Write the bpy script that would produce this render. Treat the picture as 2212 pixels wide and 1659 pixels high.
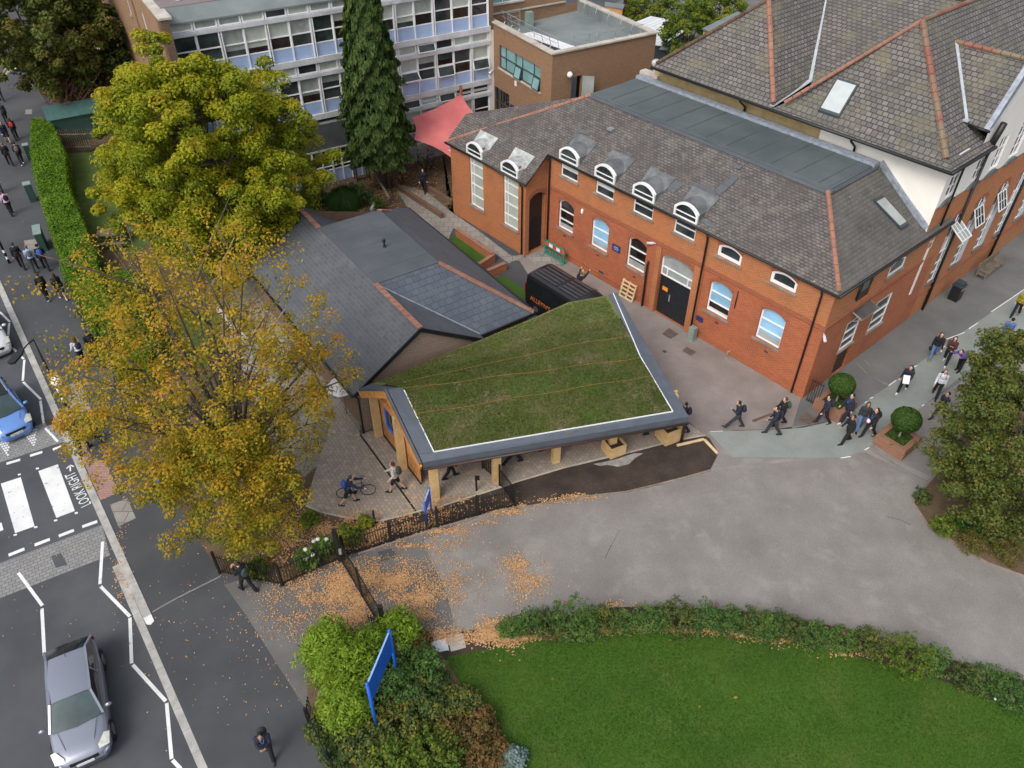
import bpy, bmesh, math, random
import numpy as np
from mathutils import Vector, Matrix, geometry
R = math.radians
random.seed(7); rng = np.random.default_rng(7)
scene = bpy.context.scene
for o in list(bpy.data.objects): bpy.data.objects.remove(o)
COL = scene.collection
# ---------------------------------------------------------------- camera (drone, 26 m up, looking 41 deg down)
CAMH, FPX, PITCH, ROLL = 26.0, 1700.0, R(40.95), R(0.25)
def _cammat():
    c, s = math.cos(PITCH), math.sin(PITCH)
    M = np.array([[1,0,0],[0,-s,-c],[0,c,-s]])
    cr, sr = math.cos(ROLL), math.sin(ROLL)
    return np.array([[cr,-sr,0],[sr,cr,0],[0,0,1]]) @ M
CM = _cammat()
cam = bpy.data.cameras.new('camera'); camo = bpy.data.objects.new('camera', cam); COL.objects.link(camo)
cam.sensor_width = 36; cam.lens = FPX/2212*36; cam.clip_end = 2000; cam.clip_start = 0.5
camo.matrix_world = Matrix(((CM[0][0],-CM[1][0],-CM[2][0],0),(CM[0][1],-CM[1][1],-CM[2][1],0),(CM[0][2],-CM[1][2],-CM[2][2],CAMH),(0,0,0,1)))
scene.camera = camo
# ---------------------------------------------------------------- sky, sun, exposure
SUN_EL, SUN_AZ = R(48), R(215)      # azimuth clockwise from +Y
w = bpy.data.worlds.new("World"); scene.world = w; w.use_nodes = True
nt = w.node_tree; bg = nt.nodes['Background']
sky = nt.nodes.new('ShaderNodeTexSky'); sky.sky_type = 'NISHITA'; sky.sun_disc = False
sky.sun_elevation = SUN_EL; sky.sun_rotation = SUN_AZ; sky.dust_density = 4.0; sky.ozone_density = 1.0; sky.air_density = 1.0
hs = nt.nodes.new('ShaderNodeHueSaturation'); hs.inputs['Saturation'].default_value = .45   # overcast: greyer sky
nt.links.new(sky.outputs[0], hs.inputs['Color']); nt.links.new(hs.outputs[0], bg.inputs[0]); bg.inputs[1].default_value = 0.13
sl = bpy.data.lights.new('sun', 'SUN'); sl.energy = 0.6; sl.angle = R(25); sl.color = (1, .95, .88)
so = bpy.data.objects.new('sun', sl); COL.objects.link(so)
d = Vector((math.sin(SUN_AZ)*math.cos(SUN_EL), math.cos(SUN_AZ)*math.cos(SUN_EL), math.sin(SUN_EL)))
so.rotation_euler = d.to_track_quat('Z', 'Y').to_euler()
vs = scene.view_settings; vs.view_transform = 'Standard'; vs.look = 'None'; vs.gamma = 1; vs.exposure = 0.74; vs.use_curve_mapping = False
scene.render.engine = 'CYCLES'; scene.cycles.max_bounces = 6; scene.cycles.transparent_max_bounces = 4
scene.render.resolution_x = 1024; scene.render.resolution_y = 768
# ---------------------------------------------------------------- survey helpers: photograph coordinate -> place on a level plane
REG = {'d':(0,0,1/.8848),'c1':(1090,200,410/2208),'c2':(1300,350,600/2212),'c3':(1600,600,500/2212),'c4':(1900,450,600/2212),'c5':(2000,250,500/2212),
 'c6':(280,0,600/2212),'c7':(780,0,600/2212),'r1':(0,0,.37675),'r2':(600,0,.37675),'r3':(1200,0,.37675),'r4':(1800,0,.37675),'r5':(0,600,.37675),
 'r6':(600,600,.37675),'r7':(1200,600,.37675),'r8':(1800,600,.37675),'r9':(0,1200,.40698),'r10':(600,1200,.40698),'r11':(1200,1200,.40698),
 'r12':(1800,1200,.40698),'n1':(580,470,760/1269),'n2':(860,880,400/1269),'n3':(1200,900,560/1269),'n4':(700,1100,600/1269),
 'e1':(1800,0,500/2212),'e2':(2100,0,400/2212),'e3':(1450,0,400/1269),'e4':(1150,0,400/1269)}
def P(c, x, y, z=0.0):
    a, b, s = REG[c]; u = (a+x*s)*.8848; v = (b+y*s)*.8848
    dd = CM.T @ np.array([(u-1106)/FPX, (v-829.5)/FPX, 1.0])
    t = (z-CAMH)/dd[2]
    return Vector((dd[0]*t, dd[1]*t, z))
def PL(c, pts, z=0.0): return [P(c, x, y, z) for x, y in pts]
AZA = R(-49.1); AV = Vector((math.cos(AZA), math.sin(AZA), 0)); BV = Vector((-AV.y, AV.x, 0))
def AB(a, b, z=0.0): v = AV*a + BV*b; v.z = z; return v
AZC = R(30.9); CV = Vector((math.cos(AZC), math.sin(AZC), 0)); DV = Vector((CV.y, -CV.x, 0))
def CD(c, d, z=0.0): v = CV*c + DV*d; v.z = z; return v
AZE = R(35.1); EV = Vector((math.cos(AZE), math.sin(AZE), 0)); NV = Vector((-EV.y, EV.x, 0))
def EN(e, n, z=0.0): v = Vector((-4.19, 28.4, 0)) + EV*e + NV*n; v.z = z; return v
# ---------------------------------------------------------------- object helpers
def tag(o, label=None, cat=None, group=None, kind=None):
    if label: o['label'] = label
    if cat: o['category'] = cat
    if group: o['group'] = group
    if kind: o['kind'] = kind
    return o
def empty(name, loc=(0,0,0), rz=0.0, label=None, cat=None, group=None):
    o = bpy.data.objects.new(name, None); COL.objects.link(o); o.location = loc; o.rotation_euler = (0,0,rz); o.empty_display_size = .2
    return tag(o, label, cat, group)
def copy_tree(o, parent=None):
    c = o.copy(); COL.objects.link(c)
    if parent: c.parent = parent
    for ch in list(o.children): copy_tree(ch, c)
    return c
class MB:
    def __init__(s): s.v = []; s.f = []; s.m = []; s.mi = 0
    def mat(s, i): s.mi = i; return s
    def face(s, pts):
        n = len(s.v); s.v += [tuple(p) for p in pts]; s.f.append(tuple(range(n, n+len(pts)))); s.m.append(s.mi); return s
    def mesh(s, vs, fs):
        n = len(s.v); s.v += [tuple(p) for p in vs]
        for f in fs: s.f.append(tuple(i+n for i in f)); s.m.append(s.mi)
        return s
    def prism(s, poly, h):
        """poly: 3D loop; h: extrusion vector"""
        h = Vector(h); a = [Vector(p) for p in poly]; b = [p+h for p in a]; n = len(a)
        nn = Vector((0,0,0))
        for i in range(n): nn += (a[i]-a[0]).cross(a[(i+1)%n]-a[0])
        fs = [tuple(range(n-1,-1,-1)), tuple(range(n, 2*n))] + [(i, (i+1)%n, n+(i+1)%n, n+i) for i in range(n)]
        if nn.dot(h) < 0: fs = [f[::-1] for f in fs]
        return s.mesh(a+b, fs)
    def box(s, c, size, rz=0.0, ax=None):
        """c: centre of the base"""
        c = Vector(c); x, y, z = size
        X = Vector((math.cos(rz), math.sin(rz), 0)) if ax is None else Vector(ax).normalized()
        Y = Vector((-X.y, X.x, 0))
        return s.prism([c-X*x/2-Y*y/2, c+X*x/2-Y*y/2, c+X*x/2+Y*y/2, c-X*x/2+Y*y/2], (0,0,z))
    def bar(s, p, q, w, h=None, up=(0,0,1)):
        """rectangular bar from p to q, w across, h along up"""
        p, q = Vector(p), Vector(q); h = h or w; d = (q-p).normalized(); up = Vector(up)
        if abs(d.dot(up)) > .98: up = Vector((1,0,0))
        sd = d.cross(up).normalized(); u = sd.cross(d)
        return s.prism([p-sd*w/2-u*h/2, p+sd*w/2-u*h/2, p+sd*w/2+u*h/2, p-sd*w/2+u*h/2], q-p)
    def tube(s, pts, r, n=8, cap=True):
        pts = [Vector(p) for p in pts]; rs = r if isinstance(r, (list, tuple)) else [r]*len(pts)
        vs = []; prev = None
        for i, p in enumerate(pts):
            d = (pts[min(i+1, len(pts)-1)]-pts[max(i-1, 0)]).normalized()
            if prev is None: a = d.orthogonal().normalized()
            else: a = (prev - d*prev.dot(d)); a = a.normalized() if a.length > 1e-6 else d.orthogonal().normalized()
            prev = a; b = d.cross(a)
            vs += [p + (a*math.cos(t)+b*math.sin(t))*rs[i] for t in [2*math.pi*k/n for k in range(n)]]
        fs = [(i*n+k, i*n+(k+1)%n, (i+1)*n+(k+1)%n, (i+1)*n+k) for i in range(len(pts)-1) for k in range(n)]
        if cap: fs += [tuple(range(n-1,-1,-1)), tuple(range((len(pts)-1)*n, len(pts)*n))]
        return s.mesh(vs, fs)
    def cyl(s, c, r, h, n=16, r2=None):
        c = Vector(c); return s.tube([c, c+Vector((0,0,h))], [r, r if r2 is None else r2], n)
    def ball(s, c, r, n=12, sc=(1,1,1)):
        c = Vector(c); vs = []; m = n//2
        for i in range(m+1):
            t = math.pi*i/m
            for k in range(n): vs.append(c + Vector((math.sin(t)*math.cos(2*math.pi*k/n)*sc[0], math.sin(t)*math.sin(2*math.pi*k/n)*sc[1], math.cos(t)*sc[2]))*r)
        return s.mesh(vs, [(i*n+k, (i+1)*n+k, (i+1)*n+(k+1)%n, i*n+(k+1)%n) for i in range(m) for k in range(n)])
    def poly(s, pts, holes=()):
        """planar polygon with holes"""
        loops = [[Vector(p) for p in pts]] + [[Vector(p) for p in h] for h in holes]
        allp = [p for l in loops for p in l]
        tr = geometry.tessellate_polygon(loops)
        return s.mesh(allp, tr)
    def build(s, name, mats, parent=None, smooth=False, uvdir=None, weld=False, loc=None):
        me = bpy.data.meshes.new(name)
        me.from_pydata(s.v, [], s.f)
        if not isinstance(mats, (list, tuple)): mats = [mats]
        for m in mats: me.materials.append(m)
        me.polygons.foreach_set('material_index', s.m)
        if weld:
            bm = bmesh.new(); bm.from_mesh(me); bmesh.ops.remove_doubles(bm, verts=bm.verts, dist=1e-4)
            bmesh.ops.recalc_face_normals(bm, faces=bm.faces); bm.to_mesh(me); bm.free()
        me.update()
        if smooth: me.polygons.foreach_set('use_smooth', [True]*len(me.polygons))
        uv = me.uv_layers.new(name='UVMap'); data = uv.data
        hx = Vector(uvdir) if uvdir else Vector((1,0,0))
        Z = Vector((0,0,1))
        for p in me.polygons:
            n = p.normal
            t = Z.cross(n)
            if t.length < .05: t = hx.normalized(); b = Vector((-t.y, t.x, 0))
            else: t.normalize(); b = n.cross(t)
            for li in p.loop_indices:
                co = me.vertices[me.loops[li].vertex_index].co
                data[li].uv = (co.dot(t), co.dot(b))
        o = bpy.data.objects.new(name, me); COL.objects.link(o)
        if parent: o.parent = parent
        if loc is not None: o.location = loc
        return o
# ---------------------------------------------------------------- materials
MATS = {}
def _new(name):
    m = bpy.data.materials.new(name); m.use_nodes = True; nt = m.node_tree
    return m, nt, nt.nodes['Principled BSDF']
def _n(nt, t, **kw):
    n = nt.nodes.new(t)
    for k, v in kw.items():
        if k in n.inputs: n.inputs[k].default_value = v
        else: setattr(n, k, v)
    return n
def c4(c): return (c[0], c[1], c[2], 1.0)
def ramp(nt, fac, stops):
    r = nt.nodes.new('ShaderNodeValToRGB'); e = r.color_ramp.elements
    e[0].position, e[0].color = stops[0][0], c4(stops[0][1]); e[1].position, e[1].color = stops[-1][0], c4(stops[-1][1])
    for p, c in stops[1:-1]: x = e.new(p); x.color = c4(c)
    nt.links.new(fac, r.inputs[0]); return r.outputs[0]
def noise(nt, vec, scale, detail=4, rough=.55):
    n = _n(nt, 'ShaderNodeTexNoise'); n.inputs['Scale'].default_value = scale; n.inputs['Detail'].default_value = detail; n.inputs['Roughness'].default_value = rough
    nt.links.new(vec, n.inputs['Vector']); return n.outputs['Fac']
def mixc(nt, fac, a, b, mode='MIX'):
    m = nt.nodes.new('ShaderNodeMix'); m.data_type = 'RGBA'; m.blend_type = mode
    for s, i in ((fac, 0), (a, 6), (b, 7)):
        if isinstance(s, (int, float)): m.inputs[i].default_value = s
        elif isinstance(s, tuple): m.inputs[i].default_value = c4(s)
        else: nt.links.new(s, m.inputs[i])
    return m.outputs[2]
def bump(nt, h, bs, strength=.4, dist=.02):
    b = nt.nodes.new('ShaderNodeBump'); b.inputs['Strength'].default_value = strength; b.inputs['Distance'].default_value = dist
    nt.links.new(h, b.inputs['Height']); nt.links.new(b.outputs[0], bs.inputs['Normal'])
def plain(name, col, rough=.6, metal=0.0, var=.12, scale=3.0, emit=None, spec=None, coat=0):
    if name in MATS: return MATS[name]
    m, nt, bs = _new(name); tc = _n(nt, 'ShaderNodeTexCoord')
    f = noise(nt, tc.outputs['Object'], scale)
    lo = tuple(c*(1-var*2) for c in col); hi = tuple(min(1, c*(1+var)) for c in col)
    nt.links.new(ramp(nt, f, [(.3, lo), (.7, hi)]), bs.inputs['Base Color'])
    bs.inputs['Roughness'].default_value = rough; bs.inputs['Metallic'].default_value = metal
    if coat: bs.inputs['Coat Weight'].default_value = coat
    if spec is not None: bs.inputs['Specular IOR Level'].default_value = spec
    if emit: bs.inputs['Emission Color'].default_value = c4(col); bs.inputs['Emission Strength'].default_value = emit
    MATS[name] = m; return m
def ground_mat(name, a, b, big=.25, small=30, patch=None, rough=.9, speck=.35, stops=(.35,.65), bmp=.3):
    """large soft stains + fine grain; patch = (colour, scale, lo, hi)"""
    m, nt, bs = _new(name); tc = _n(nt, 'ShaderNodeTexCoord'); v = tc.outputs['Object']
    f = noise(nt, v, big, 6, .6); col = ramp(nt, f, [(stops[0], a), (stops[1], b)])
    g = noise(nt, v, small, 3, .7)
    col = mixc(nt, speck, col, ramp(nt, g, [(.3, (.25,.25,.25)), (.7, (.85,.85,.85))]), 'OVERLAY')
    if patch:
        p = noise(nt, v, patch[1], 6, .65)
        r = nt.nodes.new('ShaderNodeMapRange'); r.inputs[1].default_value = patch[2]; r.inputs[2].default_value = patch[3]; nt.links.new(p, r.inputs[0])
        col = mixc(nt, r.outputs[0], col, patch[0])
    nt.links.new(col, bs.inputs['Base Color']); bs.inputs['Roughness'].default_value = rough
    bump(nt, g, bs, bmp, .01)
    MATS[name] = m; return m
def brick_mat(name, c1, c2, mortar, bw=.225, rh=.075, ms=.01, stain=(.5, .9), stainc=(.1,.06,.04), rough=.85, off=.5, stepb=False, hue=None, bumpd=.012, stainscale=.5, msm=.1, lichen=None):
    """UV is in metres"""
    m, nt, bs = _new(name); tc = _n(nt, 'ShaderNodeTexCoord'); v = tc.outputs['UV']
    b = _n(nt, 'ShaderNodeTexBrick'); b.offset = off
    b.inputs['Scale'].default_value = 1; b.inputs['Brick Width'].default_value = bw; b.inputs['Row Height'].default_value = rh
    b.inputs['Mortar Size'].default_value = ms; b.inputs['Mortar Smooth'].default_value = msm; b.inputs['Bias'].default_value = 0
    b.inputs['Color1'].default_value = c4(c1); b.inputs['Color2'].default_value = c4(c2); b.inputs['Mortar'].default_value = c4(mortar)
    nt.links.new(v, b.inputs['Vector']); col = b.outputs['Color']
    ob = tc.outputs['Object']
    f = noise(nt, ob, stainscale, 6, .65)
    r = nt.nodes.new('ShaderNodeMapRange'); r.inputs[1].default_value = stain[0]; r.inputs[2].default_value = stain[1]; r.inputs[4].default_value = .8; nt.links.new(f, r.inputs[0])
    col = mixc(nt, r.outputs[0], col, stainc)
    if hue:
        g = noise(nt, ob, hue[1], 3, .6); rr = nt.nodes.new('ShaderNodeMapRange'); rr.inputs[1].default_value = hue[2]; rr.inputs[2].default_value = hue[3]; rr.inputs[4].default_value = hue[4]; nt.links.new(g, rr.inputs[0])
        col = mixc(nt, rr.outputs[0], col, hue[0])
    if lichen:
        g = noise(nt, ob, lichen[1], 2, .6); rr = nt.nodes.new('ShaderNodeMapRange'); rr.inputs[1].default_value = lichen[2]; rr.inputs[2].default_value = lichen[3]; nt.links.new(g, rr.inputs[0])
        col = mixc(nt, rr.outputs[0], col, lichen[0])
    nt.links.new(col, bs.inputs['Base Color']); bs.inputs['Roughness'].default_value = rough
    h = b.outputs['Fac']
    inv = _n(nt, 'ShaderNodeMath', operation='SUBTRACT'); inv.inputs[0].default_value = 1; nt.links.new(h, inv.inputs[1]); h = inv.outputs[0]
    if stepb:
        sp = _n(nt, 'ShaderNodeSeparateXYZ'); nt.links.new(v, sp.inputs[0])
        dv = _n(nt, 'ShaderNodeMath', operation='DIVIDE'); dv.inputs[1].default_value = rh; nt.links.new(sp.outputs[1], dv.inputs[0])
        fr = _n(nt, 'ShaderNodeMath', operation='FRACT'); nt.links.new(dv.outputs[0], fr.inputs[0])
        s2 = _n(nt, 'ShaderNodeMath', operation='SUBTRACT'); s2.inputs[0].default_value = 1.0; nt.links.new(fr.outputs[0], s2.inputs[1])
        ml = _n(nt, 'ShaderNodeMath', operation='MULTIPLY'); nt.links.new(s2.outputs[0], ml.inputs[0]); nt.links.new(h, ml.inputs[1]); h = ml.outputs[0]
    bump(nt, h, bs, .8, bumpd)
    MATS[name] = m; return m
def glass_mat(name, col, rough=.08, var=.5, scale=1.2):
    m, nt, bs = _new(name); tc = _n(nt, 'ShaderNodeTexCoord')
    f = noise(nt, tc.outputs['Object'], scale, 3, .5)
    nt.links.new(ramp(nt, f, [(.35, tuple(c*(1-var) for c in col)), (.65, col)]), bs.inputs['Base Color'])
    bs.inputs['Roughness'].default_value = rough; bs.inputs['Specular IOR Level'].default_value = .6
    MATS[name] = m; return m
def leaf_mat(name, stops, trans=.45, rough=.6):
    """leaf hue varies leaf by leaf (attribute 'hue')"""
    m, nt, bs = _new(name); at = _n(nt, 'ShaderNodeAttribute'); at.attribute_name = 'hue'
    col = ramp(nt, at.outputs['Fac'], stops)
    nt.links.new(col, bs.inputs['Base Color']); bs.inputs['Roughness'].default_value = rough; bs.inputs['Specular IOR Level'].default_value = .25
    tr = nt.nodes.new('ShaderNodeBsdfTranslucent'); nt.links.new(col, tr.inputs[0])
    mx = nt.nodes.new('ShaderNodeMixShader'); mx.inputs[0].default_value = trans
    nt.links.new(bs.outputs[0], mx.inputs[1]); nt.links.new(tr.outputs[0], mx.inputs[2])
    nt.links.new(mx.outputs[0], nt.nodes['Material Output'].inputs[0])
    MATS[name] = m; return m
M_road = ground_mat('road asphalt', (.050,.055,.062), (.078,.084,.092), .35, 60, None, .85, .45)
M_pave = ground_mat('pavement asphalt', (.045,.048,.053), (.070,.073,.078), .3, 60, None, .85, .4)
M_yard = ground_mat('yard asphalt', (.165,.151,.139), (.235,.219,.203), .42, 45, ((.315,.30,.28), .7, .54, .86), .9, .6, (.30,.70))
M_court = ground_mat('courtyard asphalt', (.185,.158,.145), (.255,.222,.205), .5, 45, None, .9, .4)
M_drive = ground_mat('driveway asphalt', (.098,.096,.094), (.150,.144,.139), .4, 45, None, .88, .4)
M_dark_yard = ground_mat('school yard asphalt', (.105,.108,.104), (.155,.155,.150), .3, 50, None, .9, .5)
M_green_path = ground_mat('green path surfacing', (.190,.212,.196), (.255,.278,.258), .4, 40, None, .9, .35)
M_earth = ground_mat('earth', (.030,.021,.016), (.062,.043,.033), .7, 16, None, .95, .6, bmp=.8)
M_garden = ground_mat('leaf strewn earth', (.075,.050,.030), (.135,.090,.052), .8, 20, None, .95, .6, bmp=.8)
M_lawn = ground_mat('mown lawn', (.026,.078,.003), (.050,.118,.006), .35, 70, ((.100,.135,.030), .5, .52, .85), .95, .55, (.32,.68), bmp=.6)
M_grass = ground_mat('rough grass', (.035,.070,.010), (.075,.115,.022), .8, 40, ((.11,.10,.05), 1.2, .55, .8), .95, .6, bmp=.6)
M_turf = ground_mat('roof turf', (.052,.070,.014), (.090,.108,.026), .9, 45, ((.185,.145,.088), 1.1, .46, .72), .95, .6, bmp=.8)
M_turf_g = ground_mat('fresh green turf', (.045,.082,.014), (.068,.112,.020), 1.2, 45, ((.15,.12,.07), 1.1, .6, .9), .95, .5, bmp=.8)
M_turf_sheen = ground_mat('turf edge painted sheen', (.082,.110,.026), (.125,.155,.038), .9, 35, ((.22,.18,.11), 1.0, .46, .72), .95, .5, bmp=.8)  # same turf; brightness of the up-facing strip and grazing sheen put into its colour
M_kerb = plain('kerb granite', (.42,.41,.39), .85, 0, .15, 2.2)
M_kerbw = plain('white kerb end', (.75,.76,.76), .7, 0, .08, 3)
M_slab = brick_mat('paving slabs', (.30,.285,.26), (.24,.225,.20), (.09,.08,.07), .6, .6, .012, (.5,.9), (.14,.12,.10), .9, .5, bumpd=.006)
M_block = brick_mat('tan block paving', (.37,.315,.255), (.29,.255,.22), (.21,.18,.15), .21, .16, .010, (.55,.95), (.16,.14,.12), .9, .5, bumpd=.006, hue=((.50,.40,.26), 3.4, .56, .66, .75))
M_hump = brick_mat('grey block paving', (.27,.27,.265), (.22,.22,.22), (.09,.09,.09), .24, .16, .010, (.55,.95), (.15,.15,.15), .9, .5, bumpd=.006)
M_tact = brick_mat('pink tactile paving', (.42,.24,.20), (.34,.21,.18), (.2,.13,.12), .2, .1, .010, (.5,.95), (.2,.14,.13), .9, bumpd=.006)
M_brick = brick_mat('orange brick', (.43,.118,.036), (.29,.066,.022), (.44,.23,.11), .225, .075, .016, (.52,.95), (.13,.060,.035), .88, hue=((.52,.17,.05), .7, .45, .75, .5))
M_brick_lo = brick_mat('red orange brick', (.44,.094,.030), (.28,.052,.018), (.40,.18,.09), .225, .075, .015, (.52,.95), (.12,.050,.032), .88, hue=((.30,.075,.04), .6, .5, .75, .6))
M_brick_br = brick_mat('tan brown brick', (.31,.165,.085), (.235,.125,.065), (.28,.20,.13), .225, .075, .011, (.55,.95), (.12,.075,.045), .9)
M_brick_dk = brick_mat('brown brick', (.20,.110,.065), (.15,.080,.05), (.17,.125,.09), .225, .075, .011, (.55,.95), (.09,.055,.04), .9)
M_brick_lb = brick_mat('pale brown brick', (.29,.185,.13), (.22,.14,.10), (.36,.30,.24), .225, .075, .012, (.55,.95), (.12,.09,.07), .9)
M_arch = brick_mat('arch brick', (.36,.085,.035), (.27,.065,.03), (.30,.16,.09), .075, .24, .010, (.55,.95), (.10,.045,.03), .9, 0)
M_slate = brick_mat('weathered stone slates', (.150,.136,.130), (.088,.078,.076), (.034,.030,.029), .24, .15, .018, (.48,.84), (.21,.19,.15), .92, .5, True, ((.070,.060,.056), .5, .48, .70, .65), .03, 2.2, .3, ((.38,.37,.33), 5.5, .72, .78))
M_slate2 = brick_mat('mixed stone tiles', (.195,.175,.165), (.115,.103,.100), (.036,.036,.034), .30, .23, .024, (.40,.78), (.075,.078,.062), .9, .5, True, ((.200,.180,.110), .9, .52, .75, .6), .05, .45, .25)
M_slate3 = brick_mat('new grey slates', (.088,.094,.105), (.068,.074,.084), (.13,.14,.155), .42, .21, .010, (.50,.95), (.15,.16,.175), .68, .5, True, ((.06,.066,.08), .5, .45, .75, .5), .012, .8, .2)
M_felt = ground_mat('grey roofing felt', (.062,.078,.082), (.095,.112,.114), .4, 40, None, .75, .35)
M_felt2 = ground_mat('blue grey felt', (.060,.068,.080), (.088,.097,.108), .5, 40, ((.045,.05,.055), .35, .55, .8), .8, .35)
M_felt3 = ground_mat('pale grey roof membrane', (.13,.155,.155), (.20,.225,.225), .4, 30, None, .8, .3)
M_felt4 = plain('grey metal edge trim', (.090,.105,.130), .5, 0, .08, 2)
M_lead = plain('lead flashing', (.30,.34,.40), .55, .2, .18, 4)
M_lead_d = ground_mat('dormer lead roof', (.075,.082,.085), (.155,.165,.168), 1.6, 30, None, .6, .3)
M_zinc = plain('pale zinc sheet', (.50,.52,.50), .45, .3, .22, 2.5)
M_terra = ground_mat('terracotta ridge tiles', (.24,.110,.075), (.32,.150,.105), 1.8, 20, ((.30,.27,.20), 1.4, .55, .75), .9, .4)
M_terra_r = ground_mat('red terracotta ridge tiles', (.20,.078,.055), (.26,.105,.078), 1.0, 20, ((.20,.17,.11), .45, .48, .6), .9, .4)
M_white = plain('white painted frame', (.80,.81,.81), .45, 0, .04, 2)
M_render = plain('white painted render', (.80,.775,.715), .8, 0, .05, .7)
M_ochre = ground_mat('ochre render', (.30,.22,.10), (.40,.31,.16), 2, 25, None, .9, .4)
M_conc = ground_mat('pale concrete', (.42,.43,.45), (.60,.61,.63), 1.0, 20, None, .85, .3)
M_coping = ground_mat('stone coping', (.36,.33,.28), (.52,.48,.42), 1.2, 20, None, .9, .4)
M_sill = ground_mat('stone sill', (.17,.13,.10), (.28,.23,.19), 1.5, 20, None, .9, .4)
M_band = plain('grey cladding band', (.095,.10,.105), .8, 0, .15, .8)
M_bluep = plain('pale blue panel', (.36,.47,.70), .45, 0, .06, .8)
M_glass = glass_mat('dark window glass', (.055,.07,.075), .06, .7, .9)
M_glass2 = glass_mat('brownish window glass', (.035,.025,.022), .08, .6, 1.5)
M_blind = plain('cream roller blind', (.44,.48,.43), .35, 0, .1, 1.2, spec=.6)
M_blindw = plain('white roller blind', (.60,.63,.63), .35, 0, .06, 1.2, spec=.6)
M_blindb = plain('light blue blind', (.27,.50,.70), .3, 0, .12, .9, spec=.6)
M_clear = glass_mat('pale grey window glass', (.36,.39,.38), .1, .3, 1.0)
M_teal = glass_mat('frosted teal glass', (.22,.40,.40), .15, .25, .8)
M_black = plain('black painted metal', (.012,.013,.014), .45, 0, .1, 3)
M_blackw = plain('black painted boards', (.014,.017,.021), .55, 0, .2, 3)
M_darkf = plain('dark grey frame', (.035,.05,.058), .5, 0, .1, 3)
M_brownm = plain('dark brown metal', (.055,.028,.020), .5, 0, .12, 3)
M_oak = ground_mat('oak post', (.52,.34,.15), (.66,.45,.22), 2.5, 30, None, .7, .3)
M_cedar = ground_mat('orange cedar board', (.50,.21,.06), (.66,.32,.11), 3, 30, None, .65, .3)
M_oldwood = ground_mat('weathered wood', (.11,.085,.06), (.20,.165,.125), 2, 25, None, .9, .4)
M_palew = ground_mat('pallet wood', (.50,.36,.20), (.66,.50,.30), 3, 25, None, .85, .3)
M_blue = plain('blue sign paint', (.010,.115,.62), .4, 0, .06, 2)
M_bluew = plain('blue window frame paint', (.012,.16,.80), .4, 0, .06, 2)
M_navy = plain('navy sign', (.02,.03,.13), .5, 0, .05, 2)
M_signw = plain('white lettering', (.75,.76,.78), .6, 0, .02, 3)
M_orange = plain('orange notice', (.85,.26,.03), .6, 0, .05, 3)
M_paint = ground_mat('worn white road paint', (.62,.63,.63), (.78,.79,.79), 1.0, 25, ((.22,.22,.22), 4.5, .62, .68), .8, .3)
M_bark = ground_mat('bark', (.060,.045,.034), (.130,.105,.080), 2.5, 20, None, .95, .5, bmp=.9)
M_barkp = ground_mat('pale bare bark', (.22,.19,.15), (.38,.34,.28), 2.5, 20, None, .9, .4)
M_terraw = plain('rust brown timber', (.22,.075,.03), .7, 0, .15, 3)
M_green = plain('dark green metal', (.03,.075,.06), .5, 0, .1, 3)
M_pgreen = plain('grey green metal', (.22,.30,.27), .6, 0, .1, 3)
M_steel = plain('galvanised steel', (.45,.47,.48), .4, .6, .1, 3)
M_iron = ground_mat('rusty iron cover', (.085,.060,.050), (.13,.095,.080), 4, 40, None, .85, .5)
M_sail = ground_mat('red shade fabric', (.56,.135,.135), (.66,.185,.175), .7, 60, None, .8, .15)
M_litter = leaf_mat('fallen leaves', [(0,(.34,.17,.07)), (.4,(.56,.30,.14)), (.75,(.66,.42,.22)), (1,(.48,.34,.14))], .1, .8)
M_petal = plain('white petals', (.80,.80,.76), .7, 0, .05, 5)
M_rose = plain('magenta petals', (.36,.01,.10), .6, 0, .1, 5)
def leaf_from(name, cols, **k):
    n = len(cols); return leaf_mat(name, [(i/(n-1), c) for i, c in enumerate(cols)], **k)
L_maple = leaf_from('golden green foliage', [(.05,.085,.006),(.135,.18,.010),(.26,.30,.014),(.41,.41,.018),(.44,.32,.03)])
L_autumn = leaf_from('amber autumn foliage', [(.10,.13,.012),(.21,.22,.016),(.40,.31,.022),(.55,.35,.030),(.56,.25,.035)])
L_conifer = leaf_from('dark conifer foliage', [(.024,.044,.010),(.042,.080,.016),(.066,.115,.024),(.11,.135,.03)], trans=.2)
L_dark = leaf_from('dark olive foliage', [(.028,.048,.010),(.062,.092,.018),(.11,.14,.026),(.13,.135,.028),(.24,.17,.03)], trans=.25)
L_hedge = leaf_from('bright hedge foliage', [(.06,.14,.012),(.125,.245,.018),(.20,.34,.026),(.28,.41,.04)])
L_box = leaf_from('clipped box foliage', [(.024,.060,.010),(.05,.105,.016),(.085,.150,.026)], trans=.2)
L_bamboo = leaf_from('lime bamboo foliage', [(.09,.17,.016),(.16,.27,.022),(.25,.38,.035),(.34,.46,.05)])
L_rose = leaf_from('rose bush foliage', [(.035,.085,.025),(.065,.145,.038),(.115,.215,.05),(.19,.29,.06)])
L_shrub = leaf_from('green shrub foliage', [(.025,.05,.02),(.045,.09,.03),(.08,.13,.04),(.14,.18,.05),(.30,.27,.04)])
L_yshrub = leaf_from('yellow green shrub foliage', [(.06,.12,.02),(.13,.20,.03),(.25,.30,.03),(.45,.36,.03)])
L_brown = leaf_from('brown shrub foliage', [(.05,.06,.02),(.12,.10,.03),(.22,.14,.05),(.32,.17,.06)])
L_red = leaf_from('red maple foliage', [(.25,.05,.02),(.42,.08,.03),(.55,.14,.04)])
L_rust = leaf_from('sparse rust foliage', [(.16,.07,.035),(.24,.10,.05),(.20,.13,.06)])
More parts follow.
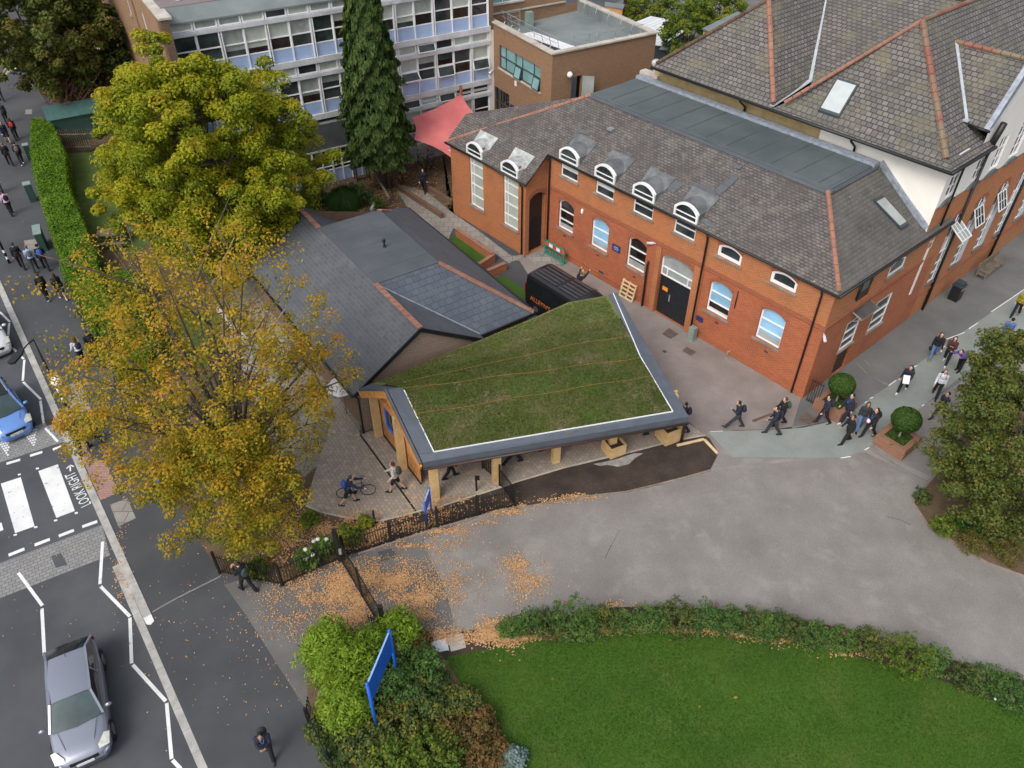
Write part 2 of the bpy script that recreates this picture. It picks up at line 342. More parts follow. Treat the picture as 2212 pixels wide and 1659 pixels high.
L_silver = leaf_from('silver blue foliage', [(.12,.19,.18),(.2,.29,.27),(.3,.4,.38)])
L_reed = leaf_from('reed foliage', [(.03,.07,.015),(.05,.12,.02),(.08,.17,.03)])
L_grassb = leaf_from('straw grass foliage', [(.12,.13,.03),(.22,.20,.05),(.30,.24,.08)])
# ---------------------------------------------------------------- ground, road, paving
def sheet(name, pts, mat, z, uvdir=None, kind='structure', label=None):
    mb = MB(); p = [Vector((q[0], q[1], z)) for q in pts]
    area = sum(p[i].x*p[(i+1)%len(p)].y - p[(i+1)%len(p)].x*p[i].y for i in range(len(p)))
    if area < 0: p = p[::-1]
    mb.poly(p)
    o = mb.build(name, mat, uvdir=uvdir)
    if kind: o['kind'] = kind
    return o
def flat(name, pts, mat, z, uvdir=None):
    """sheet, tessellated so it faces up"""
    o = sheet(name, pts, mat, z, uvdir)
    me = o.data
    if me.polygons and me.polygons[0].normal.z < 0: me.flip_normals()
    return o
def slab(name, pts, mat, z0, z1, uvdir=None):
    p = [Vector((q[0], q[1], z0)) for q in pts]
    area = sum(p[i].x*p[(i+1)%len(p)].y - p[(i+1)%len(p)].x*p[i].y for i in range(len(p)))
    if area < 0: p = p[::-1]
    n = len(p); mb = MB(); top = [q+Vector((0,0,z1-z0)) for q in p]
    mb.poly(top)
    for i in range(n): mb.face([p[i], p[(i+1)%n], top[(i+1)%n], top[i]])
    o = mb.build(name, mat, uvdir=uvdir); o['kind'] = 'structure'; return o
flat('ground', [(-500,-200,0),(500,-200,0),(500,600,0),(-500,600,0)], M_pave, -.13)
K1 = P('r5', 395, 1095); K2 = P('r9', 925, 775); KD = (K1-K2); KD.z = 0; KD.normalize(); KN = Vector((-KD.y, KD.x, 0))   # KN points to the road
DK1 = P('r9', 712, 430); DK2 = P('r9', 1245, 1655); DKD = (DK1-DK2).normalized()
SD = KD
rd = [K2+KD*200+KN*.3, K2+KD*200+KN*13, K2-KD*60+KN*13, K2-KD*60+KN*.3-KN*3]
flat('road', [K2+KD*160-KN*.5, K2+KD*160+KN*11.5, K2-KD*40+KN*11.5, K2-KD*40-KN*3.5], M_road, -.10)
slab('opposite_pavement', [K2+KD*160+KN*11.5, K2+KD*160+KN*40, K2-KD*40+KN*40, K2-KD*40+KN*11.5], M_pave, -.12, 0)
kend = K2 + KN*0
slab('pavement', [K2+KD*170-KN*.0, K2+KN*0, DK1-DKD*((DK1-K2).dot(DKD)), DK2-DKD*30, Vector((60,-20,0)), Vector((160,60,0)), Vector((160,260,0)), Vector((-120,260,0))], M_pave, -.12, 0)
# kerbs: raised granite kerb with painted white end, then dropped kerb along the crossover
def kerb(name, a, dr, length, wd, z0, z1, step, mat, side):
    mb = MB(); n = int(length/step)
    for i in range(n):
        p = a + dr*(i*step+.004); q = a + dr*((i+1)*step-.008); s = side*wd
        mb.prism([Vector((p.x,p.y,z0)), Vector((q.x,q.y,z0)), Vector((q.x+s.x,q.y+s.y,z0)), Vector((p.x+s.x,p.y+s.y,z0))], (0,0,z1-z0+random.uniform(-.003,.003)))
    o = mb.build(name, mat); o['kind'] = 'structure'; return o
kerb('kerb', K2+KD*.35+Vector((0,0,0)), KD, 120, .30, -.12, .022, .915, M_kerb, KN)
mb = MB(); e = [K2+KD*.34, K2+KD*.34+KN*.30, K2+KN*.28-KD*.0, K2+KN*.15-KD*.10, K2-KD*.02]
mb.prism([Vector((p.x,p.y,-.12)) for p in e], (0,0,.145)); mb.build('kerb_end', M_kerbw)['kind'] = 'structure'
kerb('dropped_kerb', DK1+Vector((0,0,0))+ (-DKD*0), -DKD, 28, .26, -.12, -.035, .915, M_kerb, Vector((-DKD.y, DKD.x, 0)))
# yards and paths, each a sheet a few millimetres above the one below
flat('driveway', PL('r10', [(0,740),(420,1400),(560,1700)]) + [Vector((12,8,0)), Vector((30,12,0)), Vector((30,25,0))] + PL('r10', [(1300,300),(1000,-50),(820,330),(560,430),(330,545),(215,575),(-10,520),(-130,560)]), M_drive, .004)
flat('forecourt', PL('r10', [(1240,860),(1215,640),(1060,300)]) + PL('r10', [(1300,180),(1720,80)]) + PL('r11', [(300,60),(700,0)]) + PL('n3', [(1200,560),(1269,470)]) + PL('r8', [(0,1370),(700,1375),(900,1275),(1205,1035),(1500,850)]) + [Vector((60,45,0)), Vector((60,8,0)), Vector((20,4,0))], M_yard, .008)
flat('courtyard', [AB(-31.3,29.9), AB(-12.6,29.9), AB(-11.6,27.6)] + PL('r8', [(520,1150),(250,1190),(0,1195)]) + PL('r7', [(1400,1210),(1270,1140)]) + [P('n1',1240,420), P('n1',1150,280), P('n1',1100,270)], M_court, .008)
flat('courtyard_apron', PL('n3', [(1050,250),(1330,330),(1330,560),(1190,600),(1180,380)]), M_court, .006)
flat('school_yard', [AB(-12.6,29.9), AB(-12.6,75), AB(30,75), P('r8',1858,1900), P('r8',1280,1500), P('r8',1205,1035), P('r8',520,1150), AB(-11.6,27.6)], M_dark_yard, .004)
gp = PL('r7', [(1400,1205)]) + PL('r8', [(0,1200),(250,1192),(430,1180),(560,1150),(700,1100),(830,1015),(865,985),(985,905),(1150,780),(1430,580),(1858,290),(2300,-40),(2700,-40),(1858,560),(1530,790),(1205,1035),(1100,1120),(895,1275),(840,1315),(700,1375),(0,1370)]) + PL('r7', [(1560,1370)])
flat('green_path', gp, M_green_path, .012)
def dash(mb, c, a, b, wd, z=.018):
    wd = wd*.6
    p, q = P(c, *a), P(c, *b); p.z = q.z = z; d = (q-p).normalized(); s = Vector((-d.y, d.x, 0))*wd/2
    mb.face([p-s, q-s, q+s, p+s])
mb = MB()
for a, b in [((825,1020),(842,1010)),((858,992),(880,982)),((980,908),(1030,872)),((1145,785),(1165,778)),((1355,607),(1475,562)),((1500,540),(1560,500)),((1645,430),(1858,285)),((670,1377),(735,1367)),((825,1325),(855,1308)),((885,1280),(905,1268)),((1195,1040),(1210,1030)),((1330,660),(1345,652)),((1290,700),(1300,694))]: dash(mb, 'r8', a, b, .09)
dash(mb, 'r7', (1420,1205), (1500,1203), .06)
tag(mb.build('path_edge_lines', M_paint), kind='structure')
# worn bay markings by the red brick corner
mb = MB()
for a, b in [((825,740),(860,780)),((770,760),(840,830)),((900,860),(965,905)),((950,885),(985,905)),((880,770),(920,785))]: dash(mb, 'r8', a, b, .05)
tag(mb.build('worn_yard_lines', plain('pale worn lines', (.30,.30,.22), .9)), kind='structure')
flat('garden_ground', [P('r5',470,130), P('r1',330,780), P('r1',700,700), CD(7,-51.5), CD(28.9,-51.3), CD(28.9,-43.5), AB(-38.9,38), AB(-38.6,28.2), P('r3',-320,950), P('n1',870,190), P('n1',1170,420), P('n1',1000,600), P('r6',760,1180), P('n4',120,290), P('r10',560,410), P('r10',215,560), P('r10',20,525), P('r9',1320,490), P('r5',900,1300), P('r5',770,830)], M_garden, .008)
flat('garden_ground', PL('n4', [(60,255),(100,288),(180,322),(300,347),(400,362),(480,368),(420,420),(300,545),(250,560),(0,520),(-80,300)]), M_garden, .0095)
flat('side_lawn', PL('r1', [(430,1000),(600,985),(800,1000),(1000,1500),(900,1659),(640,1600),(520,1420),(440,1200)]), M_grass, .014)
flat('nursery_lawn', PL('r5', [(620,260),(1000,420),(1500,440),(1640,600),(1560,760),(1200,800),(800,800),(700,560)]), M_grass, .014)
flat('nursery_paving', PL('r5', [(1420,350),(1680,180),(1900,520)]) + PL('r6', [(380,700),(700,1000),(745,1190),(380,1500),(150,1300),(-20,830),(-160,600)]), M_slab, .016)
ar = R(-58)
flat('paved_plaza', PL('n4', [(100,285),(180,320),(300,345),(400,360),(480,365),(600,338),(700,310),(790,290),(1000,225),(1140,180)]) + PL('n3', [(130,630),(400,550),(560,510),(800,455),(1010,400),(1180,370),(1085,300)]) + [Vector((7.5,27.6,0)), Vector((5.0,31.5,0))] + [EN(3.5,-.1), EN(-3.6,-.1)] + PL('n2', [(60,560)]) + PL('r6', [(600,1010),(440,1500),(400,1640)]), M_block, .020, uvdir=(math.cos(ar), math.sin(ar), 0))
mb = MB()
for a, b in [((60,575),(330,945))]:
    p, q = P('n2', *a), P('n2', *b); q = p+(q-p)*1.55; p.z = q.z = .027; d = (q-p).normalized(); s = Vector((-d.y,d.x,0))*.04; mb.face([p-s,q-s,q+s,p+s])
tag(mb.build('drain_channel', M_black), kind='structure')
mb = MB(); pts = PL('n4', [(100,285),(180,320),(300,345),(400,360),(480,365),(600,338),(700,310),(790,290),(1000,225),(1140,180)]) + PL('n3', [(130,630),(400,550),(560,510),(800,455),(1010,400),(1180,370)])
for p, q in zip(pts[:-1], pts[1:]):
    d = (q-p).normalized(); s = Vector((-d.y,d.x,0))*.04; mb.prism([p-s,q-s+d*.02,q+s+d*.02,p+s], (0,0,.030))
tag(mb.build('plaza_edging', M_coping), kind='structure')
# soil bed beside the canopy, rose border, lawn
flat('soil_bed', PL('n3', [(130,632),(400,552),(560,520),(800,460),(1010,405),(1180,375),(1205,385),(1255,470),(1210,560),(1080,600),(870,650),(740,680),(560,700),(350,735),(140,770),(0,800)]) + PL('n4', [(1100,300),(985,335),(780,395),(540,470),(370,528),(290,545),(250,470),(330,345),(480,370),(790,292),(1140,182)]), M_earth, .024)
grit = flat('cement_spill', PL('n3', [(560,530),(640,515),(700,500),(790,470),(840,470),(790,500),(760,530),(700,545),(640,535),(600,540)]), ground_mat('cement dust', (.20,.19,.18), (.36,.35,.34), 2.5, 20), .028)
lawn = PL('r10', [(1190,1000),(1250,985),(1400,955),(1560,925)]) + PL('r11', [(0,925),(100,912),(300,872),(600,842),(900,832),(1200,836),(1500,850)]) + PL('r12', [(0,850),(200,880),(400,925),(700,985),(1000,1065),(1300,1160),(1500,1232),(1720,1315),(2100,1480)]) + [Vector((22,3,0)), Vector((-2,3,0))] + PL('r10', [(1760,1720),(1560,1560),(1480,1400),(1300,1170)])
flat('lawn', lawn, M_lawn, .016)
flat('rose_border', PL('r10', [(1190,1000),(1100,985),(1090,880),(1300,835),(1550,795)]) + PL('r11', [(0,805),(200,762),(500,722),(760,690),(1000,688),(1300,700),(1700,735)]) + PL('r12', [(190,735),(500,790),(700,835),(950,905),(1400,1040),(1720,1130),(2100,1260),(2100,1500),(1720,1317)]) + PL('r12', [(1500,1234),(1300,1162),(1000,1067),(700,987),(400,927),(200,882),(0,852)]) + PL('r11', [(1500,852),(1200,838),(900,834),(600,844),(300,874),(100,914),(0,927)]) + PL('r10', [(1560,927),(1400,957)]), M_earth, .012)
flat('corner_bed', PL('r10', [(1190,1000),(1300,1170),(1480,1400),(1560,1560),(1760,1720),(560,1720),(510,1659),(380,1390),(370,1200),(360,900),(480,780),(820,870),(1090,880)]), M_garden, .014)
flat('tree_bed', PL('r8', [(1330,1430),(1245,1530),(1140,1659)]) + PL('r12', [(1060,80),(1140,200),(1350,340),(1500,430),(1720,510),(2100,600)]) + [P('r8',2300,1500), P('r8',2300,900), P('r8',1500,1150)], M_garden, .012)
def edging(name, pts, wd=.07, h=.05, mat=None):
    mb = MB()
    for p, q in zip(pts[:-1], pts[1:]):
        d = (q-p).normalized(); s = Vector((-d.y,d.x,0))*wd/2; mb.prism([p-s,q-s+d*.01,q+s+d*.01,p+s], (0,0,h))
    return tag(mb.build(name, mat or M_sill), kind='structure')
edging('bed_edging', PL('r10', [(1100,880),(1300,835),(1545,795)]) + PL('r11', [(200,762),(500,722),(760,690),(1000,688),(1300,700),(1700,735)]) + PL('r12', [(190,735),(500,790),(700,835),(950,905),(1400,1040),(1720,1130)]))
edging('bed_edging', PL('r8', [(1330,1430),(1245,1530),(1140,1659)]) + PL('r12', [(1060,80),(1140,200),(1350,340),(1500,430),(1720,510)]), .09)
edging('bed_edging', PL('n4', [(370,535),(540,480),(780,405),(985,345),(1180,295)]) + PL('n3', [(140,775),(350,740),(560,705),(740,685),(870,655),(1080,602),(1210,565)]), .07, .06)
edging('bed_edging', PL('r10', [(380,1390),(440,1510),(510,1659),(560,1760)]), .12, .10)
# path of grey slabs past the red brick building
flat('slab_path', PL('r2', [(1060,1210),(1180,1250),(1340,1380),(1500,1490),(1720,1659)]) + [AB(-31.4,28.0)] + PL('r7', [(230,75),(340,160),(440,115),(330,45)]) + [AB(-31.3,27.9)] + PL('n1', [(1105,290),(985,200),(880,145),(860,190),(815,160),(700,70)]) + PL('r2', [(980,1240),(960,1200)]), M_slab, .020)
for nm, pts in [('planting_strip', PL('n1', [(862,190),(885,175),(980,235),(1040,262),(985,290),(930,250)])), ('planting_strip', PL('n1', [(1050,345),(1090,345),(1170,395),(1170,440),(1100,400)]))]:
    flat(nm, pts, M_lawn, .024)
# pavement details
flat('pale_paving', PL('r5', [(420,905),(525,880),(590,1060),(470,1100)]), M_slab, .008)
flat('pale_paving', PL('r9', [(660,80),(765,40),(815,160),(710,210)]), M_slab, .008)
flat('pale_paving', PL('r1', [(155,1560),(250,1545),(270,1620),(170,1640)]), M_slab, .008)
flat('pale_paving', PL('r1', [(165,535),(215,530),(215,565),(165,568)]), M_slab, .008)
flat('pale_paving', PL('r1', [(165,710),(210,708),(205,740),(163,740)]), M_slab, .008)
flat('pale_paving', PL('r1', [(130,300),(235,250),(225,455),(60,468),(20,520)]), M_slab, .008)
flat('tactile_paving', PL('r5', [(470,1290),(540,1270),(600,1380),(690,1415),(770,1600),(650,1650),(560,1440)]), M_tact, .008)
edging('bed_edging', PL('r9', [(915,722),(1060,640),(1200,570),(1320,510)]), .06, .008, plain('pale joint', (.22,.22,.22), .9))
# road markings and raised block paved bands
ZR = -.10
def rz(pts, z=ZR+.006): return [Vector((p.x, p.y, z)) for p in pts]
def hump(pts_c):
    a, b, c, d = [Vector((p.x, p.y, ZR+.002)) for p in pts_c]
    return flat('block_paved_band', [a,b,c,d], M_hump, ZR+.004, uvdir=(b-a).normalized())
def bandline(c1, p1, c2, p2, ext):
    a, b = P(c1,*p1,ZR), P(c2,*p2,ZR); d = (b-a).normalized(); return a-d*ext, b
t1 = bandline('r5',(0,1262),'r5',(392,1105),6); b1 = bandline('r5',(0,1405),'r5',(440,1262),6)
hump([t1[0], t1[1], b1[1], b1[0]])
t2 = bandline('r9',(0,430),'r9',(612,200),6); b2 = bandline('r9',(0,640),'r9',(660,385),6)
hump([t2[0], t2[1], b2[1], b2[0]])
mk = MB(); zz = ZR+.010
def quad(c, pts): mk.face([Vector((p.x,p.y,zz)) for p in PL(c, pts, ZR)])
quad('d', [(2,1045),(45,1031),(75,1137),(33,1152)]); quad('d', [(83,1018),(125,1003),(162,1104),(122,1119)])
quad('d', [(-78,1072),(-37,1058),(-6,1168),(-48,1182)]); 
for q in [[(232,1441),(252,1437),(254,1447),(234,1451)],[(116,1480),(134,1476),(136,1486),(118,1490)]]: quad('r5', q)
for q in [[(80,260),(100,253),(104,262),(84,268)],[(203,212),(222,207),(226,217),(207,222)],[(322,172),(342,166),(346,176),(326,182)],[(448,126),(466,122),(469,132),(451,137)]]: quad('r9', q)
def stroke(c, a, b, wd):
    p, q = P(c,*a,ZR), P(c,*b,ZR); p.z = q.z = zz; d = (q-p).normalized(); s = Vector((-d.y,d.x,0))*wd/2; mk.face([p-s,q-s,q+s,p+s])
for a, b in [((42,1413),(132,1387)),((195,1362),(275,1337)),((343,1322),(400,1300))]: stroke('r5', a, b, .17)
for a, b in [((52,383),(147,345)),((208,322),(300,287)),((353,268),(444,233)),((494,212),(584,180))]: stroke('r9', a, b, .17)
for a, b in [((0,430),(65,495)),((60,503),(50,630)),((58,638),(155,735)),((158,740),(148,875)),((150,883),(266,996)),((262,1005),(283,1152)),((293,1182),(375,1270))]: stroke('r5', a, b, .11)
for a, b in [((616,302),(600,556)),((602,568),(780,750)),((780,758),(790,1032)),((797,1040),(995,1258)),((1000,1270),(1030,1605)),((1035,1612),(1085,1665)),((110,488),(255,685)),((252,703),(267,982)),((0,190),(12,235))]: stroke('r9', a, b, .12)
for cx_, cy_, wx in [(200,1195,100),(30,1260,80)]:     # "dragon teeth" made of little white blocks
    for i in range(7):
        wv = wx*(1-i/8)
        for k in range(max(1, int(wv/16))):
            x0 = cx_-wv/2+k*16+i*4; y0 = cy_+i*16-(x0-cx_)*.28; quad('r5', [(x0,y0),(x0+12,y0-3),(x0+14,y0+8),(x0+2,y0+11)])
tag(mk.build('road_markings', M_paint), kind='structure')
mb = MB()
for a, b in [((20,470),(150,290)),((34,484),(160,306))]: dash(mb, 'r1', a, b, .1, .02)
tag(mb.build('double_yellow_lines', plain('yellow road paint', (.65,.52,.22), .8)), kind='structure')
def text_mesh(txt, size, mat, extrude=0.0, name='lettering'):
    cu = bpy.data.curves.new(name, 'FONT'); cu.body = txt; cu.size = size; cu.extrude = extrude; cu.align_x = 'CENTER'; cu.align_y = 'CENTER'; cu.resolution_u = 3
    to = bpy.data.objects.new('tmp', cu); COL.objects.link(to)
    dg = bpy.context.evaluated_depsgraph_get(); me = bpy.data.meshes.new_from_object(to.evaluated_get(dg)); bpy.data.objects.remove(to)
    me.materials.clear(); me.materials.append(mat); me.name = name
    o = bpy.data.objects.new(name, me); COL.objects.link(o); return o
def place_text(o, org, xdir, ydir, sx=1, sy=1):
    X = Vector(xdir).normalized(); Y = Vector(ydir); Y = (Y - X*Y.dot(X)).normalized(); Z = X.cross(Y)
    o.matrix_world = Matrix(((X.x*sx,Y.x*sy,Z.x,org.x),(X.y*sx,Y.y*sy,Z.y,org.y),(X.z*sx,Y.z*sy,Z.z,org.z),(0,0,0,1))); return o
a, b = P('r9',522,85,ZR), P('r5',455,1475,ZR); m = (a+b)/2; dirx = (b-a); lw = dirx.length
t = text_mesh('LOOK RIGHT', .62, M_paint, 0, 'look_right_lettering'); t['kind'] = 'structure'
dx = t.dimensions.x if t.dimensions.x > 0 else 3.4
xs = [v.co.x for v in t.data.vertices]; sc = lw/(max(xs)-min(xs))
place_text(t, Vector((m.x, m.y, zz+.002)), dirx, Vector((-dirx.y, dirx.x, 0)), sc, 1.0)
mk = MB(); zz2 = zz
p = P('r5',457,1462,ZR); q = P('r5',455,1432,ZR); dd = (q-p).normalized(); sd = Vector((-dd.y,dd.x,0))
for u, v, wd in [((0,0),(.42,0),.06),((.42,0),(.24,.15),.06),((.42,0),(.24,-.15),.06)]:
    A_, B_ = p+dd*u[0]+sd*u[1], p+dd*v[0]+sd*v[1]; A_.z = B_.z = zz+.002; d_ = (B_-A_).normalized(); s_ = Vector((-d_.y,d_.x,0))*wd/2; mk.face([A_-s_,B_-s_,B_+s_,A_+s_])
tag(mk.build('road_arrow', M_paint), kind='structure')
def cover(c, pts, label, name='drain_cover', mat=None, z=.022):
    o = flat(name, PL(c, pts), mat or M_iron, z); del o['kind']; return tag(o, label, 'drain cover')
cover('c3', [(70,955),(150,890),(250,958),(165,1010)], 'large rusty drain cover in front of the black double doors')
cover('c3', [(288,1135),(340,1095),(445,1150),(385,1195)], 'square rusty cover in the courtyard beyond the small green grating')
cover('c3', [(70,1140),(90,1125),(128,1145),(105,1165)], 'tiny dark green grating set in the pinkish courtyard asphalt', 'drain_grating', M_green)
cover('r7', [(605,290),(625,272),(688,285),(680,315)], 'rusty cover in the asphalt behind the black van')
cover('r8', [(395,1130),(440,1080),(530,1120),(480,1175)], 'dark rusty square cover beside the nearest topiary planter')
cover('r5', [(285,1125),(340,1105),(355,1140),(298,1160)], 'gully grating in the road gutter by the striped crossing pole', 'gully_grating', M_brownm, -.085)
cover('r10', [(790,365),(880,340),(905,395),(815,420)], 'round edged worn access cover in leaf covered driveway by gate', 'access_cover', M_pave, .022)
flat('kitchen_slabs', PL('r10', [(1112,905),(1205,885),(1220,955),(1122,975)]), M_conc, .05)
flat('kitchen_slabs', PL('r10', [(1210,880),(1300,855),(1322,940),(1232,965)]), M_coping, .05)

# seams and repairs in the tarmac
seam = plain('tar seam', (.075,.070,.066), .9, 0, .3, 4)
mb = MB()
for c, pts in (('r10', [(1060,285),(1100,370),(1140,450),(1190,590),(1225,700),(1240,800)]), ('r8', [(850,1310),(980,1390),(1120,1470),(1240,1530)]), ('r11', [(770,230),(720,320),(680,400)]), ('r12', [(900,150),(980,170),(1040,200)])):
    q = PL(c, pts, .0125)
    for a, b in zip(q[:-1], q[1:]):
        d = (b-a).normalized(); s = Vector((-d.y,d.x,0))*random.uniform(.006,.014); mb.face([a-s,b-s,b+s,a+s])
tag(mb.build('tarmac_seams', seam), kind='structure')
flat('tarmac_repair', PL('r10', [(790,345),(850,330),(905,365),(900,410),(830,420),(785,385)]), M_drive, .0105)
flat('tarmac_repair', PL('n4', [(1000,250),(1010,245)])+PL('r8', [(860,1310),(1260,1500),(1235,1530),(830,1340)]), ground_mat('pale tarmac strip', (.20,.185,.17), (.27,.25,.235), .8, 40), .0115)
flat('tarmac_repair', PL('r9', [(300,380),(360,360),(400,430),(330,450)], 0), M_road, -.093)
# ---------------------------------------------------------------- wall with openings
def wall_open(org, dr, outline, holes, depth, thick_n):
    """org + dr*s + z ; outline/holes lists of (s,z); thick_n: inward unit normal. returns MB"""
    org, dr, n = Vector(org), Vector(dr), Vector(thick_n)
    W = lambda s, z: org + dr*s + Vector((0,0,z))
    mb = MB()
    loops = [[W(*p) for p in outline]] + [[W(*p) for p in h] for h in holes]
    flatp = [p for l in loops for p in l]; tr = geometry.tessellate_polygon(loops)
    fs = []
    for t in tr:
        a, b, c = (flatp[i] for i in t)
        fs.append(t if (b-a).cross(c-a).dot(n) < 0 else t[::-1])
    mb.mesh(flatp, fs)
    for h in holes:
        pts = [W(*p) for p in h]; m = len(pts)
        ctr = sum(pts, Vector())/m
        for i in range(m):
            p, q = pts[i], pts[(i+1)%m]; f = [p, q, q+n*depth, p+n*depth]
            nn = (f[1]-f[0]).cross(f[2]-f[0]); 
            if nn.dot(ctr-p) < 0: f = f[::-1]
            mb.face(f)
    return mb
def arch(s0, s1, z0, z1, rise, n=8):
    """opening with a segmental head: rise = height of arc"""
    pts = [(s0, z0), (s1, z0)]
    w = (s1-s0)/2; r = (w*w+rise*rise)/(2*rise); cz = z1-r; th = math.asin(min(1, w/r))
    for i in range(n+1):
        t = th - 2*th*i/n; pts.append(((s0+s1)/2 + r*math.sin(t), cz + r*math.cos(t)))
    return pts
def rect(s0, s1, z0, z1): return [(s0,z0),(s1,z0),(s1,z1),(s0,z1)]
def inset(h, d):
    cx_ = sum(p[0] for p in h)/len(h); cz_ = (min(p[1] for p in h)+max(p[1] for p in h))/2
    w = (max(p[0] for p in h)-min(p[0] for p in h))/2; hh = (max(p[1] for p in h)-min(p[1] for p in h))/2
    return [(cx_+(p[0]-cx_)*(w-d)/w, cz_+(p[1]-cz_)*(hh-d)/hh) for p in h]
def window(org, dr, n, hole, parent, rails=(), mulls=(), fw=.06, rec=.1, glass=None, splits=None, sill=True, sillm=None, name='window', sillw=.12, frame_m=None, label=None):
    """frame ring + rails as one mesh; pane(s) as sub-parts; splits=[(z0,z1,material)] paints the panes behind"""
    org, dr, n = Vector(org), Vector(dr), Vector(n); up = Vector((0,0,1))
    W = lambda s, z, d=0: org + dr*s + up*z + n*d
    inn = inset(hole, fw); m = len(hole); mb = MB()
    for i in range(m):
        j = (i+1)%m
        a, b, c_, d_ = W(*hole[i], rec), W(*hole[j], rec), W(*inn[j], rec), W(*inn[i], rec)
        q = [a, b, c_, d_]
        if (b-a).cross(c_-a).dot(n) > 0: q = q[::-1]
        mb.face(q); e, f = W(*inn[i], rec+.05), W(*inn[j], rec+.05); mb.face([d_, c_, f, e])
    s0, s1 = min(p[0] for p in hole), max(p[0] for p in hole); z0, z1 = min(p[1] for p in hole), max(p[1] for p in hole)
    for z in rails: mb.bar(W(s0+fw*.4, z, rec+.012), W(s1-fw*.4, z, rec+.012), .05, fw*.95)
    for s in mulls: mb.bar(W(s, z0+fw*.4, rec+.010), W(s, z1-fw*.4, rec+.010), fw*.9, .045, up=dr if False else (0,0,1))
    fo = mb.build(name, frame_m or M_white, parent)
    if label: fo['label'] = label
    splits = splits or [(z0, z1, glass or M_glass)]
    for a, b, gm in splits:
        lo, hi = max(a, z0), min(b, z1)
        pts = []
        for i in range(m):          # clip the outline to lo..hi
            p, q = inn[i], inn[(i+1)%m]
            if lo-1e-6 <= p[1] <= hi+1e-6: pts.append(p)
            for L in (lo, hi):
                if (p[1]-L)*(q[1]-L) < 0: t = (L-p[1])/(q[1]-p[1]); pts.append((p[0]+(q[0]-p[0])*t, L))
        if len(pts) < 3: continue
        c0 = (sum(p[0] for p in pts)/len(pts), sum(p[1] for p in pts)/len(pts)); pts.sort(key=lambda p: math.atan2(p[1]-c0[1], p[0]-c0[0]))
        g = MB(); q = [W(*p, rec+.045) for p in pts]
        if (q[1]-q[0]).cross(q[2]-q[0]).dot(n) > 0: q = q[::-1]
        g.face(q); g.build('pane', gm, fo)
    if sill:
        sm = MB(); sm.prism([W(s0-.12, z0-.11, -.09), W(s1+.12, z0-.11, -.09), W(s1+.12, z0-.11, rec+.0), W(s0-.12, z0-.11, rec+.0)], (0,0,sillw-.012))
        sm.build('sill', sillm or M_sill, fo)
    return fo
def arch_band(org, dr, n, hole, wd, proud, parent, name='brick_arch', mat=None, legs=False):
    org, dr, n = Vector(org), Vector(dr), Vector(n); up = Vector((0,0,1)); W = lambda s, z, d=0: org + dr*s + up*z + n*d
    pts = hole[2:]; mb = MB(); cx_ = (hole[0][0]+hole[1][0])/2
    out = []
    for i, p in enumerate(pts):
        a = pts[max(i-1,0)]; b = pts[min(i+1,len(pts)-1)]; t = Vector((b[0]-a[0], b[1]-a[1])).normalized(); nn = Vector((t.y, -t.x))
        if nn.y < 0: nn = -nn
        out.append((p[0]+nn.x*wd, p[1]+nn.y*wd))
    for i in range(len(pts)-1):
        q = [W(*pts[i], -proud), W(*pts[i+1], -proud), W(*out[i+1], -proud), W(*out[i], -proud)]
        if (q[1]-q[0]).cross(q[2]-q[0]).dot(n) > 0: q = q[::-1]
        mb.face(q); mb.face([W(*out[i], -proud), W(*out[i+1], -proud), W(*out[i+1], .0), W(*out[i], .0)]); mb.face([W(*pts[i], -proud), W(*pts[i+1], -proud), W(*pts[i+1], .0), W(*pts[i], .0)])
    return mb.build(name, mat or M_arch, parent)
def pipe(pts, r, parent, name='downpipe', mat=None, n=8):
    return MB().tube(pts, r, n).build(name, mat or M_black, parent, smooth=True)
# ---------------------------------------------------------------- red brick schoolhouse (local axes a,b)
SB = empty('brick_schoolhouse', AB(-22, 33, 0), 0, 'two storey orange brick schoolhouse with arched windows and six round topped dormers', 'building')
SBP = Matrix.Translation(-SB.location)
class Under:
    """collects children built in world space and re-seats them under a thing"""
    def __init__(s, root): s.root = root; s.before = set(bpy.data.objects)
    def done(s):
        inv = Matrix.Translation(-Vector(s.root.location))
        for o in set(bpy.data.objects)-s.before:
            if o.parent == s.root and o.type == 'MESH':
                o.data.transform(Matrix.Identity(4)) if False else None
                o.location = o.location - s.root.location
u = Under(SB)
def up3(p): return Vector(p)
N_in = BV.copy()                 # into the building from the long facade
ZE = 6.2
low = [(-30.22,-28.93),(-27.43,-26.1),(-24.6,-23.27),(-18.92,-17.55),(-15.81,-14.42)]
upw = [(-30.16,-28.80),(-27.35,-25.99),(-24.55,-23.18),(-21.72,-20.36)]
lowh = [arch(a, b, 1.92, 3.86, .26) for a, b in low]
smallh = [arch(a, b, 5.25, 6.02, .22) for a, b in [(-18.90,-17.48),(-15.79,-14.37)]]
doorh = arch(-22.2, -20.0, .02, 3.92, .30)
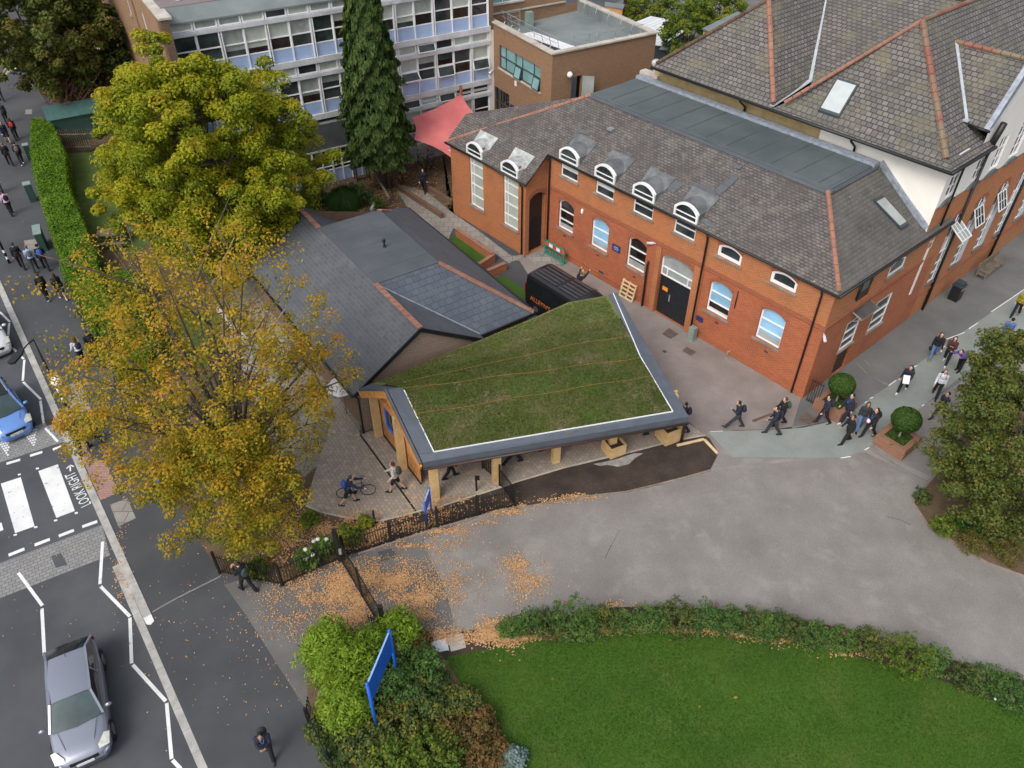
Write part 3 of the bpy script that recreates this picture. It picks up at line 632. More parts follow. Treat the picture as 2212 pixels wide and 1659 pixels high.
# upper windows run up through the eaves: open notch in the wall outline
outl = [(-31.3,0),(-12.5,0),(-12.5,ZE+.05)]
for a, b in upw[::-1]: outl += [(b, ZE+.05),(b, 5.32),(a, 5.32),(a, ZE+.05)]
outl += [(-31.3, ZE+.05)]
org = AB(0, 29.8)
def split_wall(outline, holes, z, o_, d_, n_, dep): return None
wm = wall_open(org, AV, [(-31.3,0),(-12.5,0),(-12.5,4.18),(-31.3,4.18)], lowh+[[(p[0],p[1]) for p in doorh]], .22, N_in)
wm.build('lower_wall', M_brick_lo, SB)
o2 = [(-31.3,4.18),(-12.5,4.18)] + outl[2:]
wall_open(org, AV, o2, smallh, .2, N_in).build('upper_wall', M_brick, SB)
mb = MB()                       # reveals of the upper windows
for a, b in upw:
    for s in (a, b): mb.face([org+AV*s+Vector((0,0,5.32)), org+AV*s+Vector((0,0,6.9)), org+AV*s+BV*.22+Vector((0,0,6.9)), org+AV*s+BV*.22+Vector((0,0,5.32))])
mb.build('window_reveals', M_brick, SB)
# wing, return wall, side wall, back walls
tall = [(-36.60,-35.25),(-33.32,-31.95)]
ow = AB(0, 28.1)
o3 = [(-38.5,0),(-31.3,0),(-31.3,4.98)]
for a, b in tall[::-1]: o3 += [(b,4.98),(b,1.42),(a,1.42),(a,4.98)]
o3 += [(-38.5,4.98)]
wall_open(ow, AV, o3, [], .2, N_in).build('wing_wall', M_brick, SB)
mb = MB()
for a, b in tall:
    for s in (a, b): mb.face([ow+AV*s+Vector((0,0,1.42)), ow+AV*s+Vector((0,0,5.7)), ow+AV*s+BV*.2+Vector((0,0,5.7)), ow+AV*s+BV*.2+Vector((0,0,1.42))])
mb.build('window_reveals', M_brick, SB)
dh = arch(28.42, 29.72, .02, 3.98, .32)
wall_open(AB(-31.3, 0), BV, [(28.1,0),(29.8,0),(29.8,6.2),(28.1,5.0)], [dh], .35, -AV).build('porch_wall', M_brick, SB)
arch_band(AB(-31.3,0), BV, -AV, dh, .24, .012, SB)
sideh = [rect(32.15,33.42,1.76,3.45), rect(34.87,36.33,1.6,3.45), arch(34.85,36.35,4.95,5.72,.22), rect(32.2,33.4,4.6,5.85), rect(32.25,33.5,.02,1.6)]
wall_open(AB(-12.5,0), BV, [(29.8,0),(40.2,0),(40.2,4.18),(29.8,4.18)], [sideh[0],sideh[1],sideh[4]], .2, -AV).build('lower_wall', M_brick_lo, SB)
wall_open(AB(-12.5,0), BV, [(29.8,4.18),(40.2,4.18),(40.2,6.05),(29.8,6.25)], [sideh[2],sideh[3]], .2, -AV).build('upper_wall', M_brick, SB)
mb = MB(); mb.face([AB(-38.5,28.1,0),AB(-38.5,37.5,0),AB(-38.5,37.5,4.98),AB(-38.5,28.1,4.98)]); mb.face([AB(-38.5,37.6,0),AB(-31,37.6,0),AB(-31,37.6,8),AB(-38.5,37.6,4.98)]); mb.build('end_wall', M_brick, SB)
# interior backing so that nothing shows through
mb = MB(); mb.prism([AB(-31.2,30.12,0),AB(-12.85,30.12,0),AB(-12.85,37.4,0),AB(-31.2,37.4,0)], (0,0,6.0)); mb.prism([AB(-38.3,28.42,0),AB(-31.75,28.42,0),AB(-31.75,37.4,0),AB(-38.3,37.4,0)], (0,0,4.8)); mb.build('room_interior', M_glass2, SB)
for h in lowh: arch_band(org, AV, N_in, h, .22, .014, SB)
for h in smallh: arch_band(org, AV, N_in, h, .20, .014, SB, mat=M_arch)
arch_band(org, AV, N_in, doorh, .24, .014, SB, mat=M_arch)
arch_band(AB(-12.5,0), BV, -AV, sideh[2], .2, .014, SB)
# string courses
def band(o_, d_, n_, s0, s1, z, h, pr, mat, name='string_course'):
    o_ = Vector(o_); mb = MB(); mb.prism([o_+d_*s0-n_*pr+Vector((0,0,z)), o_+d_*s1-n_*pr+Vector((0,0,z)), o_+d_*s1-n_*.002+Vector((0,0,z)), o_+d_*s0-n_*.002+Vector((0,0,z))], (0,0,h)); return mb.build(name, mat, SB)
band(org, AV, N_in, -31.2, -12.44, 4.26, .10, .06, M_arch)
band(org, AV, N_in, -31.2, -22.35, .40, .05, .05, M_brick_lo); band(org, AV, N_in, -19.8, -12.47, .42, .05, .05, M_brick_lo)
band(org, AV, N_in, -31.2, -12.45, 4.12, .06, .03, M_arch)
band(AB(-12.5,0), BV, -AV, 29.86, 38.8, 4.26, .10, .06, M_arch); band(AB(-12.5,0), BV, -AV, 29.83, 38.8, 4.12, .06, .03, M_arch)
# raised piers beside the double door
for s0, s1 in ((-22.55,-22.22),(-19.98,-19.42)):
    mb = MB(); mb.prism([org+AV*s0, org+AV*s1, org+AV*s1-BV*.10, org+AV*s0-BV*.10], (0,0,4.1)); mb.build('brick_pier', M_brick, SB)
# windows, long facade
for i, h in enumerate(lowh):
    z0 = 1.92; rails = (2.52, 3.12)
    if i == 1 or i == 4: sp = [(z0, 2.3, M_clear), (2.3, 4, M_blindb)] if i == 4 else [(z0, 2.2, M_clear), (2.2,4,M_blindb)]
    elif i == 3: sp = [(z0, 2.12, M_conc), (2.12, 2.45, M_glass2), (2.45, 4, M_blindb)]
    elif i == 0: sp = [(z0, 2.25, M_clear), (2.25, 3.3, M_glass2), (3.3, 4, M_glass)]
    else: sp = [(z0, 2.35, M_clear), (2.35, 4, M_glass2)]
    window(org, AV, N_in, h, SB, rails, (), .07, .11, splits=sp, label='arched window with pale blue blind' if i in (1,3,4) else None)
for i, (a, b) in enumerate(upw):
    h = rect(a, b, 5.32, 6.72); 
    sp = [(5.32, 5.75, M_glass), (5.75, 7, M_blindw)] if i < 2 else [(5.32, 6.05, M_glass), (6.05, 7, M_blindw)]
    window(org, AV, N_in, h, SB, (5.84, 6.30), (), .06, .05, splits=sp)
    g = MB()                    # pots and models on the window ledge
    rr = random.Random(i)
    for k in range(9): g.mat(k % 3).cyl(org+AV*(a+.14+k*.13)+BV*.13+Vector((0,0,5.37)), .03, rr.uniform(.06,.17), 6)
    g.build('ledge_ornaments', [M_signw, plain('red ornament', (.35,.06,.04)), plain('pale clay ornament', (.6,.5,.38))], SB)
for h in smallh: window(org, AV, N_in, h, SB, (), (), .15, .06, glass=M_glass)
for a, b in tall: window(ow, AV, N_in, rect(a, b, 1.42, 5.35), SB, (2.15,2.9,3.6,4.25,4.9), (a+.34,), .065, .10, splits=[(1.42,5.4,M_blind)])
window(AB(-12.5,0), BV, -AV, sideh[0], SB, (2.3,2.85), (), .06, .0); window(AB(-12.5,0), BV, -AV, sideh[1], SB, (2.15,2.75), (), .06, .0)
window(AB(-12.5,0), BV, -AV, sideh[2], SB, (), (), .09, .0)
mb = MB(); mb.prism([AB(-12.56,32.2,4.6),AB(-12.56,33.4,4.6),AB(-12.66,33.4,4.6),AB(-12.66,32.2,4.6)], (0,0,1.25)); dd_ = mb.build('upper_side_door', plain('dark brown door', (.035,.022,.015), .5), SB)
MB().prism([AB(-12.54,32.5,5.1),AB(-12.54,33.1,5.1),AB(-12.57,33.1,5.1),AB(-12.57,32.5,5.1)], (0,0,.55)).build('door_pane', M_glass, dd_)
MB().prism([AB(-12.6,32.25,.02),AB(-12.6,33.5,.02),AB(-12.68,33.5,.02),AB(-12.68,32.25,.02)], (0,0,1.6)).build('side_door', MATS['dark brown door'], SB)
# glass canopy on brackets above the side door
mb = MB(); mb.bar(AB(-12.46,32.2,4.12), AB(-12.46,33.75,4.12), .06); mb.bar(AB(-11.95,32.2,3.95), AB(-11.95,33.75,3.95), .06)
for b_ in (32.2, 33.0, 33.75): mb.bar(AB(-12.46,b_,4.12), AB(-11.95,b_,3.95), .045); mb.bar(AB(-12.46,b_,3.6), AB(-12.0,b_,3.9), .03)
cf = mb.build('side_canopy', plain('weathered canopy frame', (.30,.29,.26), .6), SB)
MB().prism([AB(-12.46,32.22,4.145),AB(-11.93,32.22,3.975),AB(-11.93,33.73,3.975),AB(-12.46,33.73,4.145)], (0,0,.015)).build('canopy_pane', glass_mat('mossy canopy glass', (.10,.085,.07), .2), cf)
# doors
dm = MB()
for k in range(18):
    s = -22.12+k*.1148; dm.prism([org+AV*s+BV*.14, org+AV*(s+.108)+BV*.14, org+AV*(s+.108)+BV*.19, org+AV*s+BV*.19], (0,0,2.42))
dbl = dm.build('double_door', M_blackw, SB)
MB().prism([org+AV*-21.95+BV*.125+Vector((0,0,1.56)), org+AV*-21.58+BV*.125+Vector((0,0,1.56)), org+AV*-21.58+BV*.137+Vector((0,0,1.56)), org+AV*-21.95+BV*.137+Vector((0,0,1.56))], (0,0,.24)).build('door_notice', M_orange, dbl)
MB().prism([org+AV*-21.42+BV*.10+Vector((0,0,1.05)), org+AV*-21.34+BV*.10+Vector((0,0,1.05)), org+AV*-21.34+BV*.137+Vector((0,0,1.05)), org+AV*-21.42+BV*.137+Vector((0,0,1.05))], (0,0,.42)).build('door_handle', M_steel, dbl)
fan = [(p[0], max(p[1], 2.47)) for p in doorh]
window(org, AV, N_in, arch(-22.2,-20.0,2.47,3.92,.30), SB, (3.0,), (), .07, .12, splits=[(2.47,4,M_clear)], sill=False, name='transom_window')
mb = MB()
for s in (-21.78, -20.38): mb.bar(org+AV*s+BV*.125+Vector((0,0,2.5)), org+AV*s+BV*.125+Vector((0,0,3.0)), .06, .05)
mb.build('transom_bars', M_white, SB)
dm = MB(); W0 = AB(-31.3,0)
for k in range(9): dm.prism([W0+BV*(28.45+k*.14)-AV*.28, W0+BV*(28.58+k*.14)-AV*.28, W0+BV*(28.58+k*.14)-AV*.33, W0+BV*(28.45+k*.14)-AV*.33], (0,0,2.12))
dm.build('porch_door', M_blackw, SB)
MB().prism([W0+BV*28.42-AV*.30+Vector((0,0,2.12)), W0+BV*29.72-AV*.30+Vector((0,0,2.12)), W0+BV*29.72-AV*.34+Vector((0,0,2.12)), W0+BV*28.42-AV*.34+Vector((0,0,2.12))], (0,0,1.84)).build('door_overpanel', plain('brown black panel', (.03,.022,.017), .5), SB)
# roofs: front slope with wing, left hip, right slope; flat top
s_ = .71; fz = lambda b: 6.245+s_*(b-29.5)
FL, FRt = AB(-31.3,33.15,8.79), AB(-15.83,33.15,8.79); th = Vector((0,0,-.07))
mb = MB()
front = [AB(-38.75,29.62,fz(29.62)), AB(-12.30,29.62,fz(29.62)), FRt, FL]
mb.prism(front, th); mb.prism([AB(-38.75,27.95,4.95), AB(-31.12,27.95,4.95), AB(-31.12,29.61,fz(29.61)), AB(-38.75,29.61,fz(29.61))], th); mb.build('front_roof_slope', M_slate, SB)
mb = MB(); mb.prism([AB(-12.30,29.64,fz(29.62)), AB(-12.30,40.3,fz(29.62)-.12), AB(-15.83,37.3,8.79), AB(-15.81,33.17,8.79)], th); mb.build('side_roof_slope', brick_mat('dark lichen slates', (.115,.108,.100), (.085,.080,.074), (.045,.042,.040), .33, .2, .012, (.40,.85), (.155,.145,.125), .92, .5, True, ((.06,.055,.05), .5, .45, .75, .6), .02, 1.4, .3, ((.40,.39,.34), 6.0, .73, .78)), SB)
mb = MB(); mb.prism([AB(-38.77,27.97,4.95), FL, AB(-31.3,37.4,8.79), AB(-38.77,37.4,4.95)], th); mb.build('left_roof_slope', MATS['dark lichen slates'], SB)
mb = MB(); mb.prism([AB(-31.35,33.1,8.74),AB(-15.78,33.1,8.74),AB(-15.78,37.5,8.74),AB(-31.35,37.5,8.74)], (0,0,.13))
fo = mb.build('flat_roof', M_felt, SB, uvdir=AV)
mb = MB(); mb.prism([AB(-31.4,32.95,8.70),AB(-15.6,32.95,8.70),AB(-15.6,33.30,8.84),AB(-31.4,33.30,8.84)], (0,0,.05)); mb.prism([AB(-15.95,33.32,8.84),AB(-15.60,33.05,8.70),AB(-15.60,37.3,8.70),AB(-15.95,37.3,8.84)], (0,0,.05)); mb.build('roof_apron', M_felt2, SB)
mb = MB()
for i in range(11): a_ = -30.0+i*1.35; mb.bar(AB(a_,33.3,8.88), AB(a_,37.0,8.88), .05, .02)
mb.build('felt_laps', M_felt2, SB)
mb = MB(); mb.prism([AB(-31.4,36.95,8.8),AB(-15.7,36.95,8.8),AB(-15.7,37.4,8.8),AB(-31.4,37.4,8.8)], (0,0,.22)); mb.build('lead_upstand', M_lead, SB)
def ridge(name, p, q, r, parent, mat, seg=.42):
    p, q = Vector(p), Vector(q); L = (q-p).length; n = max(1, int(L/seg)); mb = MB(); d = (q-p)/n
    for i in range(n): mb.tube([p+d*i, p+d*(i+.94)], [r*.93, r], 8)
    return mb.build(name, mat, parent, smooth=False)
ridge('hip_tiles', AB(-38.7,28.0,5.0), FL+Vector((0,0,.03)), .11, SB, M_terra); ridge('hip_tiles', AB(-12.4,29.75,6.42), FRt+Vector((0,0,.0)), .12, SB, M_terra)
# gutters and pipes
mb = MB(); mb.tube([AB(-31.0,29.56,6.28), AB(-12.22,29.56,6.28)], .065, 6); mb.tube([AB(-12.22,29.56,6.28), AB(-12.22,40.2,6.12)], .065, 6); mb.tube([AB(-38.8,27.90,4.90), AB(-31.05,27.90,4.90)], .065, 6); mb.tube([AB(-31.08,27.95,4.93), AB(-31.08,29.56,6.28)], .04, 6); mb.tube([AB(-38.8,27.90,4.90), AB(-38.8,37.2,4.90)], .06, 6)
mb.build('gutter', M_black, SB, smooth=True)
pipe([AB(-31.05,29.56,6.2), AB(-31.02,29.70,5.9), AB(-31.02,29.70,.1)], .05, SB); pipe([AB(-31.5,27.8,4.85), AB(-31.5,28.0,4.6), AB(-31.5,28.0,.1)], .05, SB)
pipe([AB(-19.5,29.56,6.2), AB(-19.5,29.66,5.9), AB(-19.5,29.66,.1)], .055, SB); pipe([AB(-13.08,29.56,6.2), AB(-13.08,29.70,5.9), AB(-13.08,29.70,.1)], .05, SB)
pipe([AB(-22.98,29.74,2.95), AB(-22.98,29.66,2.8), AB(-22.98,29.66,.02)], .06, SB); pipe([AB(-12.40,31.9,5.9), AB(-12.40,31.9,5.0)], .05, SB)
pipe([AB(-17.25,29.76,3.95), AB(-17.25,29.76,2.9)], .03, SB)
# wall fittings
MB().prism([org+AV*-25.72-BV*.03+Vector((0,0,2.40)), org+AV*-25.10-BV*.03+Vector((0,0,2.40)), org+AV*-25.10-BV*.002+Vector((0,0,2.40)), org+AV*-25.72-BV*.002+Vector((0,0,2.40))], (0,0,.42)).build('wall_sign', M_navy, SB)
mb = MB()
for i, (z_, w_) in enumerate([(2.68,.30),(2.60,.40),(2.50,.36)]): mb.prism([org+AV*(-25.41-w_/2)-BV*.034+Vector((0,0,z_)), org+AV*(-25.41+w_/2)-BV*.034+Vector((0,0,z_)), org+AV*(-25.41+w_/2)-BV*.031+Vector((0,0,z_)), org+AV*(-25.41-w_/2)-BV*.031+Vector((0,0,z_))], (0,0,.035))
mb.build('sign_lettering', plain('pale blue lettering', (.35,.42,.6), .6), SB)
MB().prism([org+AV*-19.36-BV*.03+Vector((0,0,1.02)), org+AV*-18.92-BV*.03+Vector((0,0,1.02)), org+AV*-18.92-BV*.002+Vector((0,0,1.02)), org+AV*-19.36-BV*.002+Vector((0,0,1.02))], (0,0,.3)).build('wall_sign', M_navy, SB)
MB().ball(org+AV*-28.23-BV*.05+Vector((0,0,3.78)), .15, 10, (.6,.4,1.3)).build('alarm_box', M_signw, SB, smooth=True)
def cctv(p, dr, par=None, mat=None):
    mb = MB(); mb.tube([p, p+dr*.15+Vector((0,0,.02))], .03, 6); mb.tube([p+dr*.12, p+dr*.2+Vector((0,0,-.03)), p+dr*.5+Vector((0,0,-.12))], [.05,.075,.075], 8)
    return mb.build('security_camera', mat or M_conc, par, smooth=True)
cctv(org+AV*-22.7-BV*.02+Vector((0,0,4.15)), (-AV-BV*.3).normalized(), SB); cctv(AB(-12.5,29.8,4.05), (AV-BV).normalized(), SB); cctv(AB(-38.5,28.3,4.3), (-AV).normalized(), SB)
mb = MB()
for s, z in ((-29.7,1.5),(-26.9,1.45),(-24.0,1.4),(-18.2,1.45),(-15.1,1.4)): mb.prism([org+AV*s-BV*.012+Vector((0,0,z)), org+AV*(s+.22)-BV*.012+Vector((0,0,z)), org+AV*(s+.22)+BV*.01+Vector((0,0,z)), org+AV*s+BV*.01+Vector((0,0,z))], (0,0,.1))
mb.prism([org+AV*-26.6-BV*.012+Vector((0,0,.35)), org+AV*-26.2-BV*.012+Vector((0,0,.35)), org+AV*-26.2+BV*.01+Vector((0,0,.35)), org+AV*-26.6+BV*.01+Vector((0,0,.35))], (0,0,.25))
mb.build('air_brick', M_darkf, SB)
# barrel topped dormers
def dormer(a0, a1, b0, zb, zs, zc, lead, S0, S1):
    """barrel vault: front face at b0; zb foot of the face, zs springing, zc crown; roof plane z = S0 + S1*b"""
    s0, s1 = a0-.07, a1+.07; bk = lambda z: max(b0, (z-S0)/S1)
    arc = arch(s0, s1, zs, zc, zc-zs, 12)[2:]
    mb = MB()
    for i in range(len(arc)-1):
        (p, z), (q, w_) = arc[i], arc[i+1]
        mb.face([AB(p, b0-.07, z), AB(p, bk(z)+.25, z+.02), AB(q, bk(w_)+.25, w_+.02), AB(q, b0-.07, w_)])
    for s, sg in ((s0, 1), (s1, -1)):
        f = [AB(s, b0, zb-.1), AB(s, b0, zs), AB(s, bk(zs)+.1, zs), AB(s, bk(zb)+.02, zb-.1)]
        mb.face(f if sg > 0 else f[::-1])
    bb = bk(zc)+.22; zz_ = S0+S1*bb
    L = lambda s, b, d: AB(s, b, S0+S1*b+d)
    mb.prism([L(s0-.04, bk(zs), .02), L(s1+.04, bk(zs), .02), L(s1+.10, bb, .03), L(s0-.10, bb, .03)], (0,0,.015))
    root = mb.build('dormer', lead, SB, smooth=False)
    O = AB(0, b0); W = lambda p, d=0: O+AV*p[0]+Vector((0,0,p[1]))+BV*d
    def loop(ds, dz, z0):
        return [(s0+ds, z0), (s1-ds, z0)] + arch(s0+ds, s1-ds, zs, zc-dz, zc-zs, 12)[2:]
    outr, inn = loop(.0, -.02, zb), loop(.10, .085, zb+.05); fm = MB(); m = len(outr)
    for i in range(m):
        j = (i+1)%m; q = [W(outr[i],-.09), W(outr[j],-.09), W(inn[j],-.09), W(inn[i],-.09)]
        if (q[1]-q[0]).cross(q[2]-q[0]).dot(BV) > 0: q = q[::-1]
        fm.face(q); fm.face([W(inn[i],-.09), W(inn[j],-.09), W(inn[j],.06), W(inn[i],.06)]); fm.face([W(outr[i],-.09), W(outr[j],-.09), W(outr[j],.06), W(outr[i],.06)])
    fr = fm.build('dormer_frame', M_white, root)
    fm = MB(); fm.bar(W((s0+.08, zb+.30), -.05), W((s1-.08, zb+.30), -.05), .04, .045); fm.build('dormer_bar', M_white, fr)
    g = MB(); q = [W(p, -.02) for p in inn]
    if (q[1]-q[0]).cross(q[2]-q[0]).dot(BV) > 0: q = q[::-1]
    g.face(q); g.build('dormer_pane', M_glass, fr)
    return root
for a, b in upw: dormer(a, b, 29.74, 6.36, 6.84, 7.20, M_lead_d, 6.245-.71*29.5, .71)
for a, b in tall: dormer(a, b, 28.04, 4.98, 5.45, 5.82, M_zinc, 6.36-.85*29.62, .85)
# repaired slate patches, vent, rooflight
for cs in [[(2,1200,400),(2,1290,340),(2,1360,375),(2,1265,450)],[(2,1440,345),(2,1665,430),(2,1640,475),(2,1400,390)],[(2,1690,470),(2,1860,310),(2,1790,285),(2,1620,440)],[(2,840,85),(2,905,105),(2,880,140),(2,820,115)],[(2,1790,180),(2,1900,200),(2,1860,235),(2,1780,210)],[(2,1520,680),(2,1600,700),(2,1640,760),(2,1560,740)],[(1,1720,610),(1,1900,650),(1,1880,700),(1,1700,660)]]:
    q = []
    for (k, x, y) in cs:
        a_, b_, sc_ = REG['c%d' % k]; uu = (a_+x*sc_)*.8848; vv = (b_+y*sc_)*.8848
        dd = Vector(CM.T @ np.array([(uu-1106)/FPX, (vv-829.5)/FPX, 1.0])); oo = Vector((0,0,CAMH))
        t = (6.245+.02-s_*29.5 - (oo.z - s_*oo.dot(BV)))/(dd.z - s_*dd.dot(BV)); q.append(oo+dd*t)
    MB().prism(q, (0,0,.012)).build('slate_repair', M_slate3, SB)
MB().box(AB(-28.5,31.9,fz(31.9)), (.35,.3,.12), AZA).build('roof_vent', M_steel, SB)
def sidez(a): return 6.245+s_*(-12.25-a)
q = [AB(-14.60,35.5,sidez(-14.6)+.02), AB(-14.58,36.35,sidez(-14.58)+.02), AB(-13.08,36.75,sidez(-13.08)+.02), AB(-13.08,36.0,sidez(-13.08)+.02)]
sk = MB().prism(q, (0,0,.10)).build('rooflight', M_darkf, SB); c_ = sum(q, Vector())/4
MB().face([c_+(p-c_)*.84+Vector((0,0,.108)) for p in q]).build('rooflight_pane', M_clear, sk)
# tall stair window that turns the corner at the far end
window(AB(-12.5,0), BV, -AV, rect(38.7,39.15,4.95,5.85), SB, (5.4,), (), .05, -.01, glass=M_glass, sill=False); 
MB().prism([AB(-12.47,38.72,2.2),AB(-12.47,38.95,2.2),AB(-12.5,38.95,2.2),AB(-12.5,38.72,2.2)], (0,0,2.75)).build('white_render_strip', M_render, SB)
u.done()
# ---------------------------------------------------------------- white rendered great hall behind (a,b axes)
GH = empty('great_hall', AB(-20, 45, 0), 0, 'big white rendered hall with steep stone tiled hip roofs above a red brick ground floor', 'building')
u = Under(GH)
AF = -12.5                         # side facade plane
ZEV = 9.85
# walls
mb = MB(); mb.face([AB(AF,37.7,7.2),AB(-19.3,37.7,7.2),AB(-19.3,37.7,ZEV),AB(AF,37.7,ZEV)][::-1]); mb.build('white_wall', M_render, GH)
mb = MB(); mb.face([AB(-19.3,37.69,8.4),AB(-30.6,37.69,8.4),AB(-30.6,37.69,ZEV),AB(-19.3,37.69,ZEV)][::-1]); mb.build('ochre_wall', M_ochre, GH)
mb = MB(); mb.face([AB(AF,37.7,0),AB(-19.3,37.7,0),AB(-19.3,37.7,7.2),AB(AF,37.7,7.2)][::-1]); mb.build('lower_return_wall', M_render, GH)
mb = MB(); mb.face([AB(-30.6,37.7,0),AB(-30.6,62,0),AB(-30.6,62,ZEV),AB(-30.6,37.7,ZEV)]); mb.build('rear_wall', M_ochre, GH)
wht = [rect(b, b+1.0, 7.95, 9.55) for b in (38.25,)] + [rect(b, b+.95, 7.95, 9.7) for b in (41.0, 43.0)] + [rect(b, b+1.1, 7.95, 10.9) for b in (45.2, 47.7, 50.4)]
fl = lambda b: arch(b, b+1.25, 2.0, 6.15, .30)
tallb = (40.75, 43.35, 46.1, 48.75, 51.5, 54.2)
gw = [fl(b) for b in tallb]
# upper white storey, with a gable between b 41 and 53
wall_open(AB(AF,0), BV, [(37.7,7.62),(60,7.62),(60,11.2),(44.4,11.2),(44.4,10.9),(42.6,13.3),(40.6,11.0),(40.6,ZEV),(37.7,ZEV)], wht, .15, -AV).build('white_facade', M_render, GH)
wall_open(AB(AF,0), BV, [(40.2,0),(60,0),(60,7.6),(37.7,7.6),(37.7,6.2),(40.2,6.2)], gw, .22, -AV).build('brick_facade', M_brick, GH)
mb = MB(); mb.prism([AB(AF-.3,40.3,0),AB(AF-.3,60,0),AB(-30,60,0),AB(-30,40.3,0)], (0,0,9.0)); mb.build('room_interior', M_glass2, GH)
for i, h in enumerate(wht):
    b0, b1 = h[0][0], h[1][0]
    window(AB(AF,0), BV, -AV, h, GH, (8.5, 9.05, 9.6, 10.2), ((b0+b1)/2,), .06, .06, glass=M_glass, sill=False)
    mb = MB(); m_ = (b0+b1)/2                                  # grey scalloped apron below
    pts = [AB(AF+.10, m_+t, 7.66+.22*max(0,(1-(t/.75)**2))) for t in [-.75+.15*k for k in range(11)]] + [AB(AF+.10, m_+.75, 7.60), AB(AF+.10, m_-.75, 7.60)]
    mb.prism(pts, -AV*.12); mb.build('scalloped_sill', M_lead_d, GH)
for i, (h, b) in enumerate(zip(gw, tallb)):
    fo = window(AB(AF,0), BV, -AV, h, GH, (2.6,3.2,3.9,4.75), (b+.62,), .06, .05, splits=[(2.0,3.9,M_glass),(3.9,4.7,M_conc),(4.7,6.2,M_glass)], sillm=M_lead_d)
    arch_band(AB(AF,0), BV, -AV, h, .22, .014, GH)
    MB().prism([AB(AF+.01,b+.80,2.0),AB(AF+.01,b+1.25,2.0),AB(AF-.045,b+1.25,2.0),AB(AF-.045,b+.80,2.0)], (0,0,3.75)).build('white_reveal', M_conc, GH)
    if i < 3:                                                 # top light tilted outwards
        t = .95 if i == 0 else .42; p = AB(AF+.04, b+.02, 5.6); q = AB(AF+.04, b+1.0, 5.6); up_ = (Vector((0,0,-1))*math.cos(t) + AV*math.sin(t)*(1))*1.0
        tf = MB(); tf.bar(p, q, .05); tf.bar(p+up_, q+up_, .05); tf.bar(p, p+up_, .05, up=AV); tf.bar(q, q+up_, .05, up=AV); mm = (p+q)/2
        tf.bar(p+(q-p)*.33, p+(q-p)*.33+up_, .03, up=AV); tf.bar(p+(q-p)*.66, p+(q-p)*.66+up_, .03, up=AV); tf.bar(p+up_*.5, q+up_*.5, .03)
        ff = tf.build('tilted_light', M_white, GH); MB().face([p, q, q+up_, p+up_]).build('pane', M_clear if i == 0 else M_glass, ff)
mb = MB(); mb.prism([AB(AF+.07,40.3,1.5),AB(AF+.07,60,1.5),AB(AF+.002,60,1.5),AB(AF+.002,40.3,1.5)], (0,0,.10)); mb.build('plinth_course', M_arch, GH)
for b in (38.85, 41.9): mb = MB()
pipe([AB(AF+.28,38.5,9.75), AB(AF+.1,39.0,9.2), AB(AF+.1,39.0,6.3)], .05, GH); pipe([AB(AF+.3,41.3,11.0), AB(AF+.08,41.3,9.4)], .16, GH, 'rainwater_hopper'); pipe([AB(AF+.1,41.5,9.4), AB(AF+.1,41.5,.0)], .07, GH)
pipe([AB(AF+.1,49.6,7.9), AB(AF+.1,49.6,.0)], .07, GH); pipe([AB(AF+.1,55.4,6.9), AB(AF+.1,55.4,.0)], .07, GH); pipe([AB(AF+.1,41.65,2.2), AB(AF+.1,41.75,.3)], .03, GH)
pipe([AB(-17.2,36.9,9.7), AB(-17.2,37.55,9.2), AB(-17.2,37.55,8.7)], .06, GH); pipe([AB(-23.9,36.9,9.7), AB(-23.9,37.55,9.2), AB(-23.9,37.55,8.6)], .06, GH)
# roofs
Z0 = 9.90
C0 = AB(-12.2,36.95,Z0); C1 = AB(-21.85,36.95,Z0); AP = AB(-17.1,40.3,14.7)
eve = lambda p: Vector((p.x, p.y, Z0))
def rp(pts, name, mat=M_slate2, t=.09):
    mb = MB(); mb.prism(pts, (0,0,-t)); return mb.build(name, mat, GH)
K0, K1_ = AB(-12.75,37.3,10.22), AB(-21.4,37.3,10.22)         # kick of the sprocketed eaves
rp([C1, C0, K0, K1_], 'eaves_slope'); rp([K1_, K0, AP], 'hip_roof_slope')
C2 = AB(-12.2,41.3,Z0)
VT, VB = AB(-16.05,42.35,13.55), AB(-13.5,40.2,11.0)
rp([C0, AB(-12.2,41.25,Z0), AB(-12.75,41.15,10.22), K0], 'eaves_slope')
rp([K0, AB(-12.75,41.15,10.22), AB(-13.5,40.25,11.0), VT, AB(-17.1,42.35,14.7), AP], 'east_roof_slope')
rp([AB(-17.1,42.35,14.7), VT, AB(-16.05,62,13.55), AB(-17.1,62,14.7)], 'east_roof_slope')
rp([VT, AB(-13.0,44.8,10.9), AB(-12.1,62,10.0), AB(-16.05,62,13.55)], 'east_roof_slope')
rp([AB(-17.12,40.3,14.7), AB(-17.12,62,14.7), AB(-21.85,62,Z0), AB(-21.85,37,Z0), K1_], 'west_roof_slope')
rp([VB, AB(-12.45,40.2,11.0), AB(-12.45,42.35,13.55), VT], 'gablet_slope'); rp([VT, AB(-12.45,42.36,13.55), AB(-12.45,44.6,10.9), AB(-13.2,44.6,10.9)], 'gablet_slope')
mb = MB(); mb.prism([AB(-12.35,40.1,10.95),AB(-12.35,40.5,10.95),AB(-12.35,42.7,13.50),AB(-12.35,42.4,13.75),AB(-12.35,42.1,13.50)], -AV*.25); mb.bar(AB(-12.4,42.3,13.8), AB(-12.4,45.6,10.6), .32, .12, up=AV); mb.build('gable_coping', M_lead, GH)
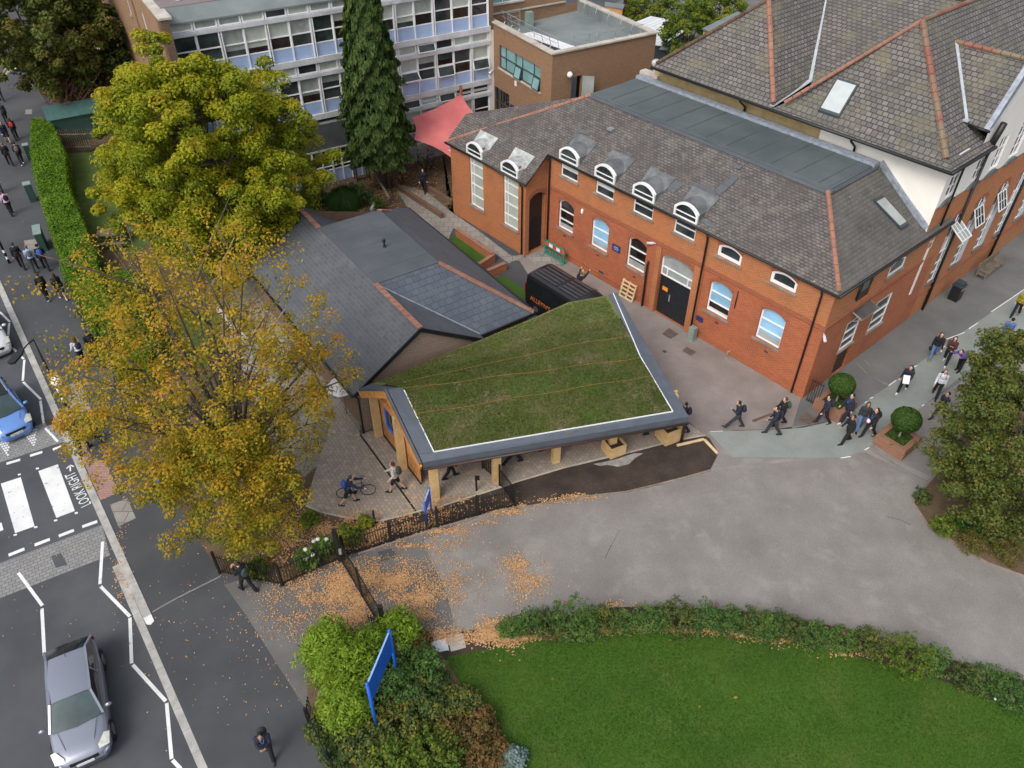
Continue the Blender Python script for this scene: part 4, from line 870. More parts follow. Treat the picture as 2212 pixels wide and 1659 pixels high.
# second hipped wing to the left
D0, D1, AP2 = AB(-21.85,36.9,Z0), AB(-30.2,36.9,Z0), AB(-25.2,39.8,14.05)
J0, J1 = AB(-21.9,37.2,10.25), AB(-29.7,37.2,10.25)
rp([D1, D0, J0, J1], 'eaves_slope'); rp([J1, J0, AP2], 'hip_roof_slope')
V0, V1 = AB(-21.98,40.3,10.45), AB(-24.9,45.0,13.6)
rp([J0, V0, V1, AB(-25.2,45.5,14.05), AP2], 'wing_roof_slope'); rp([AP2+AV*-.02, AB(-25.22,62,14.05), AB(-30.2,62,Z0), AB(-30.2,37,Z0)], 'rear_roof_slope')
# cross range behind, sloping to the front
rp([V0, AB(-17.15,40.3,10.45), AB(-17.15,46.3,14.35), AB(-25.2,46.3,14.35), V1], 'cross_roof_slope'); rp([AB(-17.15,46.32,14.35), AB(-25.2,46.32,14.35), AB(-25.2,52,10.5), AB(-17.15,52,10.5)], 'cross_roof_slope')
ridge('hip_tiles', K0+Vector((0,0,.02)), AP, .15, GH, M_terra_r, .45); ridge('hip_tiles', AP, AB(-21.3,37.0,10.35), .10, GH, M_terra, .45); ridge('ridge_tiles', AP, AB(-17.1,60,14.72), .12, GH, M_terra_r, .45)
ridge('hip_tiles', AB(-21.95,37.05,10.15), AP2, .14, GH, M_terra, .45); ridge('hip_tiles', AB(-30.0,37.0,10.1), AP2, .11, GH, plain('dark brown ridge', (.12,.075,.05), .9, 0, .2, 2), .45); ridge('ridge_tiles', AP2, AB(-25.2,60,14.1), .12, GH, MATS['dark brown ridge'])
ridge('ridge_tiles', AB(-24.6,46.3,14.42), AB(-17.2,46.3,14.42), .12, GH, MATS['dark brown ridge']); ridge('ridge_tiles', VT+Vector((0,0,.02)), AB(-12.5,42.35,13.6), .12, GH, M_terra_r)
mvl = plain('white grey valley lead', (.42,.46,.50), .6)
for p, q, w_, t_ in ((V0+Vector((0,0,.06)), V1+Vector((0,0,.06)), .20, .03), (AB(-21.95,36.95,10.0), V0+Vector((0,0,.1)), .26, .04), (VT+Vector((0,0,.07)), VB+Vector((0,0,.07)), .14, .03), (VB+Vector((0,0,.07)), VB+Vector((0,0,.07))+BV*-.3, .35, .05)): MB().bar(p, q, w_, t_).build('valley_lead', mvl, GH)
mb = MB(); mb.tube([AB(-12.12,36.88,Z0-.06), AB(-30.2,36.83,Z0-.06)], .09, 6); mb.tube([AB(-12.12,36.88,Z0-.06), AB(-12.12,41.3,Z0-.06)], .09, 6); mb.tube([AB(-13.3,40.15,10.85), AB(-12.3,40.15,10.85)], .07, 6); mb.build('gutter', M_black, GH, smooth=True)
mb = MB(); mb.face([AB(-12.3,36.95,Z0-.12),AB(-30.2,36.9,Z0-.12),AB(-30.2,37.7,Z0-.12),AB(-12.3,37.7,Z0-.12)]); mb.face([AB(-12.2,37.0,Z0-.12),AB(-12.2,41.3,Z0-.12),AB(-12.6,41.3,Z0-.12),AB(-12.6,37.0,Z0-.12)]); mb.build('soffit', M_brownm, GH)
hz = lambda b: 10.22 + (14.7-10.22)/(40.3-37.3)*(b-37.3)
q = [AB(-19.55,37.35,hz(37.35)+.03), AB(-18.35,37.35,hz(37.35)+.03), AB(-18.3,38.3,hz(38.3)+.03), AB(-19.5,38.3,hz(38.3)+.03)]
sk = MB().prism(q, (0,0,.12)).build('rooflight', M_darkf, GH); c_ = sum(q, Vector())/4
MB().face([c_+(p-c_)*.86+Vector((0,0,.13)) for p in q]).build('rooflight_pane', plain('sky lit pane', (.46,.50,.50), .15, 0, .04), sk)
mb = MB(); mb.prism([AB(-31.6,37.5,8.8),AB(-30.2,37.5,8.8),AB(-30.2,38.0,8.8),AB(-31.6,38.0,8.8)], (0,0,.35)); mb.build('parapet_stub', M_coping, GH)
mb = MB(); mb.cyl(AB(-31.0,38.2,8.9), .14, .6, 10); mb.ball(AB(-31.0,38.2,9.6), .28, 10, (1,1,.8)); mb.build('roof_ventilator', M_zinc, GH)
mb = MB(); pts = [AB(-12.55,37.62,6.62), AB(-14.2,37.62,7.75), AB(-15.75,37.62,8.9)]
for p, q in zip(pts[:-1], pts[1:]): mb.bar(p, q, .12, .28)
mb.build('step_flashing', M_lead, GH)
u.done()
# ---------------------------------------------------------------- classroom block (c,d axes), blue panels and ribbon glazing
CB = empty('classroom_block', CD(18, -58, 0), 0, 'four storey white framed classroom block with pale blue panels and ribbon windows', 'building')
u = Under(CB); FD = -51.1
Wc = lambda c, z, d=0: CD(c, FD+d, z)        # d>0 towards the viewer
BAY = 1.41; C0_ = 7.35; NB = 15
def bx(mb, c0, c1, z0, z1, d0, d1): mb.prism([Wc(c0,z0,d1), Wc(c1,z0,d1), Wc(c1,z0,d0), Wc(c0,z0,d0)], (0,0,z1-z0)); return mb
bx(MB(), C0_, 28.5, 0, 11.9, -12, -.25).build('rear_volume', M_glass, CB)
rr = random.Random(4)
glm = [M_glass, M_glass2, M_blind, plain('pale grey blind', (.30,.33,.31), .35)]
blue2 = M_bluep
for st, zs in enumerate([8.70, 5.05, 1.40]):
    c_from = 0 if st < 2 else 9
    bx(MB(), C0_+c_from*BAY, 28.62, zs-.36, zs, -.2, .16).build('floor_slab', M_conc, CB)
    bx(MB(), C0_+c_from*BAY, 28.62, zs+2.42, zs+2.66, -.2, .14).build('white_ledge', M_conc, CB)
    for i in range(c_from, NB):
        c0 = C0_+i*BAY; c1 = c0+BAY
        thick = (i % 2 == 0)
        mb = MB(); bx(mb, c0+.03, c1-.03, zs+.02, zs+.80, -.16, -.02); pf = mb.build('spandrel_panel', blue2, CB)
        bl = rr.random()
        fm = MB()
        w0, w1 = c0+.02, c1-.02
        for z in (zs+.80, zs+1.52, zs+2.38): bx(fm, w0, w1, z-.025, z+.035, -.16, .0)
        for c in (w0+.03, w1-.03): bx(fm, c-.03, c+.03, zs+.8, zs+2.4, -.155, -.005)
        wf = fm.build('window', M_white, CB)
        zb = zs + rr.choice([1.15, 1.3, 1.56, 1.56, 1.9])
        if zb > zs+1.52+.02:
            bx(MB(), w0, w1, zs+.82, zb, -.16, -.08).build('pane', rr.choice([M_glass, M_glass2]), wf)
        else: bx(MB(), w0, w1, zs+.82, zb, -.16, -.08).build('pane', rr.choice([M_glass, M_glass2, M_glass]), wf)
        bx(MB(), w0, w1, zb, zs+2.4, -.16, -.08).build('blind', rr.choice([M_blind, M_blind, glm[3], M_glass]), wf)
        # clerestory light above the ledge
        if True:
            top = zs+3.29 if st else zs+3.2
            cf = MB(); bx(cf, w0, w1, zs+2.68, zs+2.74, -.16, .03); bx(cf, w0, w1, top-.05, top, -.16, .03)
            for c in (w0+.05, w1-.05): bx(cf, c-.05, c+.05, zs+2.7, top, -.155, .025)
            wf2 = cf.build('clerestory_window', M_white, CB); bx(MB(), w0+.05, w1-.05, zs+2.72, top-.02, -.16, -.06).build('pane', rr.choice([M_blind, M_glass, glm[3], M_blind]), wf2)
    for i in range(c_from, NB+1):
        c = C0_+i*BAY
        if i % 2 == 0: bx(MB(), c-.11, c-.035, zs, zs+2.42, -.1, .10).build('mullion_fin', M_white, CB); bx(MB(), c+.035, c+.10, zs, zs+2.42, -.1, .10).build('mullion_fin', M_white, CB)
        else: bx(MB(), c-.035, c+.035, zs, zs+2.42, -.1, .06).build('mullion', M_white, CB)
# propped open casements
for (i, zs, z0, t) in [(14, 5.05, .83, .35), (10, 5.05, .83, .9), (12, 5.05, .83, .3), (12, 1.4, 2.70, .35), (10, 1.4, 2.7, .2), (11,5.05,2.7,.35)]:
    c0, c1 = C0_+i*BAY+.08, C0_+(i+1)*BAY-.08; h = .66 if z0 < 1 else .5; zt = zs+z0+h; p, q = Wc(c0, zt, .05), Wc(c1, zt, .05); dn = Vector((0,0,-math.cos(t)*h))+DV*math.sin(t)*h
    m_ = MB(); m_.bar(p, q, .06); m_.bar(p+dn, q+dn, .06); m_.bar(p, p+dn, .06, up=DV); m_.bar(q, q+dn, .06, up=DV); o = m_.build('open_casement', M_white, CB); MB().face([p, q, q+dn, p+dn]).build('pane', M_glass, o)
bx(MB(), C0_, C0_+9*BAY, 2.52, 4.28, -.25, .0).build('grey_band', M_band, CB)
bx(MB(), C0_, 28.62, 4.28, 4.42, -.2, .03).build('white_ledge', M_conc, CB)
# low ground floor on the left
for i in range(9):
    c0 = C0_+i*BAY; c1 = c0+BAY
    bx(MB(), c0+.05, c1-.05, 0, .95, -.2, -.05).build('spandrel_panel', blue2, CB)
    fm = MB()
    for z in (.95, 1.22, 2.40): bx(fm, c0, c1, z-.03, z+.03, -.2, .0)
    for c in (c0+.02, (c0+c1)/2): bx(fm, c-.04, c+.04, 0.0, 2.42, -.2, .004)
    bx(fm, c0, (c0+c1)/2, 1.95, 2.0, -.2, -.004)
    bx(fm, c0-.06, c0+.06, -.0, 2.50, -.2, .03)
    wf = fm.build('window', M_white, CB); bx(MB(), c0+.05, c1-.03, .97, 2.4, -.2, -.08).build('pane', rr.choice([M_glass, M_glass, M_blind]), wf)
bx(MB(), C0_, C0_+9*BAY, 2.42, 2.52, -.25, .05).build('white_ledge', M_conc, CB)
bx(MB(), 28.5, 28.88, 0, 8.4, -1, .10).build('white_pier', M_render, CB); bx(MB(), 20.0, 28.5, 0, 1.04, -1, -.05).build('plinth_wall', M_conc, CB)
bx(MB(), 28.5, 28.92, 8.4, 12.6, -1, .02).build('brick_pier', M_brick_dk, CB)
# fascia and roof
mb = MB(); mb.prism([Wc(C0_,11.92,.12), Wc(28.6,11.92,.12), Wc(28.6,12.62,-.75), Wc(C0_,12.62,-.75)], -Vector((0,0,.1))); mb.build('roof_fascia', M_felt3, CB)
mb = MB(); mb.prism([Wc(C0_,12.5,-.7), Wc(28.6,12.5,-.7), Wc(28.6,12.5,-14), Wc(C0_,12.5,-14)], (0,0,.12)); mb.build('flat_roof', ground_mat('pinkish grey roof', (.16,.13,.13), (.23,.19,.185), .5, 30), CB, uvdir=CV)
mb = MB()
for i in range(5): c = 8.6+i*4.4; mb.bar(Wc(c,12.66,-1.6), Wc(c+.35,12.66,-1.9), .10, .03); mb.bar(Wc(c,12.66,-1.6), Wc(c-.22,12.66,-2.0), .10, .03)
mb.build('roof_fixings', M_conc, CB)
# brick end wall on the left, running back, with coping and narrow windows
holes = [rect(-57.1,-56.3,9.85,11.3), rect(-62.8,-62.2,9.7,11.3), rect(-63.3,-62.5,6.8,8.2)]
wall_open(CD(6.9,0), DV, [(-84,0),(-50.0,0),(-50.0,12.45),(-84,12.45)], holes, .15, CV).build('end_wall', M_brick_br, CB)
for h in holes: window(CD(6.9,0), DV, CV, h, CB, (), (), .09, .04, glass=M_glass)
mb = MB(); mb.prism([CD(6.9,-49.99,0),CD(7.34,-49.99,0),CD(7.34,-51.2,0),CD(6.9,-51.2,0)], (0,0,12.44)); mb.build('end_pier', M_brick_dk, CB)
mb = MB(); mb.prism([CD(6.82,-49.9,12.46),CD(7.55,-49.9,12.46),CD(7.55,-84,12.46),CD(6.82,-84,12.46)], (0,0,.12)); mb.build('coping', M_coping, CB)
mb = MB(); mb.prism([CD(6.86,-59.6,0),CD(6.86,-60.2,0),CD(6.98,-60.2,0),CD(6.98,-59.6,0)], (0,0,12.4)); mb.build('recess_shade_strip', M_brick_dk, CB)  # shade of a recess painted as a strip of darker brick
mb = MB(); mb.prism([CD(7.3,-51.5,0),CD(7.3,-84,0),CD(28,-84,0),CD(28,-51.5,0)], (0,0,1)); mb.build('rear_base', M_brick_dk, CB)
u.done()
# ---------------------------------------------------------------- tan brick extension
BX = empty('brick_extension', CD(33, -47, 0), 0, 'plain tan brick extension with flat railed roof and teal strip window', 'building')
u = Under(BX); WL = CD(28.9, 0)
winh = rect(-50.25,-44.75,6.0,7.6); drh = rect(-51.05,-48.85,.02,4.45)
wall_open(WL, DV, [(-51.6,0),(-43.4,0),(-43.4,8.85),(-51.6,8.85)], [winh, drh], .2, CV).build('left_wall', M_brick_br, BX)
dor = rect(30.5,31.35,5.35,7.12)
wall_open(CD(0,-43.4), CV, [(28.9,0),(37.4,0),(37.4,8.85),(28.9,8.85)], [dor], .25, -DV).build('right_wall', M_brick_br, BX)
mb = MB(); mb.face([CD(37.4,-43.4,0),CD(37.4,-52.5,0),CD(37.4,-52.5,8.85),CD(37.4,-43.4,8.85)]); mb.face([CD(28.9,-51.6,8.0),CD(28.9,-52.6,8.0),CD(37.4,-52.6,8.0),CD(37.4,-52.6,8.85)]); mb.build('rear_wall', M_brick_br, BX)
window(WL, DV, CV, winh, BX, (6.82,), (-49.45,-48.1,-47.2,-45.7), .06, .08, glass=M_teal, frame_m=M_darkf, sillm=M_coping)
window(WL, DV, CV, drh, BX, (2.4,3.4), (-50.3,-49.6), .08, .12, glass=M_glass, frame_m=plain('brown door frame', (.10,.05,.035), .5), sill=False, name='entrance_door')
for d0 in (-48.0, -45.6):
    p, q = CD(28.9,d0-.0,6.8), CD(28.9,d0+.8,6.8); dn = Vector((0,0,-.72))-CV*.18; m_ = MB(); m_.bar(p, q, .05); m_.bar(p+dn, q+dn, .05); m_.bar(p, p+dn, .05, up=CV); m_.bar(q, q+dn, .05, up=CV); o = m_.build('open_casement', M_darkf, BX); MB().face([p,q,q+dn,p+dn]).build('pane', M_teal, o)
mb = MB(); mb.prism([CD(28.78,-51.6,8.86),CD(29.25,-51.6,8.86),CD(29.25,-43.72,8.86),CD(37.1,-43.72,8.86),CD(37.1,-52.4,8.86),CD(37.52,-52.4,8.86),CD(37.52,-43.28,8.86),CD(28.78,-43.28,8.86)], (0,0,.10)); mb.build('coping', M_coping, BX)
mb = MB(); mb.face([CD(29.2,-43.7,8.15),CD(37.1,-43.7,8.15),CD(37.1,-52.6,8.15),CD(29.2,-52.6,8.15)]); mb.face([CD(29.24,-43.7,8.15),CD(29.24,-51.6,8.15),CD(29.24,-51.6,8.86),CD(29.24,-43.7,8.86)]); mb.face([CD(29.24,-43.73,8.15),CD(37.1,-43.73,8.15),CD(37.1,-43.73,8.86),CD(29.24,-43.73,8.86)]); mb.face([CD(37.1,-43.7,8.15),CD(37.1,-52.6,8.15),CD(37.1,-52.6,8.86),CD(37.1,-43.7,8.86)]); mb.build('flat_roof', M_felt3, BX, uvdir=CV)
# guard rail along the front parapets
mb = MB(); pts = [CD(29.7,-51.3,9.5), CD(29.75,-47.5,9.45), CD(29.8,-44.3,9.5)]
for a, b in zip(pts[:-1], pts[1:]): mb.tube([a, b], .022, 6); mb.tube([a-Vector((0,0,.35)), b-Vector((0,0,.35))], .018, 6)
for d in [-51.2+k*1.0 for k in range(8)]: mb.tube([CD(29.5,d,8.2), CD(29.95,d,8.75), CD(29.75,d,9.5)], .018, 6)
mb.build('guard_rail', M_steel, BX); mb = MB(); pts = [CD(30.0,-44.2,9.4), CD(33.2,-44.3,9.4), CD(33.2,-44.3,9.25), CD(37.0,-44.3,9.3)]
for a, b in zip(pts[:-1], pts[1:]): mb.tube([a, b], .02, 6)
for c in (31.2,32.4,33.2,34.6,35.8,36.8): mb.tube([CD(c,-44.0,8.2), CD(c,-44.4,8.8), CD(c,-44.3,9.35)], .018, 6)
mb.build('guard_rail', M_steel, BX); mb = MB(); mb.tube([CD(36.8,-51,9.3), CD(36.8,-45.2,9.3)], .018, 6)
for c in [-51,-49.5,-48,-46.5,-45.2]: mb.tube([CD(36.9,c,8.2), CD(36.6,c,8.8), CD(36.8,c,9.3)], .018, 6)
mb.build('guard_rail', M_steel, BX)
mb = MB()
for k in range(3): mb.prism([CD(30.1+k*.36,-49.3,8.35), CD(30.4+k*.36,-49.3,8.35), CD(31.0+k*.36,-44.7,8.45), CD(30.7+k*.36,-44.7,8.45)], (0,0,.04))
mb.build('stacked_white_panels', M_signw, BX)
mb = MB()
for c in (30.3, 31.3): mb.tube([CD(c,-51.4,8.15), CD(c,-51.4,9.3)], .03, 6)
for z in (8.3,8.6,8.9,9.2): mb.tube([CD(30.3,-51.4,z), CD(31.3,-51.4,z)], .025, 6)
mb.build('roof_ladder', M_pgreen, BX)
MB().box(CD(31.9,-51.1,8.15), (.5,.4,1.0), AZC).build('roof_cabinet', M_pgreen, BX)
dl = MB(); dl.prism([CD(31.35,-43.36,5.36), CD(31.95,-42.85,5.36), CD(31.93,-42.80,5.36), CD(31.33,-43.32,5.36)], (0,0,1.74)); dl.build('open_door', M_clear, BX)
MB().ball(CD(30.2,-43.2,7.4), .20, 12).build('globe_lamp', M_petal, BX, smooth=True)
MB().prism([CD(28.86,-47.95,5.45),CD(28.86,-47.7,5.45),CD(28.8,-47.7,5.45),CD(28.8,-47.95,5.45)], (0,0,.36)).build('wall_clock', M_signw, BX)
MB().prism([CD(28.86,-48.55,3.5),CD(28.86,-47.9,3.5),CD(28.8,-47.9,3.5),CD(28.8,-48.55,3.5)], (0,0,.42)).build('wall_sign', M_navy, BX)
o = cctv(CD(28.85,-51.0,5.6), (-CV+DV*.3).normalized(), BX, M_signw)
# taller brick part behind
mb = MB(); mb.prism([CD(28.9,-52.6,0),CD(36.0,-52.6,0),CD(36.0,-62,0),CD(28.9,-62,0)], (0,0,12.8)); mb.build('taller_rear_block', M_brick_br, BX)
window(CD(0,-52.55), CV, -DV, rect(29.6,32.2,9.6,11.2), BX, (), (30.5,31.4), .06, -.02, glass=M_teal, frame_m=M_white, sillm=M_coping)
mb = MB(); mb.prism([CD(29.0,-52.58,8.9),CD(36,-52.58,8.9),CD(36,-52.5,8.9),CD(29.0,-52.5,8.9)], (0,0,.1)); mb.build('wall_flashing', M_coping, BX)
u.done()
# orange brick house far left behind the trees
OH = empty('orange_brick_house', CD(3, -95, 0), 0, 'orange brick house end with tall dark window, beside red maple', 'building')
u = Under(OH)
wall_open(CD(6.0,0), DV, [(-112,0),(-86.5,0),(-86.5,9),(-112,9)], [rect(-92.5,-90.5,2.0,6.5)], .2, CV).build('side_wall', plain('orange render brick', (.42,.15,.07), .85, 0, .12, 3), OH)
mb = MB(); mb.prism([CD(6.3,-86.5,0),CD(12,-86.5,0),CD(12,-112,0),CD(6.3,-112,0)], (0,0,8.9)); mb.build('house_body', MATS['orange render brick'], OH)
window(CD(6.0,0), DV, CV, rect(-92.5,-90.5,2.0,6.5), OH, (4,), (-91.5,), .1, .1, glass=M_glass, frame_m=M_darkf)
u.done()
# ---------------------------------------------------------------- slate roofed nursery lodge (e,n axes)
LG = empty('slate_roofed_lodge', EN(1.5, 7, 0), 0, 'single storey lodge with dark slate roof, flat centre and pale brick gable', 'building')
u = Under(LG)
def lp(pts, name, mat=M_slate3, t=.07): return MB().prism(pts, (0,0,-t)).build(name, mat, LG)
ZR_, ZL = 4.72, 2.5
lp([EN(-3.6,-.12,ZL), EN(0,-.12,ZR_), EN(0,14.1,ZR_), EN(-3.65,13.4,ZL)][::1], 'west_roof_slope')
lp([EN(0,0-.12,ZR_), EN(3.45,-.12,ZL+.05), EN(3.5,.42,ZL+.02), EN(0,4.15,ZR_-.005)], 'gable_roof_slope')
lp([EN(0,4.17,ZR_-.01), EN(3.52,.40,ZL), EN(6.75,.42,ZL), EN(3.48,4.1,ZR_)], 'south_roof_slope', brick_mat('new slates wide', (.088,.104,.130), (.070,.083,.105), (.040,.046,.056), .40, .34, .014, (.50,.95), (.15,.16,.175), .62, .5, True, None, .014, .8, .2))
lp([EN(3.5,4.1,ZR_), EN(6.8,.42,ZL), EN(6.88,13.7,ZL), EN(3.55,10.6,ZR_)], 'east_roof_slope')
lp([EN(0,14.1,ZR_), EN(0,10.7,ZR_), EN(3.0,13.5,ZL+.2)], 'north_roof_slope'); lp([EN(3.5,10.62,ZR_-.1), EN(6.8,13.7,ZL), EN(3.4,13.7,ZL)], 'north_roof_slope')
MB().prism([EN(-.02,4.18,ZR_-.03), EN(3.5,4.12,ZR_-.03), EN(3.57,10.6,ZR_-.03), EN(-.02,10.72,ZR_-.03)], (0,0,.06)).build('flat_roof', M_felt2, LG, uvdir=EV)
mb = MB()
for n in (5.2,6.4,7.6,8.8,9.8): mb.bar(EN(.1,n,ZR_+.035), EN(3.45,n,ZR_+.035), .04, .012)
mb.build('felt_laps', M_felt, LG)
for a, b in ((EN(0,-.1,ZR_+.03), EN(0,4.2,ZR_+.03)), (EN(0,10.7,ZR_+.03), EN(0,14.1,ZR_+.03)), (EN(3.48,4.1,ZR_+.03), EN(6.75,.42,ZL+.05)), (EN(3.55,10.6,ZR_+.02), EN(4.7,11.6,3.9))):
    mb = MB(); mb.bar(a, b, .26, .05); d = (b-a); k = int(d.length/.42)
    for i in range(k): mb.bar(a+d*((i+.5)/k)+Vector((0,0,.02)), a+d*((i+.5)/k)+d.normalized()*.05+Vector((0,0,.02)), .28, .06)
    mb.build('ridge_tiles', M_terra, LG)
mb = MB(); mb.bar(EN(.02,4.12,ZR_+.03), EN(3.5,.42,ZL+.05), .07, .03); mb.build('valley_lead', M_lead, LG)
# pale brick gable, walls
gz = lambda e: ZR_ - (ZR_-ZL)/3.55*abs(e) - .09
wall_open(EN(0,0), EV, [(-3.3,0),(3.3,0),(3.3,gz(3.3)),(0,gz(0)),(-3.3,gz(3.3))], [], .1, NV).build('gable_wall', M_brick_lb, LG)
mb = MB(); mb.face([EN(-3.3,0,0),EN(-3.3,13.2,0),EN(-3.3,13.2,ZL+.1),EN(-3.3,0,ZL+.1)]); mb.face([EN(-3.3,13.2,0),EN(6.6,13.2,0),EN(6.6,13.2,ZL),EN(0,13.2,4.6),EN(-3.3,13.2,ZL)]); mb.face([EN(6.6,.7,0),EN(6.6,13.2,0),EN(6.6,13.2,ZL),EN(6.6,.7,ZL)]); mb.face([EN(3.3,.7,0),EN(6.6,.7,0),EN(6.6,.7,ZL),EN(3.3,.7,ZL)]); mb.build('side_walls', M_brick_dk, LG)
mb = MB(); mb.bar(EN(-3.62,-.15,ZL-.04), EN(0,-.15,ZR_-.06), .05, .2); mb.bar(EN(3.45,-.15,ZL+.0), EN(0,-.15,ZR_-.06), .05, .2); mb.bar(EN(3.5,.38,ZL-.06), EN(6.8,.38,ZL-.06), .08, .12); mb.bar(EN(-3.68,-.1,ZL-.06), EN(-3.7,13.4,ZL-.06), .10, .10); mb.bar(EN(6.9,.4,ZL-.06), EN(6.92,13.7,ZL-.06), .1, .1); mb.build('fascia_gutter', M_black, LG)
window(EN(0,.7), EV, NV, rect(3.8,5.3,1.5,2.35), LG, (), (4.55,), .07, .0, glass=M_glass, frame_m=plain('grey white frame', (.5,.5,.5)))
pipe([EN(-3.55,-.12,2.4), EN(-3.42,-.08,2.2), EN(-3.42,-.08,0)], .045, LG); 
mb = MB(); mb.box(EN(-2.95,-.18,0), (.10,.10,2.3)); mb.build('support_post', M_oldwood, LG)
mb = MB(); v0 = EN(1.95,6.95,ZR_); mb.cyl(v0, .09, .08, 10); mb.cyl(v0, .055, .38, 10); mb.ball(v0+Vector((0,0,.42)), .10, 8, (1,1,1.3)); mb.build('roof_vent_pipe', M_black, LG, smooth=True)
u.done()
# ---------------------------------------------------------------- timber canopy with a living roof
CN = empty('green_roofed_canopy', (1.5, 27, 0), 0, 'timber canopy with turf roof, grey metal edges and chunky oak posts', 'canopy')
u = Under(CN)
SW, SE = Vector((-3.58,21.86,2.75)), Vector((7.59,24.62,2.75))
NE = Vector((5.25,32.9,3.45))
RW, RE = Vector((-5.22,24.75,4.20)), SE+(NE-SE)*.47
back = [Vector((-6.66,26.1,3.0)), Vector((-4.03,27.93,3.05)), Vector((-1.70,29.45,3.05)), Vector((.98,31.25,3.10)), Vector((2.82,32.5,3.2)), NE]
def lerp(a, b, t): return a+(b-a)*t
NU, NVV = 40, 22
def rim(t):              # back edge at parameter t
    x = t*(len(back)-1); i = min(int(x), len(back)-2); return lerp(back[i], back[i+1], x-i)
def surf(uu, vv):        # vv 0..1 front slope, 1..2 rear slope
    f = lerp(SW, SE, uu); r = lerp(RW, RE, uu); b = rim(uu)
    p = lerp(f, r, vv) if vv <= 1 else lerp(r, b, vv-1)
    k = math.exp(-((vv-1)/.16)**2)*.10; return p-Vector((0,0,k))
rows = [0,.06,.12,.2,.3,.4,.5,.6,.7,.78,.84,.9,.95,1,1.05,1.1,1.18,1.3,1.45,1.6,1.8,2.0]
def patchmesh(name, u0, u1, r0, r1, mat, dz):
    us = [u0+(u1-u0)*i/40 for i in range(41)]; vr = [r for r in rows if r0-1e-6 <= r <= r1+1e-6]
    mb = MB(); vs = []
    for r in vr:
        for q in us:
            p = surf(q, r); nz = .03*math.sin(q*70+r*9)*math.sin(r*23+q*11)*.5; vs.append(p+Vector((0,0,dz+nz*.6)))
    n = len(us); fs = [(j*n+i, j*n+i+1, (j+1)*n+i+1, (j+1)*n+i) for j in range(len(vr)-1) for i in range(n-1)]
    mb.mesh(vs, fs); return mb.build(name, mat, CN, smooth=True)
patchmesh('turf_roof', .045, .955, .06, 1.6, M_turf, .05); patchmesh('turf_edge', .0, 1.0, 1.6, 2.0, M_turf_sheen, .045)  # back strip carries the painted sheen
# squares of fresher turf
def turfsq(u0, u1, v0, v1):
    mb = MB(); vs = []; m = 6
    for j in range(m+1):
        for i in range(m+1): vs.append(surf(u0+(u1-u0)*i/m+.004*math.sin(j*2.1), v0+(v1-v0)*j/m+.008*math.sin(i*1.7))+Vector((0,0,.066)))
    mb.mesh(vs, [(j*(m+1)+i, j*(m+1)+i+1, (j+1)*(m+1)+i+1, (j+1)*(m+1)+i) for j in range(m) for i in range(m)]); return mb
for q in [(.40,.47,.62,.92),(.48,.56,.60,.93),(.66,.74,.58,.90),(.12,.20,.70,.9),(.62,.68,.15,.32)]: turfsq(*q).build('fresh_turf_square', M_turf_g, CN, smooth=True)
# soffit / boarding below
mb = MB(); vs = [surf(i/12, j*2/10)-Vector((0,0,.26)) for j in range(11) for i in range(13)]; mb.mesh(vs, [(j*13+i, (j+1)*13+i, (j+1)*13+i+1, j*13+i+1) for j in range(10) for i in range(12)]); mb.build('soffit_boarding', M_cedar, CN)
# metal edge, white drip rail, fascia
def strip(name, a0, a1, b0, b1, mat, up_=.0, t=.05): MB().prism([a0,a1,b1,b0], (0,0,t)).build(name, mat, CN)
mb = MB(); mb.prism([SW+Vector((0,0,.02)), SE+Vector((0,0,.02)), surf(1,.10)+Vector((0,0,.03)), surf(0,.10)+Vector((0,0,.03))], (0,0,.05)); mb.build('metal_edge', M_felt4, CN)
mb = MB(); mb.prism([surf(0,.10), surf(.05,.10), surf(.05,.9), surf(.05,1.0), surf(.0,1.0)][::1], (0,0,.10)); mb.prism([surf(0,1.002), surf(.045,1.002), surf(.03,2)+Vector((0,0,.0)), back[0]], (0,0,.08)); mb.build('metal_edge', M_felt4, CN)
mb = MB(); mb.prism([surf(.955,.10), surf(1,.10), surf(1,1.0), surf(.955,1.0)], (0,0,.09)); mb.prism([surf(.955,1.002), surf(1,1.002), NE+Vector((0,0,.03)), surf(.965,2)], (0,0,.09)); mb.build('metal_edge', M_felt4, CN)
up1 = Vector((0,0,.10))
mb = MB(); mb.bar(surf(.052,.10)+up1, surf(.952,.10)+up1, .04, .04); mb.bar(surf(.052,.10)+up1, surf(.052,.96)+up1, .045, .04); mb.bar(surf(.952,.10)+up1, surf(.952,1.0)+up1, .04, .04); mb.bar(surf(.952,1.0)+up1, surf(.985,2.0)+up1, .04, .04); mb.build('white_drip_rail', M_signw, CN)
mb = MB(); mb.prism([SW-Vector((0,0,.30)), SE-Vector((0,0,.30)), SE-Vector((0,0,.30))+Vector((-.05,.2,0)), SW-Vector((0,0,.30))+Vector((-.05,.2,0))], (0,0,.30)); mb.bar(SE-Vector((0,0,.15)), NE-Vector((0,0,.15)), .06, .28); mb.build('fascia_board', M_felt4, CN)
fr_ = Vector((.24,-.97,0))*.09
mb = MB(); mb.tube([SW+fr_-Vector((0,0,.26)), SE+fr_-Vector((0,0,.26))], .055, 6); mb.build('brown_gutter', M_brownm, CN, smooth=True)
pipe([Vector((7.5,24.7,2.45)), Vector((7.86,25.8,1.75)), Vector((7.87,25.87,1.6)), Vector((7.87,25.87,0))], .07, CN, 'downpipe', M_brownm)
